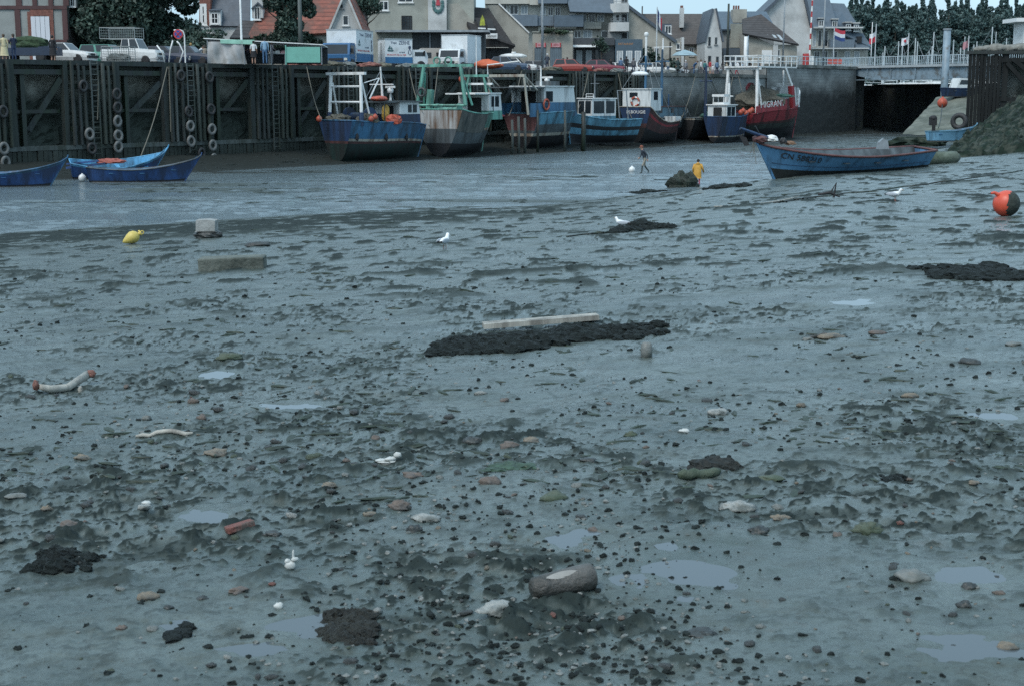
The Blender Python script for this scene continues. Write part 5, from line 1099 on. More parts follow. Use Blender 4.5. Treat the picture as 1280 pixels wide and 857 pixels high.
def truck(name, label, px, s, heading, boxc, cabc, L=4.0, W=2.2, H=2.5, cabw=None, logo=False, panel=None, z=7.0, cabh=2.0, zf=.75):
    e = thing(name, label, 'truck', Q(qt(px, s, z + 1.5), s, z), heading, 'trucks on the quay')
    mb = MB(); mb.bx(-L / 2, L / 2, -W / 2, W / 2, zf, zf + H); bx_ = mb.build('box_body', boxc, e)
    mb = MB(); mb.bx(-L / 2 - .04, L / 2 + .04, -W / 2 - .04, W / 2 + .04, zf + H, zf + H + .07); mb.build('roof_trim', CHROME, bx_)
    cw = cabw or W * .92; x = L / 2 + .06
    mb = MB(); mb.prism([(x, .45), (x + 1.35, .45), (x + 1.42, 1.15), (x + 1.22, cabh - .1), (x + 1.0, cabh), (x, cabh)], -cw / 2, cw / 2, 'y'); cb_ = mb.build('cab', cabc, e)
    def sx(zz): return x + 1.42 - .2 * (zz - 1.15) / (cabh - 1.25)
    mb = MB(); a, b_ = 1.22, cabh - .14; mb.slab([(sx(a) + .005, -cw * .43, a), (sx(a) + .005, cw * .43, a), (sx(b_) + .005, cw * .41, b_), (sx(b_) + .005, -cw * .41, b_)], .014); mb.build('windscreen', GLASS, cb_)
    for sd in (-1, 1):
        y = sd * (cw / 2 + .003); mb = MB(); mb.prism([(x + .2, 1.2), (x + 1.2, 1.2), (x + 1.05, cabh - .2), (x + .2, cabh - .2)], min(y, y + sd * .014), max(y, y + sd * .014), 'y'); mb.build('side_window', GLASS, cb_)
        mb = MB(); mb.bx(x + 1.38, x + 1.45, sd * cw * .36 - .14, sd * cw * .36 + .14, .68, .88); mb.build('headlight', LAMPG, cb_)
        mb = MB(); mb.bx(x + 1.0, x + 1.1, sd * (cw / 2 + .12) - .09, sd * (cw / 2 + .12) + .09, 1.3, 1.65); mb.build('mirror', BLACK, cb_)
    mb = MB(); mb.bx(x + 1.36, x + 1.46, -cw / 2, cw / 2, .42, .58); mb.build('bumper', BLACK, e); mb = MB(); mb.bx(x + 1.40, x + 1.435, -cw * .26, cw * .26, .68, .86); mb.build('grille', BLACK, cb_)
    wheels(e, (-L * .28, x + .75), W, .40)
    mb = MB(); mb.bx(-L / 2 + .2, x + 1.2, -.5, .5, .45, zf); mb.build('chassis', BLACK, e)
    mb = MB(); mb.bx(-L / 2 - .03, -L / 2 - .008, -W * .47, -.02, zf + .1, zf + H - .15); mb.build('rear_door', boxc, bx_); mb = MB(); mb.bx(-L / 2 - .03, -L / 2 - .008, .02, W * .47, zf + .1, zf + H - .15); mb.build('rear_door', boxc, bx_)
    for y in (-.12, .12): mb = MB(); mb.tube([(-L / 2 - .05, y, zf + .2), (-L / 2 - .05, y, zf + H - .3)], .02, 6); mb.build('door_bar', CHROME, bx_)
    if logo:
        for sd in logo:
            y = sd * (W / 2 + .006); rz = 0 if sd < 0 else PI; LB = M('logo_ink', (.05, .07, .12), rough=.6); LR = M('logo_red', (.5, .06, .05), rough=.6)
            mb = MB(); mb.bx(-L / 2, L / 2, min(y, y + sd * .006), max(y, y + sd * .006), zf + .02, zf + H * .27); mb.build('blue_band', paint('truck_blue', (.03, .14, .30), .1), bx_)
            text('Yvan', .34, 'lettering', LB, bx_, (-.30 * L * (1 if sd < 0 else -1) * .62, y, zf + H * .86), (PI / 2, 0, rz), width=L * .22)
            text('ZERHE', .46, 'lettering', LB, bx_, (.2 * L * (1 if sd < 0 else -1), y, zf + H * .86), (PI / 2, 0, rz), width=L * .40)
            text('PRODUITS DE LA MER', .2, 'lettering', LR, bx_, (-.08 * L * (1 if sd < 0 else -1), y, zf + H * .355), (PI / 2, 0, rz), width=L * .7)
            text('au detail', .2, 'lettering', LB, bx_, (.12 * L * (1 if sd < 0 else -1), y, zf + H * .47), (PI / 2, 0, rz), width=L * .2)
            mb = MB(); k = 1 if sd < 0 else -1; cx = -.32 * L * k; zz = zf + H * .56      # little sailing boat
            mb.prism([(cx - .28, zz), (cx + .34, zz), (cx + .22, zz - .13), (cx - .2, zz - .13)], min(y, y + sd * .008), max(y, y + sd * .008), 'y'); mb.prism([(cx - .22, zz + .05), (cx + .02, zz + .05), (cx - .02, zz + .42)], min(y, y + sd * .008), max(y, y + sd * .008), 'y'); mb.prism([(cx + .05, zz + .05), (cx + .26, zz + .05), (cx + .05, zz + .34)], min(y, y + sd * .008), max(y, y + sd * .008), 'y'); mb.build('boat_mark', paint('logo_green', (.03, .10, .11), .1), bx_)
            mb = MB(); cx = .40 * L * k; mb.blob((cx, y, zf + H * .67), (.12, .02, .15), 1, .2); mb.tube([(cx, y, zf + H * .60), (cx + .12, y, zf + H * .52), (cx + .15, y, zf + H * .42), (cx, y, zf + H * .36), (cx - .13, y, zf + H * .42), (cx - .12, y, zf + H * .52)], .03, 6, closed=True); mb.build('fish_mark', LB, bx_)
    return e
CBL = paint('lorry_blue', (.030, .12, .26), .15); BXW = M('truck_white', (.66, .70, .72), rough=.4, var=.05, stain=(.5, .52, .52), samt=.25)
truck('blue_cab_truck', 'white box truck with blue cab facing the quay and lettered side', 438, 7.0, R(-103), BXW, CBL, 4.4, 2.6, 2.6, logo=(1,), cabw=2.4, cabh=2.1, zf=.6)
truck('white_van_truck', 'white lettered box van seen from behind with blue lower band', 494, 6.5, R(24), BXW, BXW, 2.5, 1.9, 2.05, logo=(-1,), cabh=1.75, zf=.55)
truck('white_box_truck', 'plain white box truck with white cab facing the quay beside the sign house', 577, 6.5, R(-108), BXW, BXW, 3.8, 2.5, 2.5, cabw=2.0, cabh=1.95, zf=.7)
# pale caravan between them
e = thing('caravan', 'pale beige caravan between the lettered van and the white box truck', 'caravan', Q(qt(540, 9), 9), R(10)); mb = MB()
mb.prism([(-1.3, .5), (1.3, .5), (1.4, 1.1), (1.2, 1.95), (.9, 2.1), (-1.0, 2.1), (-1.4, 1.8), (-1.4, 1.0)], -.9, .9, 'y'); mb.build('body', M('caravan_beige', (.45, .42, .38), rough=.5, var=.08), e)
mb = MB(); mb.bx(-.95, -.15, -.92, -.905, 1.2, 1.7); mb.build('window', GLASS, e); mb = MB(); mb.bx(.3, 1.0, -.92, -.905, 1.2, 1.7); mb.build('window', GLASS, e); wheels(e, (0,), 1.8)
# dark pickup with a load of nets at far left
e = thing('pickup_truck', 'dark pickup loaded with green netting at far left', 'pickup', Q(qt(34, 4.5, 7.8), 4.5), YW); mb = MB()
mb.bx(-2.0, 1.2, -.8, .8, .45, .95); mb.prism([(1.2, .45), (2.1, .45), (2.1, .95), (1.8, 1.05), (1.2, 1.0)], -.8, .8, 'y'); mb.build('body', CNB, e); wheels(e, (-1.3, 1.3), 1.6, .33)
mb = MB(); mb.blob((0, 0, 0), (1.3, .7, .55), 4, .3, 2); tag(mb.build('net_load', M('dark_green_netting', (.03, .055, .025), rough=.9, var=.5, scale=5, bump=1), loc=Q(qt(38, 4.5, 8), 4.5, 8.2)), 'heap of dark green netting on the pickup at far left', 'net')
# orange inflatable dinghy on the quay edge
p = Q(qt(610, 1.6), 1.6, 7.25); mb = MB(); mb.prism([(-1.3, .15), (1.3, .15), (1.0, .5), (.1, .75), (-.4, .72), (-1.1, .45)], -.6, .6, 'y'); mb.blob((0, 0, .2), (1.4, .7, .3), 2, .1); tag(mb.build('orange_dinghy', M('orange_canvas', (.55, .13, .06), rough=.7, var=.2), loc=p, rz=R(-5), smooth=True), 'faded orange covered dinghy on the quay edge left of the slate saloon', 'dinghy')

# market stall
SX0, SX1 = at(259, 55, 103).x, at(404, 55, 103).x; SY = 103.0; zt = at(300, 49, SY).z
st = thing('market_stall', 'market stall with white awning, grey tarpaulin and sea green side panel', 'stall', (SX0, SY, 7)); W_ = SX1 - SX0; h0, h1 = zt - 7, at(400, 57, SY).z - 7
mb = MB(); mb.slab([(-.2, -.3, h0), (W_, -.3, h1), (W_, 2.4, h1 - .1), (-.2, 2.4, h0 - .1)], .06); mb.build('awning', WHITE, st)
mb = MB(); mb.slab([(1.0, -.33, h0 - .32), (3.4, -.33, h0 - .40), (3.4, -.33, h0 - .08), (1.0, -.33, h0 - .05)], .02); mb.build('valance', M('pale_green_cloth', (.28, .52, .42), rough=.8), st)
TARP = M('grey_tarpaulin', (.40, .40, .40), rough=.7, var=.12, scale=1.5, stain=(.28, .28, .27)); tw = at(304, 60, SY).x - SX0
mb = MB(); mb.sheet(lambda u, v: (.05 + (tw - .05) * u + .25 * u * (1 - v), -.25 + .10 * math.sin(u * 21 + v * 2) * (1 - v * .6) + .08 * math.sin(u * 9 - v * 4), .05 + (h0 - .25) * v), 50, 12); mb.build('tarpaulin', TARP, st, True)
mb = MB(); gx = at(358, 60, SY).x - SX0; mb.bx(gx, W_ - .2, -.25, -.2, .15, h1 - .12); mb.bx(gx - .05, gx + .02, -.3, -.15, 0, h1); mb.build('side_panel', M('sea_green_canvas', (.16, .40, .33), rough=.7, var=.1), st)
for x in (0.05, tw + .1, at(339, 60, SY).x - SX0, W_ - .1): mb = MB(); mb.tube([(x, -.2, 0), (x, -.2, h0 - .1 if x < 4 else h1)], .035, 6); mb.build('post', STEEL, st)
mb = MB(); ta, tb_ = at(333, 70, SY).x - SX0, gx; mb.bx(ta, tb_ - .1, .2, 1.2, .75, .80)
for x in (ta + .1, tb_ - .2): mb.bx(x, x + .05, .3, .35, 0, .75)
mb.build('counter', STEEL, st); mb = MB(); mb.bx(.0, W_, 2.3, 2.4, .1, h1 - .1); mb.build('back_cloth', M('dark_canvas', (.03, .035, .04), rough=.9), st)
random.seed(21)
for i in range(4): p = (SX0 + ta + .3 + i * .42, SY + .6, 7.86); mb = MB(); mb.bx(-.18, .18, -.25, .25, -.06, .08); mb.blob((0, 0, .1), (.15, .2, .07), i, .3); tag(mb.build('goods_box', [WHITE, WHITE, M('pink_goods', (.5, .3, .3), rough=.7), WHITE][i], loc=p), ['white box at the left end of the stall counter', 'white box second on the stall counter', 'pinkish box third on the stall counter', 'white box at the right end of the stall counter'][i], 'box', 'boxes on the stall counter')
# heaps of nets and gear along the edge
HC = [M('net_brown', (.13, .12, .09), rough=.95, var=.5, scale=6, bump=1), M('net_red', (.24, .10, .08), rough=.95, var=.6, scale=6, bump=1), M('net_grey', (.16, .17, .16), rough=.95, var=.5, scale=6, bump=1)]
for i, (px, w_, c, l) in enumerate([(374, 1.6, 1, 'pink and red net heap on the edge before the green stall panel'), (393, 1.2, 1, 'red net heap on the edge at the stall corner'), (414, 2.0, 0, 'brown net heap below the blue truck cab'), (436, 1.2, 2, 'grey net heap right of the blue cab'), (462, 2.0, 1, 'reddish net heap below the lettered panel'), (480, 1.4, 0, 'brown net heap below the van doors'), (512, 2.2, 2, 'grey net heap below the lettered van side'), (545, 1.5, 0, 'brown net heap below the caravan'), (582, 1.2, 2, 'grey net heap below the white box truck'), (690, 2.0, 0, 'brown net heap left of the brick red hatchback'), (752, 1.6, 1, 'pinkish net heap below the maroon saloon'), (772, 1.5, 2, 'grey gear heap below the maroon bonnet'), (836, 2.0, 2, 'grey gear heap at the start of the masonry quay')]):
    heap('net_heap', l, 'net', Q(qt(px, .5), .55, 7.16), (w_ * .55, .45, .28), HC[c], 80 + i, rot=QA, group='net heaps along the quay edge')
# ------------------------------------------------------------------ buildings behind the quay
def wallm(n, c, **k): return M('render_' + n, c, rough=.85, var=.12, scale=.6, bump=.25, bscale=6, stain=tuple(x * .72 for x in c), sscale=.35, samt=k.pop('samt', .4), **k)
BEIGE = wallm('beige', (.36, .345, .30)); CREAM = wallm('cream', (.46, .45, .40)); LWHITE = wallm('offwhite', (.52, .53, .52)); GREYW = wallm('grey', (.24, .25, .25)); OLIVE = wallm('drab', (.33, .34, .30))
SLATE = M('slate_roof', (.075, .095, .12), rough=.6, var=.2, scale=1.5, wave=('Z', 1.9, .75)); SLATE2 = M('blue_slate', (.09, .125, .16), rough=.6, var=.15, scale=1.5, wave=('Z', 1.7, .8))
RTILE = M('red_tiles', (.25, .085, .06), rough=.75, var=.3, scale=2, wave=('Z', .8, .45), stain=(.13, .07, .055), sscale=.8); BTILE = M('brown_tiles', (.085, .075, .07), rough=.8, var=.25, scale=2, wave=('Z', 1.3, .7)); DTILE = M('dark_tiles', (.065, .06, .06), rough=.8, var=.25, scale=2, wave=('Z', 1.0, .5))
THATCH = M('dark_thatch', (.032, .03, .03), rough=.95, var=.35, scale=4, streak=True, bump=.6); TIMR = M('red_brown_timber', (.075, .035, .035), rough=.7, var=.3, streak=True); BRK = M('red_brick', (.20, .085, .065), rough=.85, var=.35, scale=5, wave=('Z', 2.2, .7)); BALC = M('blue_grey_cladding', (.13, .17, .21), rough=.6, var=.12, wave=('X', 1.3, .8)); CURT = M('net_curtain', (.36, .40, .42), rough=.7, var=.15, scale=3, streak=True)
class Bld:
    def __init__(s, name, label, cat, px, Y, z=7.0):
        s.Y = Y; s.o = Vector((at(px, 80, Y).x, Y, z)); s.e = thing(name, label, cat, s.o)
    def p(s, px, py, d=0): q = at(px, py, s.Y) - s.o; return (q.x, d, -.4 if py >= 88 else q.z)
    def wall(s, pts, D, m, d=0, name='wall', th=None):
        mb = MB(); mb.prism([(lambda q: (q[0], q[2]))(s.p(*a)) for a in pts], d, d + D, 'y'); return mb.build(name, m, s.e)
    def rect(s, x0, y0, x1, y1, d0, d1, m, name='wall', parent=None):
        a, b = s.p(x0, y1), s.p(x1, y0); mb = MB(); mb.bx(a[0], b[0], d0, d1, a[2], b[2]); return mb.build(name, m, parent or s.e)
    def slope(s, pts, m, th=.25, name='roof', parent=None):
        """pts: (px, py, depth behind facade)"""
        mb = MB(); q = [Vector(s.p(*a)) for a in pts]; n = (q[1] - q[0]).cross(q[2] - q[0])
        if n.y > 0: q = q[::-1]
        mb.slab(q, -th); return mb.build(name, m, parent or s.e)
    def win(s, x0, y0, x1, y1, fr=WHITE, pane=None, d=0, cols=2, rows=1, sill=True, name='window', fw=None, curtain=False):
        a, b = s.p(x0, y1), s.p(x1, y0); w_, h_ = b[0] - a[0], b[2] - a[2]; f = fw or min(.09, w_ * .12); mb = MB()
        mb.bx(a[0], b[0], d - .05, d - .003, a[2], a[2] + f); mb.bx(a[0], b[0], d - .05, d - .003, b[2] - f, b[2]); mb.bx(a[0], a[0] + f, d - .05, d - .003, a[2] + f, b[2] - f); mb.bx(b[0] - f, b[0], d - .05, d - .003, a[2] + f, b[2] - f)
        for i in range(1, cols): x = a[0] + w_ * i / cols; mb.bx(x - f * .4, x + f * .4, d - .045, d - .003, a[2] + f, b[2] - f)
        for i in range(1, rows): z = a[2] + h_ * i / rows; mb.bx(a[0] + f, b[0] - f, d - .042, d - .003, z - f * .3, z + f * .3)
        if sill: mb.bx(a[0] - .1, b[0] + .1, d - .14, d - .003, a[2] - .10, a[2] - .004)
        o = mb.build(name, fr, s.e); mb = MB(); mb.bx(a[0] + f * .9, b[0] - f * .9, d - .028, d - .004, a[2] + f * .9, b[2] - f * .9); mb.build('pane', pane or (CURT if curtain else GLASS), o); return o
# half-timbered house, far left
b = Bld('half_timbered_house', 'half timbered house with grey panels and white shutters at far left', 'house', -60, 118)
b.wall([(-60, 90), (83, 90), (83, -40), (-60, -40)], 9, wallm('panel_grey', (.27, .29, .28)))
b.slope([(-70, -38, -.8), (90, -38, -.8), (90, -110, 5), (-70, -110, 5)], BTILE); b.slope([(-70, -38, 10), (90, -38, 10), (90, -110, 5), (-70, -110, 5)], BTILE)
b.rect(-60, 7.5, 84, 12, -.12, 0, TIMR, 'timber_rail'); b.rect(-60, 50, 84, 53, -.1, 0, TIMR, 'timber_rail')
for x in (-20, 20.5, 79.5): b.rect(x, -38, x + 4.5, 7.4, -.1, 0, TIMR, 'timber_post'); b.rect(x, 12.1, x + 4.5, 49.9, -.1, 0, TIMR, 'timber_post')
for x in (41, 61): b.rect(x, -38, x + 3.4, 7.4, -.1, 0, TIMR, 'timber_post')
b.rect(38, 15, 42, 80, -.1, 0, BRK, 'brick_jamb'); b.rect(62.3, 15, 66.5, 80, -.1, 0, BRK, 'brick_jamb'); b.rect(38, 12.2, 66.5, 20, -.09, 0, BRK, 'brick_lintel')
mb = MB(); a, c = b.p(42.2, 80), b.p(62.2, 21)
for i in range(4):
    w_ = (c[0] - a[0]) / 4; mb = MB(); mb.bx(a[0] + w_ * i + .015, a[0] + w_ * (i + 1) - .015, -.16, -.11, a[2], c[2]); mb.build('shutter', M('shutter_white', (.60, .62, .66), rough=.5, var=.08, streak=True), b.e)
b.rect(84.5, -10, 92, 9.5, .5, 4, LWHITE, 'side_bay'); b.win(86, -4, 91, 8, d=.5)
# mansard house
b = Bld('mansard_house', 'house with blue slate mansard roof and white dormer behind the stall', 'house', 248, 142)
b.wall([(248, 90), (312, 90), (312, 33), (248, 33)], 8, LWHITE); b.wall([(249, 33), (263, 33), (263, -30), (249, -30)], 8, BRK)
b.slope([(262, 33, -.3), (313, 33, -.3), (308, -40, 2.2), (266, -40, 2.2)], SLATE)
b.rect(263.5, 13, 277, 32.5, -.6, 2, WHITE, 'dormer'); b.win(266, 17, 274, 30.5, d=-.6, cols=2, rows=2); b.slope([(262.5, 13.5, -.8), (278, 13.5, -.8), (274, 9.5, 1), (266.5, 9.5, 1)], SLATE, .1, 'dormer_roof')
b.win(250.5, 5, 258, 32, d=0, fw=.28, cols=1, rows=2, name='bay_window')
# house with red tiled roof and white gable
b = Bld('red_tiled_house', 'house with red tiled roof and white gable end', 'house', 300, 128)
b.wall([(312, 90), (412, 90), (412, 40), (312, 46)], 6, CREAM, .4)
b.slope([(309, 48, -.2), (414, 41, -.2), (428, -12, 4), (327, -14, 4)], RTILE, .2)
b.slope([(288, 48, -.4), (312, 48, -.4), (322, 25, 2.5), (296, 24, 2.5)], DTILE, .2, 'lean_to_roof'); b.rect(290, 48.5, 311, 90, 0, 4, CREAM, 'lean_to_wall')
b.wall([(412.5, 90), (452, 90), (452, 38), (432, -8), (412.5, 38)], 6, wallm('gable_white', (.50, .51, .50)), .1, 'gable_wall')
for pp in (((411, 40), (431.5, -9)), ((453, 40), (432.5, -9))):
    q = [Vector(b.p(*a)) for a in pp]; mb = MB(); mb.beam(q[0] + Vector((0, .0, 0)), q[1] + Vector((0, 0, 0)), .5, .16, up=(0, 0, 1)); mb.build('barge_board', LWHITE, b.e)
b.slope([(453, 39, 0), (433, -9, 0), (433, -9, 7), (453, 39, 7)], RTILE, .15)
b.win(428.5, 19.5, 435.5, 32, d=.1, cols=1); b.win(425, 6, 428.5, 10.5, d=.1, cols=1, pane=DARKM, fr=GREYW)
b.rect(312, -2, 325, 22, 1.2, 4, LWHITE, 'dormer'); b.win(315, 8, 322, 24, d=1.2, cols=2); b.slope([(311, 10, 1), (318.5, 3, 1), (318.5, 3, 5), (311, 10, 5)], SLATE, .12, 'dormer_roof'); b.slope([(326, 10, 1), (318.5, 3, 1), (318.5, 3, 5), (326, 10, 5)], SLATE, .12, 'dormer_roof')
# big drab block with emblem panel
b = Bld('drab_apartment_block', 'large drab rendered block with few windows and an emblem panel', 'building', 452, 150)
b.wall([(453, 90), (536, 90), (536, -40), (453, -40)], 9, OLIVE); b.rect(536, -40, 558, 90, -.4, 8.6, LWHITE, 'emblem_panel'); b.rect(558, -40, 592, 90, .6, 9, OLIVE, 'side_wall')
b.win(474, 1.5, 485.5, 13.5, cols=2); b.win(498, -14, 516, 3.5, cols=2); b.win(448.5 + 5, -20, 460, 1.5, cols=2); b.win(502, 20, 515, 37.5, fr=DARKM, cols=4, rows=4, sill=True); b.rect(454.5, 13, 459.5, 37, -.05, -.004, DARKM, 'doorway')
em = thing('wall_emblem', 'red and green emblem with a wreath on the pale wall panel', 'emblem', (0, 0, 0))
q = at(547.5, 4, 149.55); em.location = q; s_ = 150 / FPX
mb = MB(); mb.prism([(-1.7 * s_, 5 * s_), (1.7 * s_, 5 * s_), (2.4 * s_, -3 * s_), (-2.4 * s_, -3 * s_)], -.1, .02, 'y'); mb.build('red_shield', M('emblem_red', (.42, .05, .07), rough=.6), em)
GRN = M('emblem_green', (.06, .14, .14), rough=.7, var=.3)
for i in range(9):
    a = R(160 + 220 * i / 8); mb = MB(); mb.blob((math.cos(a) * 5.6 * s_, -.05, math.sin(a) * 8.5 * s_ - 2 * s_), (.17, .06, .22), i, .2, nu=8, nv=6); mb.build('wreath_leaf', GRN, em)
# flat roofed garage under it
b = Bld('flat_roofed_garage', 'low flat roofed garage with dark grey doors behind the caravan', 'garage', 470, 141)
b.rect(470, 38.3, 612, 41, -1.0, 5, M('zinc_edge', (.26, .29, .31), rough=.5), 'flat_roof'); b.rect(470, 41.2, 606, 90, .4, 5, M('dark_grey_doors', (.045, .055, .062), rough=.6, var=.2, wave=('X', 1.0, .7)), 'wall')
b.rect(470, 41.2, 515, 90, .1, .38, OLIVE, 'pier')
for x in (537, 551, 585): b.rect(x, 41.2, x + 1, 90, .1, .38, STEEL, 'post')
# house with dark thatched slope
b = Bld('thatched_house', 'house with steep dark thatched roof, skylights and white name sign', 'house', 560, 150)
b.wall([(559, 90), (612, 90), (604, 44), (573, 5), (559, 5)], 7, BEIGE, .2)
b.slope([(591.5, 41, -1.6), (643, 58.5, -1.6), (610, 8.5, 3), (571, 5.5, 3)], THATCH, .4)
b.slope([(592, 41, -1.62), (643, 58.5, -1.62), (644, 60, -1.4), (600, 60, -1.4)], THATCH, .25, 'thatch_skirt')
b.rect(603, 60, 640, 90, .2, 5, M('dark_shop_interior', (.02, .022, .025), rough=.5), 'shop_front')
for x, y in ((597, 22.5), (609, 23.5)):
    o = b.slope([(x + 1.5, y + 13, .55 - 1.2), (x + 10, y + 13.5, .55 - 1.2), (x + 5.5, y, 1.2 - .9), (x - 3, y, 1.2 - .9)], DARKM, .1, 'skylight'); b.slope([(x + 1, y + 14, -1.0), (x + 10.5, y + 14.4, -1.0), (x + 10.2, y + 13.2, -.8), (x + .6, y + 12.8, -.8)], WHITE, .08, 'sill', o)
o = b.rect(608, 43, 622, 49.5, -1.95, -1.85, WHITE, 'name_sign'); a = b.p(615, 46.3); text('Normand', .42, 'lettering', BLACK, o, (a[0], -1.96, a[2]), (PI / 2, 0, 0), width=.92)
q = at(603, 26, 148.3); mb = MB(); mb.prism([(-.28, -.5), (.28, -.5), (.2, .1), (0, .55), (-.2, .1)], -.08, .08, 'y'); tag(mb.build('yellow_banner', M('yellow_green_cloth', (.35, .38, .05), rough=.7, var=.4, scale=4), loc=q), 'yellow green cloth hanging from the thatched skylight', 'cloth')
# sloped wing wall
b = Bld('sloped_wing_wall', 'sloping beige wing wall with white coping right of the thatch', 'wall', 608, 154)
b.wall([(609, 7), (624, 7), (661, 43), (659, 90), (641, 90), (641, 58)], .7, BEIGE); q = [Vector(b.p(*a)) for a in ((623.5, 6), (661.5, 42.5))]
mb = MB(); mb.beam(q[0] + Vector((0, .3, .08)), q[1] + Vector((0, .3, .08)), .95, .14, up=(0, 0, 1)); mb.build('coping', WHITE, b.e)
# stepped apartment block
b = Bld('apartment_block', 'stepped apartment block with blue grey balconies', 'building', 612, 178)
b.wall([(606, 90), (770, 90), (770, -40), (606, -40)], 10, CREAM, 1.2)
b.rect(606, -6, 662, 5, .2, 1.19, CREAM, 'balcony'); b.rect(624, 19, 672, 33, -.4, 1.19, BALC, 'balcony'); b.rect(672.4, 20.5, 692, 32.5, -.1, 1.19, BALC, 'balcony'); b.rect(692.4, 20, 729, 34, -.8, 1.19, SLATE2, 'balcony'); b.rect(662, -6, 676, 6.5, -.1, 1.19, CREAM, 'balcony'); b.rect(672.4, -8, 709, 5, -.6, 1.19, BALC, 'balcony')
b.rect(673, 33, 683, 39.6, .3, 1.19, CREAM, 'planter')
b.slope([(712, 15.5, -1.2), (766, 17, -1.2), (766, -22, 1.0), (704, -22, 1.0)], SLATE2, .2); 
for x0, x1, y0, y1 in ((614, 622, 5.5, 17), (625, 634, 5.5, 17), (637, 648, 5.5, 18), (651, 660, 6, 18), (675, 683, 7, 19), (685, 692, 8, 19.5), (694, 701, 8, 19.5), (711, 722, 17, 27), (723, 734, 17.5, 28), (736, 745, 18, 28), (747, 756, 18, 27), (718, 727, 38, 47.5), (729, 741, 37, 47.5), (752, 768, 38, 48), (694, 704, 34.5, 40), (706, 715, 34.5, 46)): b.win(x0, y0, x1, y1, d=1.19, cols=2, curtain=(int(x0) % 3 == 0), sill=False)
b.rect(692.4, 34.1, 720, 36, -.5, 1.19, CREAM, 'balcony_slab'); b.rect(730, 28, 752, 36, .4, 1.19, CREAM, 'balcony')
b.wall([(766.5, 90), (785.5, 90), (785.5, -40), (766.5, -40)], 9, LWHITE, .0, 'tower_wall')
for y0 in (5.5, 29): 
    mb = MB(); a, c = b.p(760, y0 + 11), b.p(785, y0); mb.prism([(a[0], .2), (a[0] + .25, -.9), (a[0] + .9, -1.5), (c[0], -1.5), (c[0], 1)], a[2], c[2], 'z'); mb.build('balcony', LWHITE, b.e); rails(b.e, [(a[0] + .3, -.85, c[2]), (a[0] + .9, -1.4, c[2]), (c[0] - .5, -1.4, c[2])], .5, STEEL, .03)
for x0, x1, y0, y1 in ((776.5, 784.5, 17.5, 28), (776.5, 784.5, -4, 4), (776.5, 784.5, 41, 49), (770, 774, 19, 26), (770, 774, 42, 49)): b.win(x0, y0, x1, y1, d=0, cols=1, fr=GREYW, pane=DARKM, sill=False)
b.rect(760, 40, 776, 50, -.3, 1.1, GREYW, 'lower_balcony')
# beige garages with red signs
b = Bld('beige_garage_block', 'beige flat block with two garage doors under red signs', 'building', 665, 162)
b.rect(666, 41, 716, 90, 0, 6, BEIGE, 'wall'); b.rect(665.5, 39.6, 716.5, 40.9, -.1, 6.1, OLIVE, 'parapet')
for x, sx in ((668, 669.5), (687.5, 688.5)):
    o = b.rect(x, 60, x + 14.5, 90, -.06, -.004, M('garage_door', (.12, .16, .19), rough=.6, var=.2, wave=('X', 1.5, .7)), 'garage_door')
    b.rect(sx, 54, sx + 12.5, 59.4, -.16, -.004, M('sign_pink', (.55, .30, .32), rough=.5), 'sign'); b.rect(sx, 54, sx + 1.3, 59.4, -.18, -.161, M('sign_red', (.5, .05, .06), rough=.5), 'sign_edge'); b.rect(sx + 11.2, 54, sx + 12.5, 59.4, -.18, -.161, M('sign_red', ()), 'sign_edge')
    a = b.p(sx + 6.2, 56.7); text('GARAGE', .3, 'lettering', M('sign_red', ()), b.e, (a[0], -.165, a[2]), (PI / 2, 0, 0), width=.62)
# dark shopfront
b = Bld('dark_shopfront', 'low dark shopfront with white awning edge and orange lettering', 'shop', 716, 168)
b.rect(717, 48, 768, 90, .0, 5, M('shop_dark', (.035, .042, .048), rough=.5, var=.2), 'wall'); b.rect(716.8, 48, 768, 57, -.5, -.01, M('shop_fascia', (.05, .055, .062), rough=.5), 'fascia')
mb = MB(); a, c = b.p(716, 60), b.p(750, 58.3); mb.slab([(a[0], -1.4, a[2]), (c[0], -1.4, a[2]), (c[0], -.5, c[2] + .1), (a[0], -.5, c[2] + .1)], .05); mb.build('awning', WHITE, b.e)
for x in (719, 731, 743): b.win(x, 62, x + 10, 88, cols=1, curtain=(x != 743), sill=False, fr=DARKM)
b.rect(768.3, 49.5, 803, 90, -.3, 5, M('shop_blue', (.065, .10, .13), rough=.5, var=.15), 'blue_front'); a = b.p(782, 55.5); text('RESTAURANT', .32, 'lettering', M('orange_letter', (.45, .22, .08), rough=.5), b.e, (a[0], -.31, a[2]), (PI / 2, 0, 0), width=1.7)
for x in (770.5, 782, 793): b.win(x, 64, x + 8, 88, d=-.3, cols=2, curtain=True, sill=False, fr=WHITE)
# plain gable house
b = Bld('plain_gable_house', 'plain beige house with long slate roof slope and small dormer', 'house', 785, 178)
b.wall([(786, 90), (851, 90), (851, 53), (842, 50), (786, 8)], 8, BEIGE); b.slope([(784, 5, -.3), (846, 51, -.3), (846, 51, 8.5), (784, 5, 8.5)], SLATE, .35)
b.rect(826, 30, 840, 43, .5, 5, SLATE, 'dormer'); b.win(831.5, 32, 839.8, 42.5, d=.5, cols=2); b.rect(851, 47, 855, 90, -.2, 6, LWHITE, 'end_wall'); b.win(845.5, 55, 850, 62, cols=1); b.rect(836.5, 53, 838.5, 75, -.06, -.004, DARKM, 'doorway'); b.win(818, 60, 824, 70, cols=2)
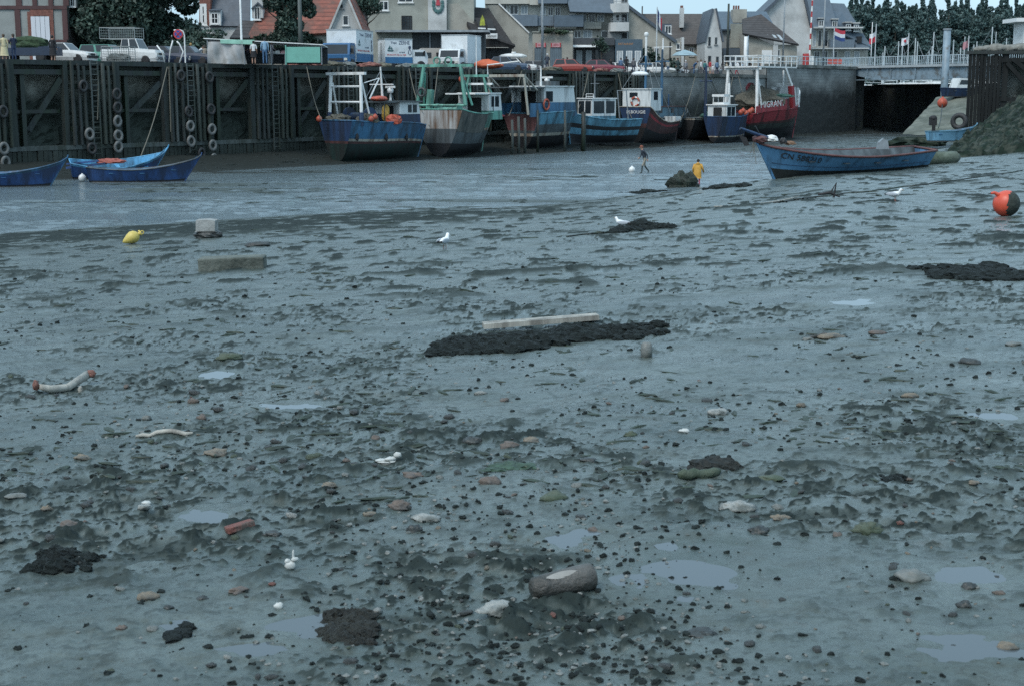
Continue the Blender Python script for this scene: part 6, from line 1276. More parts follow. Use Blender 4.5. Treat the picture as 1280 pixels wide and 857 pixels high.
# brown roofed house
b = Bld('brown_roofed_house', 'long house with brown tiled roof and pale chimney', 'house', 808, 192)
b.wall([(806, 90), (892, 90), (892, 54), (806, 54)], 8, BEIGE, .4); b.slope([(804, 55.5, -.2), (894, 55.5, -.2), (893, 14.5, 6), (806, 14.5, 6)], BTILE, .25); b.rect(807, 5, 808, 16, 5, 6, BTILE, 'roof_end')
b.rect(852.5, 9, 857.5, 34, 2.0, 3.2, LWHITE, 'chimney'); b.rect(853.5, 6, 856.5, 8.8, 2.2, 3.0, BRK, 'chimney_pot'); b.win(872, 60, 878, 70, cols=2, d=.4); b.win(862, 60, 868, 70, cols=2, d=.4)
# narrow white gable
b = Bld('narrow_gable_house', 'narrow pale gable house with four small windows', 'house', 880, 184)
b.wall([(881, 92), (903, 92), (902, 52), (894.5, 12), (890, 12), (881, 52)], 8, LWHITE); b.slope([(903, 53, -.2), (894, 11, -.2), (894, 11, 9), (903, 53, 9)], SLATE, .2); b.slope([(880, 53, -.2), (890, 11, -.2), (890, 11, 9), (880, 53, 9)], SLATE, .2)
for x0, x1, y0, y1 in ((885, 888.6, 46.5, 58), (893.4, 896.6, 47, 56), (884.6, 889, 70, 82), (894.6, 898.6, 71, 82)): b.win(x0, y0, x1, y1, cols=1, fr=GREYW)
# grey houses with chimney
b = Bld('grey_slate_house', 'grey house with slate roof and broad beige chimney stack', 'house', 897, 196)
b.wall([(899, 92), (968, 92), (968, 36), (899, 36)], 8, GREYW, .4); b.slope([(895, 37, -.2), (970, 37, -.2), (966, 12, 5), (893, 12, 5)], SLATE2, .25)
b.rect(918.5, 11, 936, 28, 1.5, 4, BEIGE, 'chimney'); 
for x in (920, 923, 926): b.rect(x, 6, x + 1.6, 10.8, 2.2, 2.8, BRK, 'chimney_pot')
b.rect(902, 61, 927, 90, -1.5, .39, SLATE2, 'blue_annex'); b.win(932, 55, 937, 66, d=.4, cols=2); b.win(945, 50, 950, 58, d=.4, cols=2); b.rect(912.5, 30, 930, 60, -.3, .39, OLIVE, 'bay_wall')
b = Bld('dark_roofed_cottage', 'cottage with dark sloping roof, pale skylights and white doors', 'house', 930, 190)
b.wall([(932, 92), (997, 92), (997, 56), (965, 56), (932, 40)], 5, BEIGE, .4); b.slope([(928, 42, -.4), (998, 56, -.4), (958, 16, 4), (934, 22, 4)], DTILE, .25)
for x in (964, 970, 976): b.slope([(x, 50, -.15), (x + 4, 51, -.15), (x, 44, .7), (x - 4, 43, .7)], CURT, .08, 'skylight')
b.rect(952, 63, 966, 86, .2, .39, WHITE, 'white_doors'); b.win(970, 62, 976, 72, d=.4, cols=2); b.rect(966, 56.5, 973, 80, .1, .39, LWHITE, 'white_bay')
# tall white gable and the slate building beside the bridge
b = Bld('tall_white_gable', 'tall blank white gable building beside the bridge', 'building', 955, 204, 8.0)
b.wall([(957, 92), (1013, 92), (1013, 38), (1001, -20), (990, -20), (957, 16)], 9, LWHITE); q = [Vector(b.p(*a)) for a in ((948, 22), (992, -20))]; mb = MB(); mb.beam(q[0] + Vector((0, 4, 0)), q[1] + Vector((0, 4, 0)), 9.4, .35, up=(0, 0, 1)); mb.build('roof', SLATE, b.e)
q = [Vector(b.p(*a)) for a in ((1001, -22), (1015, 40))]; mb = MB(); mb.beam(q[0] + Vector((0, 4, 0)), q[1] + Vector((0, 4, 0)), 9.4, .35, up=(0, 0, 1)); mb.build('roof', SLATE, b.e)
b = Bld('slate_roofed_flats', 'flats with steep slate roof, dormers and balconies beside the flags', 'building', 1000, 216, 8.0)
b.wall([(1010, 92), (1086, 92), (1086, 62), (1078, 36), (1010, 36)], 9, CREAM, .6); b.slope([(1008, 34, -.3), (1047, 34, -.3), (1036, -30, 4), (994, -30, 4)], SLATE2, .25); b.slope([(1046, 40, -.6), (1089, 60, -.6), (1062, 3, 3.5), (1039, 2, 3.5)], SLATE2, .3)
for x, y in ((1022, 24), (1039, 25), (1056, 29), (1066, 30)): b.rect(x, y, x + 8, y + 10, -.2, 2.5, SLATE, 'dormer'); b.win(x + .8, y + 1.5, x + 7.2, y + 9.5, d=-.2, cols=2); b.rect(x - .4, y - 1.4, x + 8.4, y - .1, -.5, 2.6, LWHITE, 'dormer_roof')
b.rect(1014, 34.2, 1077, 36, -1.0, .5, LWHITE, 'balcony_slab'); b.rect(1036, 50, 1066, 60, -1.2, .5, BALC, 'balcony'); b.rect(1014, 60.3, 1084, 61.8, -1.2, .5, LWHITE, 'balcony_slab')
for x in (1016, 1023, 1031, 1054, 1062): b.win(x, 38, x + 5.5, 58.5 if x < 1035 or x > 1060 else 49, d=.6, cols=1, sill=False, curtain=x % 2 == 0)
for x in (1018, 1028, 1040, 1056, 1068): b.win(x, 64, x + 8, 84, d=.6, cols=2, sill=False, curtain=x % 3 == 0)
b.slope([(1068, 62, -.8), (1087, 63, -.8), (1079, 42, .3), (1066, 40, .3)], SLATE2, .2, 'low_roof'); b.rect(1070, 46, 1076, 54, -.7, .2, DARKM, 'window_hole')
# ------------------------------------------------------------------ trees and planting
def leafmat(n, c, var=.45):
    m = mk('leaf_' + n, c, rough=.65, var=var, scale=.9, detail=3); return m
L_DK = leafmat('dark_evergreen', (.034, .062, .047), .6); L_MD = leafmat('mid_green', (.045, .075, .045)); L_GR = leafmat('grey_green', (.09, .14, .11)); L_PINE = leafmat('hazed_pine', (.060, .108, .104), .35); BARK = M('bark', (.07, .06, .05), rough=.9, var=.3, scale=4)  # pine leaves: distance haze is put into their lighter, bluer colour
def crown(mb, c, r, n, sz, seed, lobes=14, shell=.55):
    rng = np.random.RandomState(seed); c = np.array(c); r = np.array(r)
    d = rng.normal(size=(lobes, 3)); d /= np.linalg.norm(d, axis=1)[:, None]; lc = d * rng.uniform(.25, .85, (lobes, 1)); lr = rng.uniform(.22, .46, lobes)
    k = rng.randint(0, lobes, n); e = rng.normal(size=(n, 3)); e /= np.linalg.norm(e, axis=1)[:, None]
    p = lc[k] + e * (lr[k] * rng.uniform(shell, 1.08, n) ** .6)[:, None]
    p = c + p * r
    a = rng.normal(size=(n, 3)); a /= np.linalg.norm(a, axis=1)[:, None]; b = np.cross(a, rng.normal(size=(n, 3))); b /= np.linalg.norm(b, axis=1)[:, None]
    s = (sz * rng.uniform(.5, 1.3, n))[:, None]
    V = np.stack([p - a * s, p + b * s * .55, p + a * s, p - b * s * .55], 1).reshape(-1, 3)
    o = len(mb.v); mb.v += [tuple(x) for x in V]; mb.f += [[o + 4 * i, o + 4 * i + 1, o + 4 * i + 2, o + 4 * i + 3] for i in range(n)]; mb.mi += [0] * n
def tree(name, label, loc, trunk, crowns, mat, seed, sz=.28, cat='tree', group=None):
    e = thing(name, label, cat, loc, 0, group); random.seed(seed); mb = MB(); h, r = trunk
    mb.tube([(0, 0, -.3), (.1, 0, h * .4), (-.1, .1, h * .75), (0, 0, h)], [r, r * .8, r * .55, r * .25], 8)
    for i in range(6):
        a = random.uniform(0, 2 * PI); z = h * random.uniform(.35, .85); l = random.uniform(1.2, 2.6); mb.tube([(0, 0, z), (math.cos(a) * l * .5, math.sin(a) * l * .5, z + l * .3), (math.cos(a) * l, math.sin(a) * l, z + l * .7)], [r * .4, r * .25, r * .08], 6)
    mb.build('trunk', BARK, e); mb = MB()
    for i, (c, rr, n) in enumerate(crowns): crown(mb, c, rr, n, sz, seed * 13 + i)
    mb.build('crown', mat, e); return e
def gx(px, Y): return at(px, 80, Y).x
for i, (px, Y, rx, hz_, lb) in enumerate([(108, 121, 3.6, 11, 'big dark evergreen tree right of the half timbered house'), (152, 119, 4.2, 12, 'big dark evergreen tree in the middle of the dark group behind the wire cages'), (198, 122, 4.0, 11.5, 'big dark evergreen tree at the right of the dark group above the no stopping sign')]):
    tree('evergreen_tree', lb, (gx(px, Y), Y, 7), (hz_ * .8, .3), [((0, 0, hz_ * .30), (rx, 2.6, hz_ * .30), 8000), ((0, 0, hz_ * .62), (rx * 1.05, 2.8, hz_ * .34), 10000), ((.3, 0, hz_ * .95), (rx * .85, 2.4, hz_ * .25), 5000)], L_DK, 3 + i, .20, group='dark evergreen trees behind the cars')
tree('hedge_bush', 'dark spreading bush left of the grey stall tarpaulin', (gx(248, 116), 116, 7), (2.0, .12), [((0, 0, 1.6), (3.2, 1.6, 1.7), 5600), ((1.2, 0, 2.1), (2.4, 1.2, .8), 2000)], L_DK, 21, .16, 'bush')
tree('dark_tree', 'dense dark tree in front of the red tiled roof', (gx(359, 122), 122, 7), (6.5, .25), [((0, 0, 3.4), (2.1, 1.8, 2.0), 6000), ((.1, 0, 5.9), (2.5, 1.9, 2.6), 8000)], L_DK, 31, .17)
tree('garden_hedge', 'low dark hedge below the red tiled roof behind the stall', (gx(352, 124), 124, 7), (1.4, .1), [((-1.6, 0, 1.7), (2.2, .8, 1.9), 3400), ((1.7, 0, 1.6), (2.4, .8, 1.9), 3400)], leafmat('hedge', (.035, .058, .040)), 35, .18, 'hedge')
tree('grey_green_tree', 'light grey green willow like tree between white gable and drab block', (gx(455, 134), 134, 7), (6.2, .18), [((0, 0, 6.6), (1.7, 1.3, 1.6), 2400), ((.5, 0, 5.6), (1.2, 1.0, .9), 900)], L_GR, 41, .16)
tree('balcony_plant', 'green plants along the roof of the beige garages', (gx(690, 160), 161.5, at(690, 41, 161).z), (.5, .04), [((0, 0, .15), (2.2, .4, .35), 900)], L_MD, 45, .12, 'plant')
tree('street_bush', 'dark bush behind the flagpole left of the plain gable doorway', (gx(813, 172), 170, 7), (1.6, .1), [((-1.0, 0, 1.9), (2.0, 1.2, 1.9), 1800), ((1.8, 0, 1.2), (1.6, 1.0, 1.2), 1000)], L_DK, 47, .2, 'bush')
tree('wall_climber', 'dark climbing plant between the shopfront awning and blue front', (gx(752, 166), 166, 7), (3.5, .06), [((0, 0, 3.6), (1.0, .4, 1.0), 500)], L_DK, 49, .16, 'plant')
# pine wood behind the bridge: every front tree its own
PINE = []
for k in range(4):
    e = thing('pine_tree', 'tall dark pine standing in the wood behind the bridge', 'tree', (0, 300, 6), 0, 'pine trees in the wood behind the bridge'); mb = MB(); H = 17.5 - k * .6
    mb.tube([(0, 0, -.5), (.1, 0, H * .5), (0, 0, H * .95)], [.24, .18, .05], 7); mb.build('trunk', BARK, e); mb = MB(); rng = random.Random(k)
    for j in range(9):
        f = j / 8; z = H * (.30 + .68 * f); r = (3.7 * (1 - f) ** .55 * (.75 + .25 * math.sin(f * 3.1)) + .5) * rng.uniform(.8, 1.15); crown(mb, (rng.uniform(-.5, .5), rng.uniform(-.5, .5), z), (r, r, H * .09), 480, .27, 70 + k * 10 + j, 7)
    mb.build('crown', L_PINE, e); PINE.append(e)
random.seed(9); n = 0
for row, (Y, step) in enumerate([(300, 1.9), (308, 1.8), (318, 1.8), (330, 1.8)]):
    x = gx(1062, Y); x1 = gx(1300, Y)
    while x < x1:
        sc_ = random.uniform(.90, 1.10); Yj = Y + random.uniform(-3, 3)
        if n < 4: e = PINE[n]; e.location = (x, Yj, 6); e.scale = (sc_,) * 3
        else: dup(PINE[n % 4], (x, Yj, 6), random.uniform(0, 6.28), scale=sc_)
        n += 1; x += step * random.uniform(.7, 1.3)
# low planting behind the basin so the wood has a foot
mb = MB(); rng = random.Random(4)
for i in range(60): crown(mb, (gx(1050 + i * 4.5, 292), 292 + rng.uniform(-2, 6), 7.5), (2.2, 2, 1.6), 70, .5, 400 + i, 5)
tag(mb.build('undergrowth', L_PINE), 'dark undergrowth at the foot of the pine wood', 'undergrowth', kind='stuff')
# yachts in the basin
Y0 = thing('moored_yacht', 'white yacht with bare mast moored in the basin behind the bridge', 'yacht', (0, 0, 5.4), 0, 'yachts in the basin behind the bridge')
mb = MB(); Lh = 8.0
loft(mb, [[(-Lh / 2 + Lh * u, y * 1.25 * (1 - max(0, (u - .4) / .6) ** 2) * k_, z * (1 + .25 * u)) for y, z, k_ in ((-1, 1.0, 1), (-.8, .0, 1), (.8, .0, 1), (1, 1.0, 1))] for u in (0, .2, .4, .6, .8, .97)]); mb.build('yacht_hull', WHITE, Y0)
mb = MB(); mb.prism([(-1.5, 1.1), (1.6, 1.1), (1.0, 1.6), (-1.4, 1.65)], -.75, .75, 'y'); mb.build('cabin', WHITE, Y0)
mb = MB(); mb.tube([(.6, 0, 1.1), (.6, 0, 10.5)], .075, 6); mb.tube([(.6, 0, 2.2), (-2.6, 0, 2.3)], .06, 6); mb.tube([(.6, -.7, 6.5), (.6, .7, 6.5)], .03, 5); mb.build('yacht_mast', M('mast_alloy', (.5, .54, .55), rough=.4), Y0)
mb = MB(); mb.tube([(.6, 0, 10.4), (Lh / 2 - .2, 0, 1.3)], .02, 4); mb.tube([(.6, 0, 10.4), (-Lh / 2, 0, 1.1)], .02, 4); mb.build('rigging', STEEL, Y0)
random.seed(12)
for i, (px, yt) in enumerate([(1063, 62), (1078, 60), (1098, 66), (1108, 58), (1118, 52), (1129, 55), (1138, 48), (1149, 52), (1160, 58), (1168, 40), (1174, 55), (1190, 50), (1196, 60), (1204, 46), (1213, 56), (1221, 52), (1233, 34), (1243, 40), (1252, 48), (1107, 70), (1156, 64)]):
    Y = random.uniform(214, 262); h = (at(px, yt, Y).z - 5.4) / 10.5; l = (gx(px, Y), Y, 5.4); a = random.uniform(-.5, .5) + PI / 2 * (i % 2)
    if i == 0: Y0.location = l; Y0.rotation_euler.z = a; Y0.scale = (1, 1, h)
    else: dup(Y0, l, a, scale=(1, 1, h))

# poles, signs and flags
def pole(name, label, px, Yv, y_top, r, m, zb=7.0, cat='pole', taper=.6, s=None):
    z1 = at(px, y_top, Yv).z; e = MB(); e.tube([(0, 0, zb - .1), (0, 0, z1)], [r, r * taper], 10); o = e.build(name, m, loc=(gx(px, Yv), Yv, 0), smooth=True); o.location.x = at(px, (y_top + 80) / 2, Yv).x; return tag(o, label, cat)
pole('street_lamp_post', 'thin white lamp post standing behind the market stall', 301, 104.5, -30, .09, WHITE, cat='lamp post')
pole('timber_pole', 'thick grey timber pole behind the green stall panel', 375, 110, -30, .2, TIMB2)
pole('telegraph_pole', 'tall black telegraph pole behind the crowd on the masonry quay', 910, 176, 5, .2, WETW); pole('thin_blue_pole', 'thin blue grey pole in front of the beige cottage', 935, 172, 45, .1, BLUE_ST); pole('white_signal_post', 'white post beside the blue pole above the crowd', 932, 171, 46, .22, WHITE, taper=1)
pole('lamp_standard', 'slim grey lamp standard before the tall white gable', 980, 182, -20, .12, STEEL, 8); pole('grey_standard', 'slim grey standard right of the red and white barrier', 1030.5, 188, -20, .13, STEEL, 8)
pole('steel_post', 'grey steel post between red hatchback and drab garage', 678, 150, -30, .16, STEEL)
# raised red and white barrier arm
e = thing('barrier_arm', 'raised red and white striped barrier arm at the bridge head', 'barrier', (at(1012, 60, 178).x, 178, 8.3)); z1 = at(1012, -20, 178).z - 8.3; mb = MB(); k = 14
for i in range(k): mb.cur = i % 2; mb.beam((.0 + .012 * i, 0, .6 + (z1 - .6) * i / k), (.012 * (i + 1), 0, .6 + (z1 - .6) * (i + 1) / k), .17, .15, up=(0, 1, 0))
mb.build('arm', [M('barrier_red', (.42, .05, .05), rough=.5), WHITE], e); mb = MB(); mb.bx(-.75, -.1, -.3, .3, 0, 1.5); mb.build('motor_box', M('barrier_red', ()), e); mb = MB(); mb.bx(-.05, .5, -.25, .25, 0, 1.2); mb.build('counterweight', WHITE, e)
# no stopping sign with bent white rails
p = Q(qt(223, 1.2, 9), 1.2, 7); e = thing('no_stopping_sign', 'round red and blue no stopping sign on a bent white post', 'road sign', p); zc = at(223, 43, p.y).z - 7; mb = MB()
mb.tube([(.42, 0, 0), (.42, 0, zc - .1), (.34, 0, zc + .18), (.12, -.02, zc + .28), (-.3, -.02, zc + .26)], .05, 8); mb.build('sign_post', WHITE, e)
mb = MB(); mb.lathe([(.33, -.015), (.33, .015)], (0, -.06, zc), 28, (0, 1, 0)); d = mb.build('sign_disc', M('sign_red_paint', (.5, .045, .05), rough=.4), e)
mb = MB(); mb.lathe([(.25, -.006), (.25, .006)], (0, -.082, zc), 28, (0, 1, 0)); mb.build('blue_field', M('sign_blue_paint', (.03, .07, .30), rough=.4), d)
for s_ in (1, -1): mb = MB(); mb.beam((-.18, -.094 - .004 * s_, zc - .18 * s_), (.18, -.094 - .004 * s_, zc + .18 * s_), .006, .07, up=(0, 1, 0)); mb.beam((-.18, -.096 - .004 * s_, zc - .18 * s_), (.18, -.096 - .004 * s_, zc + .18 * s_), .07, .006, up=(0, 1, 0)); mb.build('red_bar', M('sign_red_paint', ()), d)
for i, pts in enumerate([[(206, 80), (203, 66), (196, 57)], [(211, 80), (213, 62), (216, 51)], [(224, 80), (229, 65), (224, 55), (221, 52)]]):
    mb = MB(); q = [Q(qt(x, 1.0, 8), 1.0, 8) for x, y in pts]; mb.tube([(at(x, y, p.y)) for x, y in pts], .05, 8); tag(mb.build('bent_rail', WHITE, smooth=True), ['bent white handrail leaning left beside the no stopping sign', 'white handrail curving up to the left of the sign', 'white handrail crossing below the no stopping sign'][i], 'handrail')
# flags
def flag(label, px, Yv, ytop, fy, fh, fw, cols, vert=False, side=1, mark=False, zb=8.3, hang=0.0):
    e = thing('flagpole', label, 'flag', (at(px, fy, Yv).x, Yv, zb), 0); z1 = at(px, ytop, Yv).z - zb; mb = MB(); mb.tube([(0, 0, -.2), (0, 0, z1)], .06, 8); mb.build('pole', M('pole_white', (.5, .54, .56), rough=.5), e)
    k = Yv / FPX; H_, W2 = fh * k, fw * k; zt = at(px, fy, Yv).z - zb; mb = MB(); nu, nv = 12, 9
    for j in range(nv):
        for i in range(nu):
            mb.cur = min(len(cols) - 1, int((i / nu if vert else 1 - (j + .5) / nv) * len(cols)))
            P_ = lambda u, v: (side * (.06 + W2 * u), .10 * math.sin(u * 7 + v * 2), zt - H_ * (1 - v) - hang * u * H_ - .12 * H_ * math.sin(u * 4) * u)
            mb.add([P_(i / nu, j / nv), P_((i + 1) / nu, j / nv), P_((i + 1) / nu, (j + 1) / nv), P_(i / nu, (j + 1) / nv)], [(0, 1, 2, 3)])
    fl = mb.build('cloth', [M('flag_' + c, {'red': (.45, .04, .06), 'white': (.6, .62, .64), 'blue': (.03, .06, .18), 'pink': (.4, .2, .22)}[c], rough=.8, var=.1) for c in cols], e)
    if mark: mb = MB(); mb.blob((side * (.06 + W2 * .5), -.16, zt - H_ * .62), (W2 * .2, .04, H_ * .22), 3, .3); mb.build('red_mark', M('flag_red', ()), fl)
flag('red white and blue striped flag flying on a pole before the slate flats', 1043, 190, 34, 35, 13, 13, ['red', 'white', 'blue'], hang=.35)
flag('white and red flag hanging on the tall pole left of the railing', 1095, 192, 30, 40, 12, 7, ['white', 'red'], side=-1, hang=.3)
flag('white flag with red mark on a pole above the bridge railing', 1136, 194, 42, 46, 9, 8, ['white'], side=-1, mark=True, hang=.3); flag('faded pink flag on a pole at right above the railing', 1211, 186, 45, 50, 9, 6, ['pink'], side=-1, hang=.4)
flag('blue white and red flag with vertical bands on the tall white pole', 821.5, 160, 9, 11, 15, 5.5, ['blue', 'white', 'red'], True, zb=7, hang=.9)
pole('bare_flagpole', 'bare white flagpole beside the white and red flag', 1089.5, 190, 28, .07, WHITE, 8.3, 'flagpole')
# red and white banner on the high wall, railing boards and pale shelter above the crowd
p = at(1042, 81, 184); mb = MB(); mb.bx(-.9, .9, -.05, .05, -.25, .35); tag(mb.build('red_banner', M('banner_red', (.5, .10, .08), rough=.6), loc=(p.x, 183.4, p.z + .3)), 'faded red board on the railing of the high quay wall', 'board')
e = thing('high_wall_railing', 'white railing along the top of the high quay wall', 'railing', QO, QA); t0, t1 = TS1 + 6, TH1; rails(e, [(t0 + (t1 - t0) * i / 12, .2, 8.35) for i in range(13)], 1.0, RAILM, .04)
p = at(856, 67, 166); e = thing('pale_parasol', 'pale blue canopy over the crowd on the quay', 'parasol', (p.x, 166, 7)); mb = MB(); zc = p.z - 7; mb.lathe([(1.5, zc - .25), (1.0, zc + .1), (.3, zc + .32), (.05, zc + .4)], (0, 0, 0), 14); mb.build('canopy', M('parasol_blue', (.26, .36, .40), rough=.8), e); mb = MB(); mb.tube([(0, 0, 0), (0, 0, zc)], .03, 6); mb.build('pole', STEEL, e)
# benches / kerb stones of the masonry quay: white bollards
for i, px in enumerate((870, 900, 943)):
    mb = MB(); mb.lathe([(.16, 0), (.14, .3), (.2, .36), (.2, .46), (.05, .52)], (0, 0, 0), 12); tag(mb.build('mooring_bollard', STEEL, loc=Q(qt(px, .4, 7.2), .35, 7.1), smooth=True), ['iron bollard on the masonry quay behind the black mast', 'iron bollard in the middle of the masonry quay', 'iron bollard at the right end of the masonry quay'][i], 'bollard')
# ------------------------------------------------------------------ people and gulls
def skinbody(J, bones, rad, root):
    """one continuous skin around a posed skeleton; returns verts, faces"""
    names = list(J); ix = {n: i for i, n in enumerate(names)}
    me = bpy.data.meshes.new('tmp_body'); me.from_pydata([J[n] for n in names], [(ix[a], ix[b]) for a, b in bones], []); me.update()
    o = bpy.data.objects.new('tmp_body', me); C.objects.link(o); o.modifiers.new('skin', 'SKIN'); sb = o.modifiers.new('sub', 'SUBSURF'); sb.levels = 1; sb.render_levels = 1
    for n in names: me.skin_vertices[0].data[ix[n]].radius = rad[n] if isinstance(rad[n], tuple) else (rad[n],) * 2; me.skin_vertices[0].data[ix[n]].use_root = (n == root)
    bpy.context.view_layer.update(); ev = o.evaluated_get(bpy.context.evaluated_depsgraph_get()); m2 = ev.to_mesh()
    V = [tuple(v.co) for v in m2.vertices]; F = [tuple(p.vertices) for p in m2.polygons]; ev.to_mesh_clear(); bpy.data.objects.remove(o); bpy.data.meshes.remove(me); return V, F
SKIN = M('skin', (.42, .24, .17), rough=.55, var=.08)
BONES = [('pel', 'spi'), ('spi', 'che'), ('che', 'nek'), ('nek', 'hd1'), ('hd1', 'hd2'), ('hd2', 'hd3')] + [(a + s, b + s) for s in 'LR' for a, b in (('hip', 'kne'), ('kne', 'ank'), ('ank', 'toe'), ('sho', 'elb'), ('elb', 'wri'), ('wri', 'pal'))] + [('pel', 'hipL'), ('pel', 'hipR'), ('che', 'shoL'), ('che', 'shoR')]
RAD = dict(pel=(.155, .12), spi=(.14, .105), che=(.165, .115), nek=.055, hd1=(.068, .078), hd2=(.082, .10), hd3=(.062, .075), hip=.088, kne=.058, ank=.042, toe=.034, sho=.062, elb=.044, wri=.03, pal=(.042, .022))
def person(label, loc, rz=0, h=1.72, top=(.3, .3, .3), legs=(.05, .05, .06), hair=(.03, .02, .015), pose='stand', sleeves=True, cat='person', group=None, shorts=False, skirt=None, coat=None, shoes=(.03, .03, .03), boots=None, lean=0.0, head_turn=0, hold=None):
    k = h / 1.72; e = thing('person', label, cat, loc, rz, group)
    J = dict(pel=(0, 0, .93), spi=(0, 0, 1.12), che=(0, -.01, 1.32), nek=(0, 0, 1.47), hd1=(0, -.012, 1.54), hd2=(0, -.02, 1.615), hd3=(0, -.01, 1.69))
    for s, x in (('L', 1), ('R', -1)):
        J.update({'hip' + s: (.09 * x, 0, .88), 'kne' + s: (.10 * x, -.02, .49), 'ank' + s: (.105 * x, .015, .085), 'toe' + s: (.12 * x, -.14, .04), 'sho' + s: (.185 * x, 0, 1.405), 'elb' + s: (.235 * x, .02, 1.13), 'wri' + s: (.235 * x, -.06, .89), 'pal' + s: (.235 * x, -.09, .82)})
    if pose == 'walk':
        J.update(kneL=(.10, -.20, .50), ankL=(.10, -.24, .085), toeL=(.11, -.38, .06), kneR=(-.10, .02, .49), ankR=(-.10, .30, .14), toeR=(-.11, .22, .04), elbL=(.24, .12, 1.14), wriL=(.24, .10, .90), palL=(.24, .08, .83), elbR=(-.24, -.08, 1.14), wriR=(-.23, -.24, .98), palR=(-.22, -.30, .94))
    if pose == 'arms':
        J.update(elbL=(.25, -.05, 1.14), wriL=(.10, -.24, 1.16), palL=(.03, -.27, 1.17), elbR=(-.25, -.05, 1.14), wriR=(-.12, -.26, 1.08), palR=(-.05, -.29, 1.08))
    if pose == 'bent':       # stooping forward
        for n in ('spi', 'che', 'nek', 'hd1', 'hd2', 'hd3', 'shoL', 'shoR', 'elbL', 'elbR', 'wriL', 'wriR', 'palL', 'palR'):
            x, y, z = J[n]; a = R(42 if n[:3] not in ('elb', 'wri', 'pal') else 30); z -= .93; J[n] = (x, y * math.cos(a) - z * math.sin(a), .93 + y * math.sin(a) + z * math.cos(a))
        J.update(kneL=(.12, -.12, .48), kneR=(-.12, -.10, .48))
    if hold: J.update(elbL=(.30, -.08, 1.12), wriL=(.30, -.20, .90), palL=(.29, -.25, .84), elbR=(-.30, -.10, 1.12), wriR=(-.34, -.28, .92), palR=(-.35, -.34, .87), kneL=(.11, -.08, .49), kneR=(-.13, .04, .49), ankR=(-.14, .12, .09), toeR=(-.15, -.02, .04))
    if lean:
        for n in J:
            x, y, z = J[n]
            if z > .9 : J[n] = (x, y - (z - .9) * lean, z)
    J = {n: tuple(c * k for c in v) for n, v in J.items()}; rad = {}
    for n in J:
        r = RAD.get(n) or RAD[n[:3]]; rad[n] = tuple(q * k for q in r) if isinstance(r, tuple) else r * k
    V, F = skinbody(J, BONES, rad, 'pel')
    mats = [SKIN, M('cloth_%.3f_%.3f_%.3f' % top, top, rough=.8, var=.15, scale=6), M('cloth_%.3f_%.3f_%.3f' % legs, legs, rough=.8, var=.15, scale=6), M('cloth_%.3f_%.3f_%.3f' % (boots or shoes), boots or shoes, rough=.6, var=.15, scale=6), M('eye_dark', (.02, .015, .015), rough=.3)]
    def bm_(a, b):
        if a in ('nek', 'hd1', 'hd2'): return 0
        q = a[:3]
        if q in ('ank',): return 3
        if q == 'kne': return (3 if boots else (0 if shorts or skirt else 2))
        if q == 'hip' or (a == 'pel' and b[:3] == 'hip'): return 2
        if q == 'wri': return 0
        if q == 'elb': return 1 if sleeves else 0
        return 1
    B = [(Vector(J[a]), Vector(J[b]), bm_(a, b)) for a, b in BONES]
    mb = MB()
    for f in F:
        c = sum((Vector(V[i]) for i in f), Vector()) / len(f); best = (9, 0)
        for a, b, m in B:
            d = b - a; t = max(0, min(1, (c - a).dot(d) / d.dot(d))); q = (c - a - d * t).length
            if q < best[0]: best = (q, m)
        mb.mi.append(best[1]); mb.f.append(list(f))
    mb.v = list(V)
    for s in 'LR':          # fingers and thumb, rooted inside the palm
        w_, p = Vector(J['wri' + s]), Vector(J['pal' + s]); d = (p - w_).normalized(); sx = d.cross(Vector((1, 0, 0))).normalized() if abs(d.x) < .8 else d.cross(Vector((0, 0, 1))).normalized(); nn = d.cross(sx)
        for i, l in enumerate((.062, .075, .07, .055)): a = p + sx * (.030 - .02 * i) * k; mb.tube([a - d * .01, a + d * l * .55 * k + nn * .004, a + d * l * k + nn * .018 * k], [.0095 * k, .0085 * k, .006 * k], 5, 0)
        a = w_.lerp(p, .4) + sx * .03 * k; mb.tube([a, a + sx * .03 * k + d * .02 * k, a + sx * .04 * k + d * .055 * k], [.012 * k, .010 * k, .007 * k], 5, 0)
    hd = Vector(J['hd2']); up = (Vector(J['hd3']) - Vector(J['hd1'])).normalized(); fw = Vector((math.sin(head_turn), -math.cos(head_turn), 0)); fw = (fw - up * fw.dot(up)).normalized(); rt = fw.cross(up)
    mb.blob(hd + fw * .098 * k - up * .015 * k, (.016 * k, .022 * k, .024 * k), 1, .05, nu=8, nv=6, mi=0)
    for x in (-1, 1): mb.blob(hd + rt * .034 * x * k + fw * .085 * k + up * .012 * k, (.012 * k, .009 * k, .008 * k), 1, 0, nu=6, nv=5, mi=4); mb.blob(hd + rt * .083 * x * k - up * .01 * k, (.012 * k, .02 * k, .03 * k), 1, 0, nu=6, nv=5, mi=0)
    mb.blob(hd + fw * .085 * k - up * .055 * k, (.026 * k, .010 * k, .006 * k), 1, 0, nu=6, nv=4, mi=0)
    mb.build('body', mats, e, True)
    hm = MB(); hc = hd + up * .030 * k - fw * .018 * k; hm.blob(hc, (.094 * k, .108 * k, .088 * k), 3, .12, 1.6, 14, 8); hm.blob(hd - fw * .05 * k - up * .02 * k, (.085 * k, .07 * k, .085 * k), 5, .1, nu=12, nv=7); hm.build('hair', M('hair_%.3f_%.3f' % hair[:2], hair, rough=.7, var=.3, scale=20), e, True)
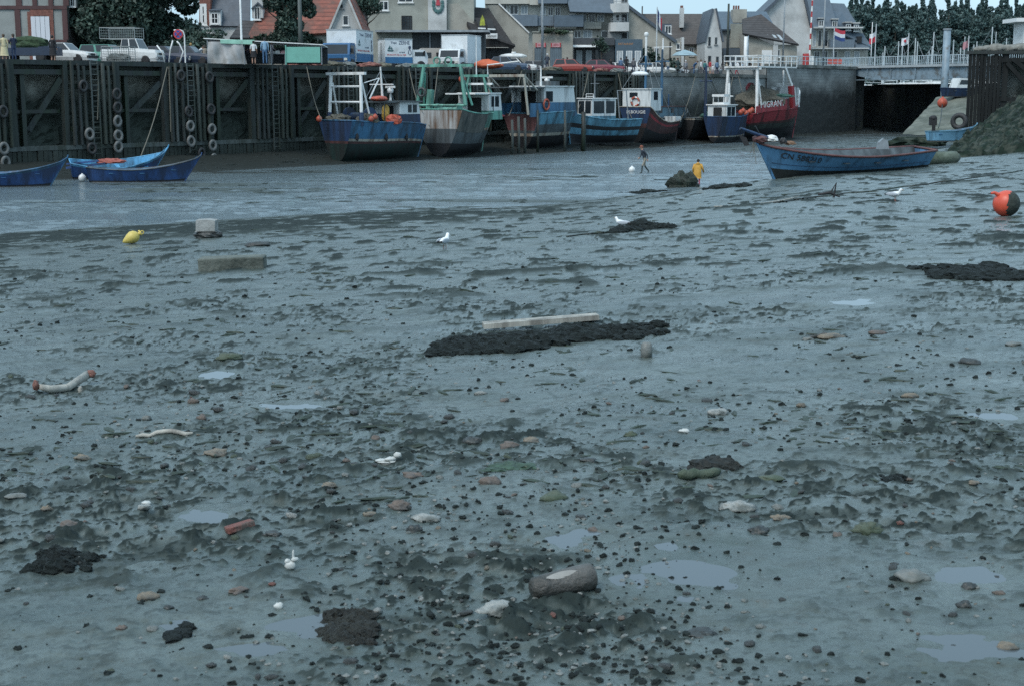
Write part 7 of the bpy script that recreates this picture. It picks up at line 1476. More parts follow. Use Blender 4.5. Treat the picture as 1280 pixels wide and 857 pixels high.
    if skirt or coat:
        col, z0, w0 = skirt or coat; z1 = .98 if skirt else 1.43; mb = MB(); secs = []
        for i in range(9):
            f = i / 8; z = z0 + (z1 - z0) * f; wx = (w0 * (1 - f) + .19 * f) if skirt else (w0 * (1 - f) + .215 * f) * (1 if f < .9 else .75); wy = wx * .72; off = -lean * max(0, z - .9)
            if pose == 'bent' and z > .93: off -= (z - .93) * .72; z = .93 + (z - .93) * .78
            secs.append([(math.cos(2 * PI * j / 20) * wx * k * (1 + .05 * math.sin(j * 2.3)), (math.sin(2 * PI * j / 20) * wy + off) * k, z * k) for j in range(20)])
        loft(mb, secs)
        if coat:
            for s in 'LR': mb.tube([J['sho' + s], J['elb' + s], J['wri' + s]], [.085 * k, .068 * k, .055 * k], 10)
            if coat[2] > .26: mb.blob(Vector(J['nek']) + Vector((0, .04, -.02)), (.13 * k, .11 * k, .07 * k), 2, .15)
        mb.build('skirt' if skirt else 'coat', M('cloth_%.3f_%.3f_%.3f' % col, col, rough=.75, var=.15, scale=5), e, True)
    return e
W_ = (.62, .63, .64); BK = (.012, .012, .015); NV = (.02, .03, .06); BJ = (.06, .13, .24); GY = (.12, .12, .13)
def qp(px, s=1.4, z=7.0): return Q(qt(px, s, z + .8), s, z)
AW, TWD = PI, 0          # facing away from / towards the river camera
person('person in a pale yellow dress at the far left edge of the quay', qp(5, 1.8), R(200), 1.68, (.55, .48, .30), (.5, .45, .3), (.08, .05, .03), skirt=((.55, .48, .30), .35, .27))
person('person in dark navy jacket and jeans by the loaded pickup', qp(17, 1.8), R(230), 1.72, NV, (.04, .06, .12), (.05, .04, .03), 'arms')
person('person in black top and skirt standing before the white hatchback', qp(66, 1.5), R(170), 1.70, BK, BK, (.02, .015, .012), skirt=(BK, .42, .25))
person('fair haired person in dark blue beside the dark saloon', qp(239, 7.0), R(190), 1.75, (.03, .06, .12), NV, (.35, .22, .08))
person('stooping person in white shirt at the boot of the dark blue saloon', qp(247, 6.0), R(90), 1.7, W_, NV, (.05, .04, .03), 'bent')
person('person with dark hair half hidden left of the stall tarpaulin', qp(256, 8), R(30), 1.68, (.3, .25, .2), NV, (.02, .015, .01))
def gp(px, y=102.2): return (at(px, 66, y).x, y, 7)
person('person in white top and black skirt seen from behind at the stall', gp(317), AW, 1.64, W_, BK, (.02, .015, .01), sleeves=False, skirt=(BK, .55, .24))
person('tall person in pale blue shirt and jeans seen from behind at the stall', gp(331), AW + .2, 1.86, (.22, .35, .48), BJ, (.02, .015, .01))
person('dark clothed stallholder inside the market stall', gp(309, 103.6), TWD, 1.62, (.05, .04, .06), BK, (.05, .03, .02), 'arms')
person('person with a white bag by the stall counter', gp(339.5, 103.0), R(120), 1.66, (.10, .10, .12), GY, (.04, .03, .02), 'arms')
person('grey haired person with white bag left of the brick red hatchback', qp(684, 2.6), R(200), 1.72, (.05, .06, .08), NV, (.45, .45, .45), 'arms')
person('person in black bending behind the brick red hatchback', qp(699, 8), R(60), 1.72, BK, BK, (.02, .02, .02), 'bent')
person('person in black seen behind the roof of the brick red hatchback', qp(709, 10), R(180), 1.75, BK, BK, (.03, .02, .02))
person('person in black beyond the maroon bonnet, left one', qp(763, 7.5), R(140), 1.72, BK, NV, (.02, .02, .02))
person('person in mid blue shirt beyond the maroon bonnet', qp(776, 7), R(200), 1.76, (.10, .17, .28), NV, (.03, .02, .02))
person('person in black seen from behind left of the white mast head', qp(783, 2.2), AW, 1.72, BK, BK, (.02, .02, .02))
person('person in black and white right of the white mast head', qp(801, 2.5), R(150), 1.66, BK, W_, (.02, .02, .02), 'walk')
person('tall person in dark coat with pale bag left of the bicycles', qp(847, 3), R(250), 1.80, (.03, .05, .05), BK, (.03, .02, .02), coat=((.03, .05, .05), .55, .27))
person('person in blue jeans jacket bending over a bicycle', qp(867, 2.8), R(60), 1.72, (.07, .14, .26), BJ, (.06, .04, .03), 'bent')
person('person in white shirt standing among the bicycles', qp(876, 4), R(100), 1.72, W_, GY, (.10, .06, .03))
person('person in red jacket with rucksack in the crowd', qp(887.5, 3.2), R(120), 1.70, (.40, .04, .05), (.35, .32, .25), (.03, .02, .02), shorts=True)
person('child in white top in front of the person in red', qp(891, 2.2), R(170), 1.15, W_, (.4, .3, .3), (.05, .03, .02), shorts=True)
person('person in blue right of the person in red', qp(896, 4.5), R(200), 1.74, (.12, .2, .3), NV, (.04, .03, .02))
person('seated person in dark blue on the quay right of the child', qp(899.5, 2.0, 6.75), R(150), 1.25, NV, NV, (.04, .03, .02), 'bent')
person('person in white shirt and dark trousers walking on the masonry quay', qp(913, 2.2), R(-100), 1.74, W_, (.015, .02, .03), (.02, .02, .02), 'walk')
person('person in long white coat and red trousers walking on the masonry quay', qp(921.5, 2.2), R(-80), 1.66, W_, (.38, .04, .06), (.4, .36, .3), 'walk', coat=(W_, .72, .25))
person('person in black leaning at the end of the masonry quay, left one', qp(937, 4.0, 7.2), R(100), 1.75, BK, NV, (.02, .02, .02), 'arms'); person('person in dark blue leaning at the end of the masonry quay, right one', qp(948, 5, 7.2), R(60), 1.72, (.03, .05, .08), BK, (.02, .02, .02), 'arms')
for a in [('person in grey jacket standing behind the white mast head', qp(792, 6), R(170), 1.74, GY, NV, (.04, .03, .02)), ('person in pale top between the flagpole and the tall person in dark coat', qp(835, 5), R(200), 1.68, (.4, .38, .34), BJ, (.08, .05, .03)), ('person in brown coat left of the tall person in dark coat', qp(829, 3.2), R(160), 1.66, (.12, .08, .05), BK, (.03, .02, .02)), ('person with white hair under the pale blue canopy', qp(857, 6), R(180), 1.7, (.2, .22, .25), GY, (.5, .5, .5)), ('person in teal top behind the person in white among the bicycles', qp(881, 6.5), R(210), 1.73, (.06, .2, .2), NV, (.03, .02, .02)),
          ('person in black right of the person in blue near the child', qp(904, 5.5), R(160), 1.76, BK, GY, (.02, .02, .02)), ('person in beige left of the walking person in white shirt', qp(908, 6), R(120), 1.65, (.36, .32, .25), (.2, .18, .15), (.1, .07, .04)), ('person in pale blue far right of the long white coat', qp(928, 5), R(90), 1.72, (.28, .36, .45), NV, (.03, .02, .02))]: person(*a)
# bicycles beside them
BIKE = M('bicycle_frame', (.03, .035, .045), rough=.4)
for i, (px, lb) in enumerate(((861, 'dark bicycle leaning left of the person in blue jeans jacket'), (874, 'dark bicycle right of the person in blue jeans jacket'))):
    e = thing('bicycle', lb, 'bicycle', qp(px, 2.0), R(10 + 40 * i), 'bicycles on the masonry quay')
    for x in (-.52, .52): mb = MB(); mb.ring((x, 0, .34), .32, .022, (0, 1, 0), 20, 6); w = mb.build('wheel', BLACK, e); mb = MB(); [mb.tube([(x, 0, .34), (x + math.cos(a) * .31, 0, .34 + math.sin(a) * .31)], .004, 3) for a in [j * PI / 4 for j in range(8)]]; mb.build('spokes', STEEL, w)
    mb = MB()
    for a, b in (((-.52, .34), (-.1, .32)), ((-.1, .32), (-.2, .82)), ((-.2, .78), (.36, .82)), ((-.1, .32), (.38, .74)), ((.52, .34), (.34, .95)), ((-.52, .34), (-.19, .76))): mb.tube([(a[0], 0, a[1]), (b[0], 0, b[1])], .018, 6)
    mb.build('frame', BIKE, e); mb = MB(); mb.blob((-.22, 0, .86), (.13, .06, .035), 1, .05); mb.build('saddle', BLACK, e); mb = MB(); mb.tube([(.30, -.28, .98), (.36, 0, 1.0), (.30, .28, .98)], .014, 6); mb.build('handlebar', STEEL, e)
# the two on the mud
p = at_z(806, 217.5, .03); person('person in dark sweater and pale trousers striding left across the shallow river', (p.x, p.y, .02), R(-75), 1.78, (.03, .04, .055), (.24, .22, .18), (.22, .07, .04), 'walk', boots=(.035, .05, .05), lean=.32)
p = ground(871.5, 233.5); person('person in yellow oilskin coat and red boots gathering weed, seen from behind', p, R(165), 1.5, (.50, .28, .05), (.35, .10, .12), (.02, .015, .012), 'stand', coat=((.50, .27, .045), .52, .27), boots=(.30, .05, .08), lean=.30, hold=True)
yp = p
# heap of nets and weed next to them
WD = M('dark_weed', (.018, .026, .018), rough=.6, var=.6, scale=5, bump=1, bscale=14)
mb = MB(); mb.blob((0, 0, .25), (.75, .45, .65), 6, .5, 2.2, 22, 12, flat=.35); random.seed(3)
for i in range(90):
    a = random.uniform(0, 2 * PI); r = random.uniform(.2, .9); x, y = math.cos(a) * r, math.sin(a) * r * .6; z = random.uniform(.1, .85) * (1.1 - r * .7); mb.tube([(x, y, z), (x + random.uniform(-.2, .2), y, z * .6), (x + random.uniform(-.4, .3), y + random.uniform(-.1, .1), -.02)], [.022, .02, .008], 4)
q = ground(854, 237); tag(mb.build('weed_heap', WD, loc=(q.x, q.y, q.z)), 'heap of dark trailing weed beside the person in yellow oilskin', 'weed heap')

def gull(label, p, rz, s=1.0):
    e = thing('seagull', label, 'seagull', p, rz, 'gulls standing on the mud'); e.scale = (s,) * 3
    mb = MB(); mb.tube([(-.20, 0, .155), (-.13, 0, .16), (-.03, 0, .165), (.06, 0, .185), (.105, 0, .225), (.12, 0, .265), (.135, 0, .285), (.165, 0, .285)], [.012, .045, .072, .066, .042, .036, .038, .02], 14); mb.build('body', M('gull_white', (.78, .80, .80), rough=.6, var=.05), e, True)
    for sd in (-1, 1): mb = MB(); mb.blob((-.07, sd * .062, .175), (.15, .02, .05), 2, .08); mb.blob((-.21, sd * .03, .165), (.07, .012, .018), 2, .05, mi=1); mb.build('wing', [M('gull_grey', (.38, .42, .46), rough=.6, var=.05), BLACK], e, True); mb = MB(); mb.tube([(.0, sd * .025, .12), (.005, sd * .025, .0)], .006, 5); mb.bx(-.01, .04, sd * .025 - .014, sd * .025 + .014, -.004, .004); mb.build('leg', M('gull_leg', (.35, .12, .08), rough=.6), e)
    mb = MB(); mb.tube([(.16, 0, .284), (.205, 0, .276)], [.011, .003], 6); mb.build('beak', M('gull_beak', (.4, .22, .05), rough=.5), e); mb = MB(); [mb.blob((.148, sd * .031, .292), (.006, .004, .006), 1, 0, nu=6, nv=4) for sd in (-1, 1)]; mb.build('eye', BLACK, e)
gull('white gull standing on the open mud left of the middle', ground(556, 312), R(65), 1.05); gull('white gull with raised head on the mud near the orange buoy', ground(1119, 252), R(-40), 1.15); gull('pale gull beside the dark weed ridge below the yellow oilskin', ground(776, 287), R(150), .95)
# ------------------------------------------------------------------ things lying on the mud
STN = {'pale': M('pale_stone', (.33, .34, .32), rough=.6, var=.25, scale=12, bump=.5, bscale=30, stain=(.10, .11, .10), sscale=9, samt=.55), 'grey': M('grey_stone', (.17, .18, .17), rough=.55, var=.25, scale=6, bump=.4, stain=(.09, .1, .09), sscale=5), 'dark': M('dark_stone', (.038, .042, .040), rough=.45, var=.35, scale=7, bump=.5),
      'tan': M('tan_stone', (.20, .165, .12), rough=.6, var=.3, scale=14, bump=.5, bscale=30, stain=(.08, .08, .07), sscale=9, samt=.5), 'green': M('mossy_stone', (.085, .105, .075), rough=.7, var=.4, scale=5, bump=.6, stain=(.04, .06, .035), sscale=4), 'brown': M('brown_stone', (.13, .10, .08), rough=.55, var=.3, scale=6, bump=.4, stain=(.07, .065, .06), sscale=5), 'red': M('brick_red_stone', (.20, .075, .058), rough=.7, var=.3, scale=14, bump=.5, bscale=40, stain=(.09, .075, .065), sscale=14, samt=.5)}
def stone(px, py, w, h, col, label, seed, ang=.35, tall=.6, name='stone', rot=0, group='stones lying on the mud', cat='stone', freq=1.2, m=None):
    p = ground(px, py + h * .35); k = ppm(p); rx = w / 2 / k; rz = max(.010, h / k * tall * .62); ry = rx * .75
    mb = MB(); mb.blob((0, 0, 0), (rx, ry, rz), seed, ang, freq, 20, 12, flat=.55, rot=rot)
    o = mb.build(name, m or STN[col], loc=(p.x, p.y + ry * .35, p.z + rz * .12), smooth=True); return tag(o, label, cat, group)
for i, a in enumerate([(898, 512, 28, 15, 'pale', 'bright rounded white stone right of the middle below the weed covered plank'), (922, 630, 44, 18, 'pale', 'pale pointed flat stone with dark wet edge below the black wood chunk'), (622, 756, 42, 20, 'pale', 'smooth pale oval stone left of the thick log'),
        (533, 645, 37, 13, 'pale', 'pale flat stone with white tip beside the dark pyramid stone'), (1142, 714, 40, 27, 'grey', 'squat grey stone with pale top at lower right'), (1086, 655, 33, 28, 'green', 'mossy green blocky stone at right'), (693, 617, 35, 21, 'green', 'square grey green stone near the middle above the log'),
        (612, 597, 28, 20, 'brown', 'brown wedge shaped stone left of the square grey green stone'), (516, 592, 33, 15, 'brown', 'flat grey brown stone below the white scrap'), (590, 547, 27, 18, 'dark', 'dark mossy lump of stone above the wedge shaped one'), (517, 656, 20, 24, 'dark', 'small dark pyramid shaped stone beside the pale flat stone'),
        (287, 443, 30, 14, 'green', 'mossy dark stone alone on smooth mud left of the weed heap'), (185, 741, 28, 20, 'tan', 'tan stone on a grey lump at lower left'), (270, 564, 36, 13, 'tan', 'flat tan stone right of the pale driftwood'), (102, 569, 20, 10, 'tan', 'small tan stone left of the pale driftwood'), (180, 631, 18, 10, 'pale', 'small white stone at left above the brick'),
        (965, 595, 34, 12, 'green', 'pale greenish flat stone right of the black wood chunk'), (976, 645, 22, 9, 'tan', 'flat tan stone right of the pale pointed stone'), (1213, 449, 27, 13, 'dark', 'dark oval stone near the right edge'), (877, 790, 42, 13, 'dark', 'dark flat ring shaped stone below the large puddle'), (948, 660, 28, 17, 'dark', 'dark rough stone left of the mossy green one'),
        (1260, 805, 28, 15, 'tan', 'tan stone in dark mud near the lower right corner'), (1218, 601, 14, 9, 'tan', 'small orange tan stone at right'), (298, 735, 24, 12, 'brown', 'brown stone below the shell claw'), (252, 745, 15, 9, 'dark', 'small dark stone between two brown ones at lower left'), (152, 782, 14, 11, 'brown', 'small brown stone with pale top near the bottom left'),
        (210, 757, 12, 9, 'dark', 'tiny dark stone below the tan stone at lower left'), (1212, 729, 20, 17, 'dark', 'round dark stone above another at right below the tall puddle'), (1207, 752, 18, 17, 'dark', 'round dark stone below another at right'), (500, 628, 26, 16, 'brown', 'reddish brown stone left of the dark pyramid stone'), (462, 640, 18, 10, 'tan', 'tan stone at left of the reddish brown one'), 
        (412, 604, 20, 10, 'tan', 'flat tan stone near the small puddle left of the white scrap'), (665, 548, 22, 11, 'tan', 'tan slab stone in the pebble scatter at middle'), (637, 553, 24, 14, 'brown', 'grey brown stone beside the tan slab in the pebble scatter'), (735, 573, 20, 8, 'dark', 'dark flat stone right of the pebble scatter'), (788, 540, 16, 11, 'green', 'greenish stone at the right end of the pebble scatter'), (1040, 418, 34, 10, 'tan', 'long tan stone right of the weed heap'), (1010, 422, 14, 8, 'grey', 'small grey stone left of the long tan one'), (1270, 428, 22, 12, 'grey', 'grey stone cut by the right edge'), (1098, 414, 22, 9, 'brown', 'brown flat stone right of the long tan one'), (1140, 492, 20, 8, 'tan', 'flat tan stone right of the bright white stone'), (58, 633, 14, 9, 'tan', 'tan pebble at far left above the weed clump'), (20, 617, 26, 11, 'grey', 'grey stone at the far left edge'), (85, 652, 26, 14, 'brown', 'brown stone left of the small white stone'), (340, 665, 20, 9, 'dark', 'dark flat stone right of the brick')]):
    stone(*a, seed=i + 1, rot=random.Random(i).uniform(-.6, .6), ang=.35 + .25 * (i % 3) / 2, freq=1.0 + .5 * (i % 2))
# upright stub
p = ground(808, 445); k = ppm(p); mb = MB(); mb.lathe([(7 / k, -.05), (7.5 / k, 8 / k), (6.6 / k, 16 / k), (4.6 / k, 18 / k)], (0, 0, 0), 12); tag(mb.build('wooden_stub', STN['grey'], loc=p, smooth=True), 'short grey upright stub standing in the mud right of the weed heap', 'stub')

# small pebbles that nothing tells apart, copies of a few shapes
random.seed(33); PEB = []
cols = ['pale', 'grey', 'dark', 'tan', 'brown', 'green', 'dark', 'grey', 'red', 'dark']
for i in range(10):
    mb = MB(); mb.blob((0, 0, 0), (1, .78, .55), 100 + i, .35, 1.2, 12, 8); PEB.append(mb.mesh('pebble', STN[cols[i]], True))
def scatter_px(n, y0, y1, pw=1.0):
    out = []
    while len(out) < n:
        px = random.uniform(-20, 1300); py = y0 + (y1 - y0) * random.random() ** pw
        dens = .35 + .65 * math.exp(-(((px - 560) / 330) ** 2 + ((py - 570) / 110) ** 2)) + .35 * math.exp(-(((px - 150) / 200) ** 2 + ((py - 640) / 90) ** 2))
        if random.random() < dens: out.append((px, py))
    return out
for px, py in scatter_px(290, 470, 850):
    p = ground(px, py); k = ppm(p); r = (2.2 + random.random() ** 2.2 * 6.5) * (.6 + py / 1500) / k
    i = random.choices(range(10), [2, 5, 9, 4, 7, 5, 9, 5, 1, 9])[0]
    o = bpy.data.objects.new('pebble', PEB[i]); C.objects.link(o); o.location = (p.x, p.y, p.z + r * .12); o.scale = (r * random.uniform(.8, 1.4), r, r * random.uniform(.7, 1.1)); o.rotation_euler = (random.uniform(-.3, .3), random.uniform(-.3, .3), random.uniform(0, 6.28))
    tag(o, 'small wet pebble lying loose on the mud', 'pebble', 'small pebbles scattered over the mud')
# clods, crumbs and weed scraps nobody could count
CLOD = M('dark_mud_clod', (.016, .023, .022), spec=.25, rough=.75, var=.5, scale=18, bump=.8, bscale=40); rng = np.random.RandomState(5)
def scrap(name, n, y0, y1, size, m, label, flat, seed, pw=.8, elong=1.0, thr=.35):
    mb = MB(); rs = np.random.RandomState(seed); cnt = 0
    base = [(math.cos(a) * math.cos(b), math.sin(a) * math.cos(b), math.sin(b)) for b in (-.5, .35, 1.0) for a in [j * PI / 3 + b for j in range(6)]] + [(0, 0, 1)]
    fcs = [(r * 6 + j, r * 6 + (j + 1) % 6, r * 6 + 6 + (j + 1) % 6, r * 6 + 6 + j) for r in range(2) for j in range(6)] + [(12 + j, 12 + (j + 1) % 6, 18) for j in range(6)]
    px = rs.uniform(-30, 1310, n * 4); py = y0 + (y1 - y0) * rs.uniform(0, 1, n * 4) ** pw
    # positions on the flat reference plane first, then the true height
    u = (px - 640) / FPX; v = (428.5 - py) / FPX; dy = CT + v * ST; dz = -ST + v * CT
    sl = np.interp(px, [0, 700, 1000, 1280], [.063, .052, .040, .034]); Y = 1.6 / (-dz / dy - sl); X = u / dy * Y
    ok = (Y > 2.5) & (Y < 85) & (base_z(X, Y) > .06); dens = sst(-.25, .35, fbm(X / 1.5, Y / 2.2, 3, 4) + .06 + .5 * fbm(X / .5, Y / .5, 77, 2)); ok &= rs.uniform(0, 1, n * 4) < dens * .9 + (1 - thr) * .12
    X, Y = X[ok][:n], Y[ok][:n]; Z = height(X, Y)
    for x, y, z in zip(X, Y, Z):
        r = size * (.35 + rs.uniform() ** 2.5 * 1.5) * (1 + y / 9.0); a = rs.uniform(0, 2 * PI); c, s = math.cos(a), math.sin(a); e = elong * rs.uniform(.8, 1.4)
        j = rs.uniform(.65, 1.3, 19); vs = []
        for (bx_, by, bz), q in zip(base, j):
            lx, ly = bx_ * r * q * e, by * r * q / e ** .5; vs.append((x + lx * c - ly * s, y + lx * s + ly * c, z + bz * r * q * flat))
        mb.add(vs, fcs)
    o = mb.build(name, m, smooth=False); return tag(o, label, name.replace('_', ' '), kind='stuff')
scrap('mud_clods', 2800, 330, 870, .0062, CLOD, 'dark crumbs and clods of mud strewn over the bank', .75, 1)
scrap('pale_grit', 1500, 400, 870, .0048, STN['grey'], 'pale grit and shell crumbs on the mud', .6, 2)
scrap('weed_scraps', 1500, 238, 640, .012, M('weed_scrap', (.022, .034, .022), rough=.6, var=.6, scale=12), 'dark scraps of weed lying on the mud', .28, 3, 1.3, 2.2)

# weed covered plank and heaps
def ridge(name, label, pts, r, m, seed, amp=.5, n=26, cat='weed heap', sq=.5, jit=.35):
    rs = random.Random(seed); mb = MB(); P_ = [ground(*a) for a in pts]; L = len(P_) - 1
    for i in range(n):
        f = rs.uniform(0, L); k = min(int(f), L - 1); p = P_[k].lerp(P_[k + 1], f - k); rr = r * rs.uniform(.45, 1.15) * (1 - .45 * abs(f / L * 2 - 1))
        x, y = p.x + rs.uniform(-jit, jit) * r * 2, p.y + rs.uniform(-jit, jit) * r * 5; mb.blob((x, y, hz(x, y) + rr * .1), (rr * rs.uniform(1, 1.8), rr * 1.3, rr * sq), seed + i, amp, 2.4, 12, 7)
    return tag(mb.build(name, m), label, cat)
WM = M('black_weedy_mud', (.013, .019, .018), spec=.25, rough=.7, var=.55, scale=14, bump=1, bscale=45)
ridge('weed_heap', 'long low heap of black weedy mud in front of the pale plank', [(556, 437), (590, 434), (640, 430), (700, 423), (760, 416), (815, 412)], .10, WM, 1, n=230, jit=.95, sq=.75)
ridge('weed_ridge', 'narrow black ridge of weed on the mud below the yellow oilskin', [(768, 290), (800, 286), (840, 284)], .16, WM, 2, n=60, jit=.4, sq=.8)
ridge('weed_patch', 'low black weed patch at the right edge below the orange buoy', [(1175, 340), (1220, 344), (1275, 342)], .13, WM, 3, n=150, jit=1.1, sq=.6)
ridge('weed_clump', 'dark weed clump on the mud near the lower left corner', [(52, 702), (78, 702), (104, 703)], .035, WM, 4, n=60, jit=.8, sq=.9)
ridge('weed_clump', 'brown weed clump below the two stones at bottom middle left', [(408, 788), (432, 788), (458, 790)], .035, M('brown_weed', (.024, .026, .021), rough=.8, var=.5, scale=20, bump=1, bscale=50), 5, n=60, jit=.8, sq=.9)
ridge('weed_clump', 'round dark clump beside a puddle at bottom left', [(212, 794), (226, 792)], .04, WM, 6, n=9)
ridge('weed_clump', 'small dark clump right of the square mossy stones by the right edge', [(1105, 600), (1130, 602)], .05, WM, 7, n=12); ridge('weed_strip', 'green weed strands among the pebble scatter', [(612, 585), (645, 583), (668, 580)], .045, M('green_weed', (.03, .06, .035), rough=.6, var=.5, scale=20), 8, n=14, sq=.3)
for i, (l_, pts_) in enumerate([('dark ragged weed bank at the water edge left of the weed heap', [(775, 244), (810, 241), (838, 240)]), ('dark ragged weed bank at the water edge between the yellow oilskin and the blue bow', [(880, 237), (905, 235), (935, 233)])]): ridge('weed_bank', l_, pts_, .26, WM, 9 + i, n=44, jit=.2, sq=.5)
def lying(name, label, cat, a, b, r0, r1, m, n=10, lift=.3, sq=1, bend=0, rad=None):
    p, q = ground(*a), ground(*b); k = 8; pts = []; rs = []
    for i in range(k + 1):
        f = i / k; c = p.lerp(q, f); r = (r0 + (r1 - r0) * f) * (.55 if i in (0, k) else 1); pts.append((c.x + bend * math.sin(f * PI), c.y, hz(c.x, c.y) + lift * r + .5 * r)); rs.append(r)
    mb = MB(); mb.tube(pts, rs, n); o = mb.build(name, m, smooth=True); return tag(o, label, cat)
DRIFT = M('pale_driftwood', (.36, .35, .31), rough=.7, var=.2, scale=10, streak=True, bump=.4, stain=(.18, .17, .15), sscale=6); LOGM = M('grey_wet_log', (.095, .09, .082), rough=.5, var=.4, scale=9, bump=.6, stain=(.04, .04, .035), sscale=4)
# plank
p, q = ground(604, 413), ground(747, 403); mb = MB(); mb.beam(p + Vector((0, 0, .05)), q + Vector((0, 0, .06)), .16, .05); tag(mb.build('pale_plank', DRIFT), 'long pale plank lying behind the black weed heap', 'plank')
e = thing('driftwood_log', 'thick grey log with a bare pale strip lying at bottom middle', 'log', (0, 0, 0)); p, q = ground(664, 748), ground(742, 735); k = ppm(p); r = 17 / k; ax = (q - p)
mb = MB(); mb.tube([p + ax * f + Vector((0, .02, r * (.62 + .25 * f))) for f in (.0, .04, .2, .5, .8, .97, 1.0)], [r * .55, r * .8, r * .88, r * .97, r * 1.02, r, r * .8], 16); mb.build('log', LOGM, e, True)
mb = MB(); lc = lambda f: p + ax * f + Vector((0, .02, r * (.62 + .25 * f))); lr = lambda f: r * (.86 + .16 * f)
mb.sheet(lambda u, v: tuple((lambda f, a: lc(f) + Vector((0, -math.cos(a), math.sin(a))) * (lr(f) * 1.012 + .0015))(.24 + .50 * u, R(58) + R(40) * (v - .5) * math.sin(PI * min(1, .06 + u * .95)))), 14, 5); mb.build('bare_strip', M('bare_wood', (.27, .26, .24), rough=.6, var=.25, scale=14, streak=False), e, True)
lying('driftwood_strip', 'thin pale driftwood strip pointed at both ends at left', 'driftwood', (170, 546), (241, 542), .014, .016, DRIFT, 8); lying('stick', 'thin dark stick on the mud above the large puddle', 'stick', (1035, 420), (1010, 424), .02, .015, LOGM)
lying('long_pole', 'long thin pale pole lying on the mud below the blue boat', 'pole', (893, 259), (1000, 246), .035, .03, DRIFT, 8); lying('green_branch', 'green weedy branch beside the black wood chunk', 'branch', (848, 597), (900, 590), .028, .022, STN['green'])
e = thing('bent_branch', 'bent pale branch with reddish broken ends at left', 'branch', (0, 0, 0)); a, b_, c = ground(50, 491), ground(85, 489), ground(112, 478); k = ppm(a); r = 5.2 / k
mb = MB(); mb.tube([a + Vector((0, 0, r * 1.6)), a.lerp(b_, .4) + Vector((0, 0, r * .8)), b_ + Vector((0, 0, r)), c + Vector((0, -.05, r * 2.4))], [r * .7, r, r * .95, r * 1.05], 10); mb.build('branch', DRIFT, e, True)
mb = MB(); mb.blob(c + Vector((.03, -.05, r * 2.6)), (r * 1.2, r, r), 1, .3); mb.build('broken_end', M('red_brown_wood', (.18, .08, .06), rough=.7, var=.3, scale=20), e); mb = MB(); mb.blob(a + Vector((-.03, 0, r * 1.9)), (r * .7, r, r * 1.3), 2, .3); mb.build('broken_end', M('red_brown_wood', ()), e); mb = MB(); mb.blob(b_ + Vector((.1, 0, r * .4)), (r * .6, r * .5, r), 3, .2); mb.build('twig', DRIFT, e)
p = ground(892, 586); k = ppm(p); mb = MB(); mb.blob((0, 0, .01), (35 / k, 14 / k, 13 / k), 8, .4, 2.6, 22, 10, flat=.3); tag(mb.build('black_wood_chunk', M('black_peat_wood', (.012, .015, .013), rough=.7, var=.4, scale=14, bump=.8), loc=p), 'black broken chunk of wood right of the middle', 'wood')
p = ground(300, 659); k = ppm(p); mb = MB(); mb.bx(-18 / k, 18 / k, -8 / k, 8 / k, -.01, 6 / k); o = tag(mb.build('brick_fragment', STN['red'], loc=p), 'flat red brick fragment tilted on the mud at lower left', 'brick'); o.rotation_euler = (R(-6), R(-8), R(32))
bv = o.modifiers.new('worn_edges', 'BEVEL'); bv.width = .006; bv.segments = 2
SHELL = M('bleached_shell', (.48, .50, .48), rough=.5, var=.12, scale=20)
def scraps(name, label, cat, px, py, parts, m=SHELL):
    p = ground(px, py); k = ppm(p); mb = MB()
    for dx, dz, rx, rz, rot in parts: mb.blob((dx / k, 0, dz / k), (rx / k, rx / k * .6, rz / k), int(rx * 10), .35, 1.6, 12, 8, rot=rot)
    return tag(mb.build(name, m, loc=p, smooth=True), label, cat)
scraps('white_scrap', 'torn white scrap on the mud left of the middle', 'scrap', 487, 577, [(-10, 2, 8, 2.5, .2), (2, 4, 8, 3, .5), (10, 9, 5, 4, 0), (-3, 1, 13, 1.6, .1)]); scraps('crab_claw', 'white crab claw shell standing up at lower left', 'shell', 363, 711, [(0, 5, 7, 6, 0), (4, 16, 1.6, 11, 0), (6, 13, 5, 3, .4), (-3, 10, 4, 4, .2)]); scraps('white_shell', 'small bright white shell at bottom left', 'shell', 348, 760, [(0, 3, 6, 4.5, 0), (3, 5, 3, 3, 0)])
scraps('white_shell', 'white shell under the bright rounded stone', 'shell', 856, 540, [(0, 2, 6, 3, 0), (-4, 2, 4, 2, 0)]); scraps('white_shell', 'tiny white shell below the left puddle', 'shell', 183, 630, [(0, 2, 6, 2.6, 0)])
# concrete block, slab, mound
p = ground(261, 297); k = ppm(p); e = thing('concrete_block', 'pale concrete mooring block with sloped top on a dark base at left', 'concrete block', p); e.scale = (.74,) * 3; mb = MB(); mb.prism([(-.42, .26), (.30, .26), (.32, .66), (.02, .70), (-.40, .68)], -.32, .32, 'y'); mb.add([(-.46, -.38, .24), (.36, -.36, .24), (.36, .34, .24), (-.46, .34, .24), (-.30, -.30, .5)], [(0, 1, 2, 3)]); mb.build('block', M('pale_concrete', (.33, .34, .33), rough=.8, var=.15, scale=4, bump=.4, stain=(.2, .21, .2)), e); mb = MB(); mb.blob((0, 0, .1), (.56, .5, .20), 4, .2, 1.6, 20, 9, flat=.6); mb.build('base', STN['dark'], e)
p = ground(291, 333); k = ppm(p); mb = MB(); mb.bx(-.60, .60, -.22, .25, -.1, .18); o = tag(mb.build('stone_slab', M('mossy_slab', (.13, .145, .125), rough=.8, var=.3, scale=3, bump=.6, stain=(.05, .06, .05), sscale=1.6), loc=p), 'long mossy stone slab lying on the mud left of the gull', 'slab'); o.rotation_euler = (0, R(-1.5), R(3)); bv = o.modifiers.new('worn_edges', 'BEVEL'); bv.width = .03; bv.segments = 3
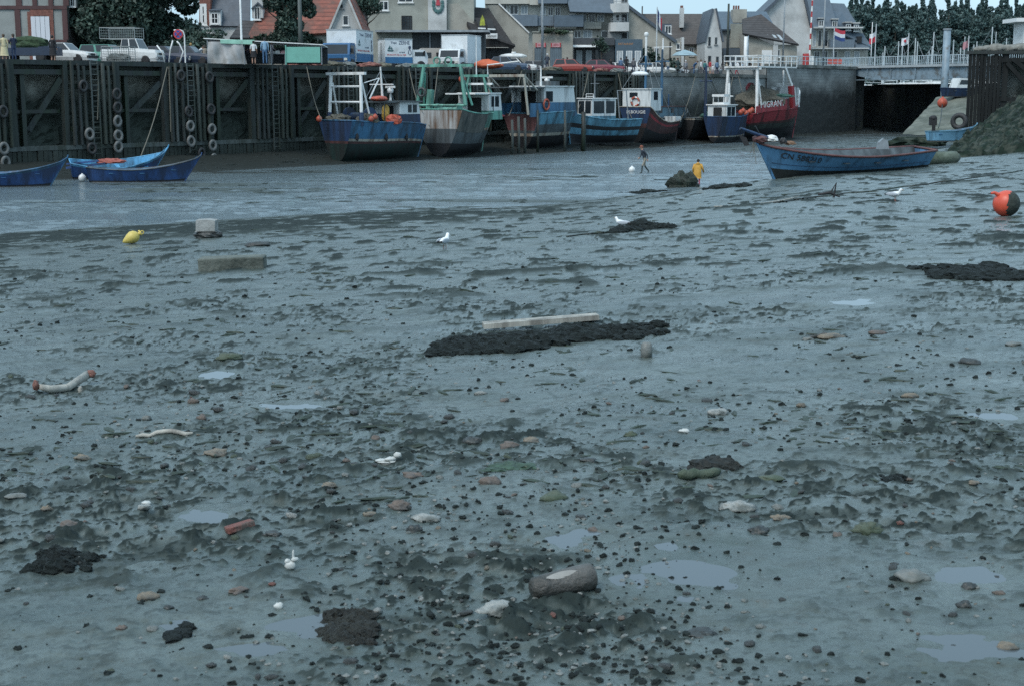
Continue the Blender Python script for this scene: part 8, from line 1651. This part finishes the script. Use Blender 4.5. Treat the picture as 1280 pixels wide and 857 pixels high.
stone(321, 303, 30, 11, 'dark', 'dark low hump of stone right of the concrete block', 61, name='dark_hump', cat='stone')
# yellow float and orange buoy
p = ground(165, 305); e = thing('yellow_float', 'yellow pear shaped float lying on the shingle at left', 'float', p, R(20)); e.scale = (.82,) * 3; YF = M('yellow_plastic', (.60, .47, .12), rough=.45, var=.1, scale=3, stain=(.40, .32, .10), samt=.3)
mb = MB(); ax = Vector((.86, 0, .42)).normalized(); mb.lathe([(.01, -.33), (.07, -.27), (.17, -.10), (.21, .02), (.19, .14), (.12, .22), (.06, .25)], (0, 0, .20), 18, ax); mb.build('float_body', YF, e, True)
mb = MB(); mb.lathe([(.055, .24), (.06, .30), (.09, .31), (.09, .34), (.04, .35)], (0, 0, .20), 12, ax); mb.ring(Vector((0, 0, .20)) + ax * .38, .05, .018, (0, 1, 0), 12, 6); mb.build('neck', YF, e); mb = MB(); mb.blob(Vector((0, 0, .20)) + ax * .33 + Vector((-.05, 0, .06)), (.04, .03, .04), 1, .2); mb.build('eye_lug', YF, e)
p = ground(1257, 270); e = thing('orange_buoy', 'large orange buoy with one dark fouled half near the right edge', 'buoy', p); r = 16.5 / ppm(p); mb = MB(); n = 28
mb.lathe([(r * math.sin(PI * i / 18), -r * math.cos(PI * i / 18)) for i in range(19)], (0, 0, r * .93), n, (-.92, -.25, .30))
nv = Vector((.80, -.52, -.08)).normalized()
for i, f in enumerate(mb.f): c = sum((Vector(mb.v[j]) for j in f), Vector()) / len(f) - Vector((0, 0, r * .93)); mb.mi[i] = 1 if c.dot(nv) > r * .30 else 0
mb.build('buoy_body', [M('buoy_orange', (.60, .085, .045), rough=.4, var=.1, scale=4, stain=(.42, .07, .045), samt=.3), M('buoy_fouling', (.026, .034, .028), rough=.8, var=.5, scale=12, bump=.6)], e, True)
mb = MB(); t = Vector((-.72, -.2, .68)) * r + Vector((0, 0, r * .93)); mb.tube([t, t * 1.0 + Vector((-.10, 0, .05)), t + Vector((-.17, 0, .03))], [.05, .035, .03], 8); mb.build('eye_lug', M('buoy_orange', ()), e)
# ropes over the mud
def mudrope(label, pts, r, seed=0):
    rs = random.Random(seed); P_ = []
    for i in range(len(pts) - 1):
        for j in range(8): f = j / 8; P_.append(ground(pts[i][0] + (pts[i + 1][0] - pts[i][0]) * f, pts[i][1] + (pts[i + 1][1] - pts[i][1]) * f + rs.uniform(-.5, .5)))
    mb = MB(); mb.tube([p + Vector((0, 0, r * .7)) for p in P_], r, 6); return tag(mb.build('mooring_rope', WETW, smooth=True), label, 'rope')
mudrope('dark mooring rope lying across the mud from the right edge towards the blue boat', [(1278, 214), (1180, 228), (1100, 238), (1010, 248), (960, 256)], .025, 1); mudrope('dark rope lying on the mud left of the weed ridge', [(740, 292), (768, 290), (700, 297)], .02, 2)
# small anchor-like scrap right of the pole
p = ground(1040, 248); mb = MB(); mb.tube([(-.45, 0, .12), (-.1, 0, .18), (.25, 0, .05)], [.04, .05, .03], 6); mb.tube([(-.05, 0, .18), (.12, 0, .5), (.05, 0, .02)], [.03, .02, .04], 6); tag(mb.build('anchor_scrap', BLACK, loc=p), 'dark twisted anchor scrap on the mud right of the pale pole', 'anchor')

p = at_z(790, 214, .05); floatball((p.x, p.y, .12), .22, 'white float lying in the shallow water before the striding person', WHITE)
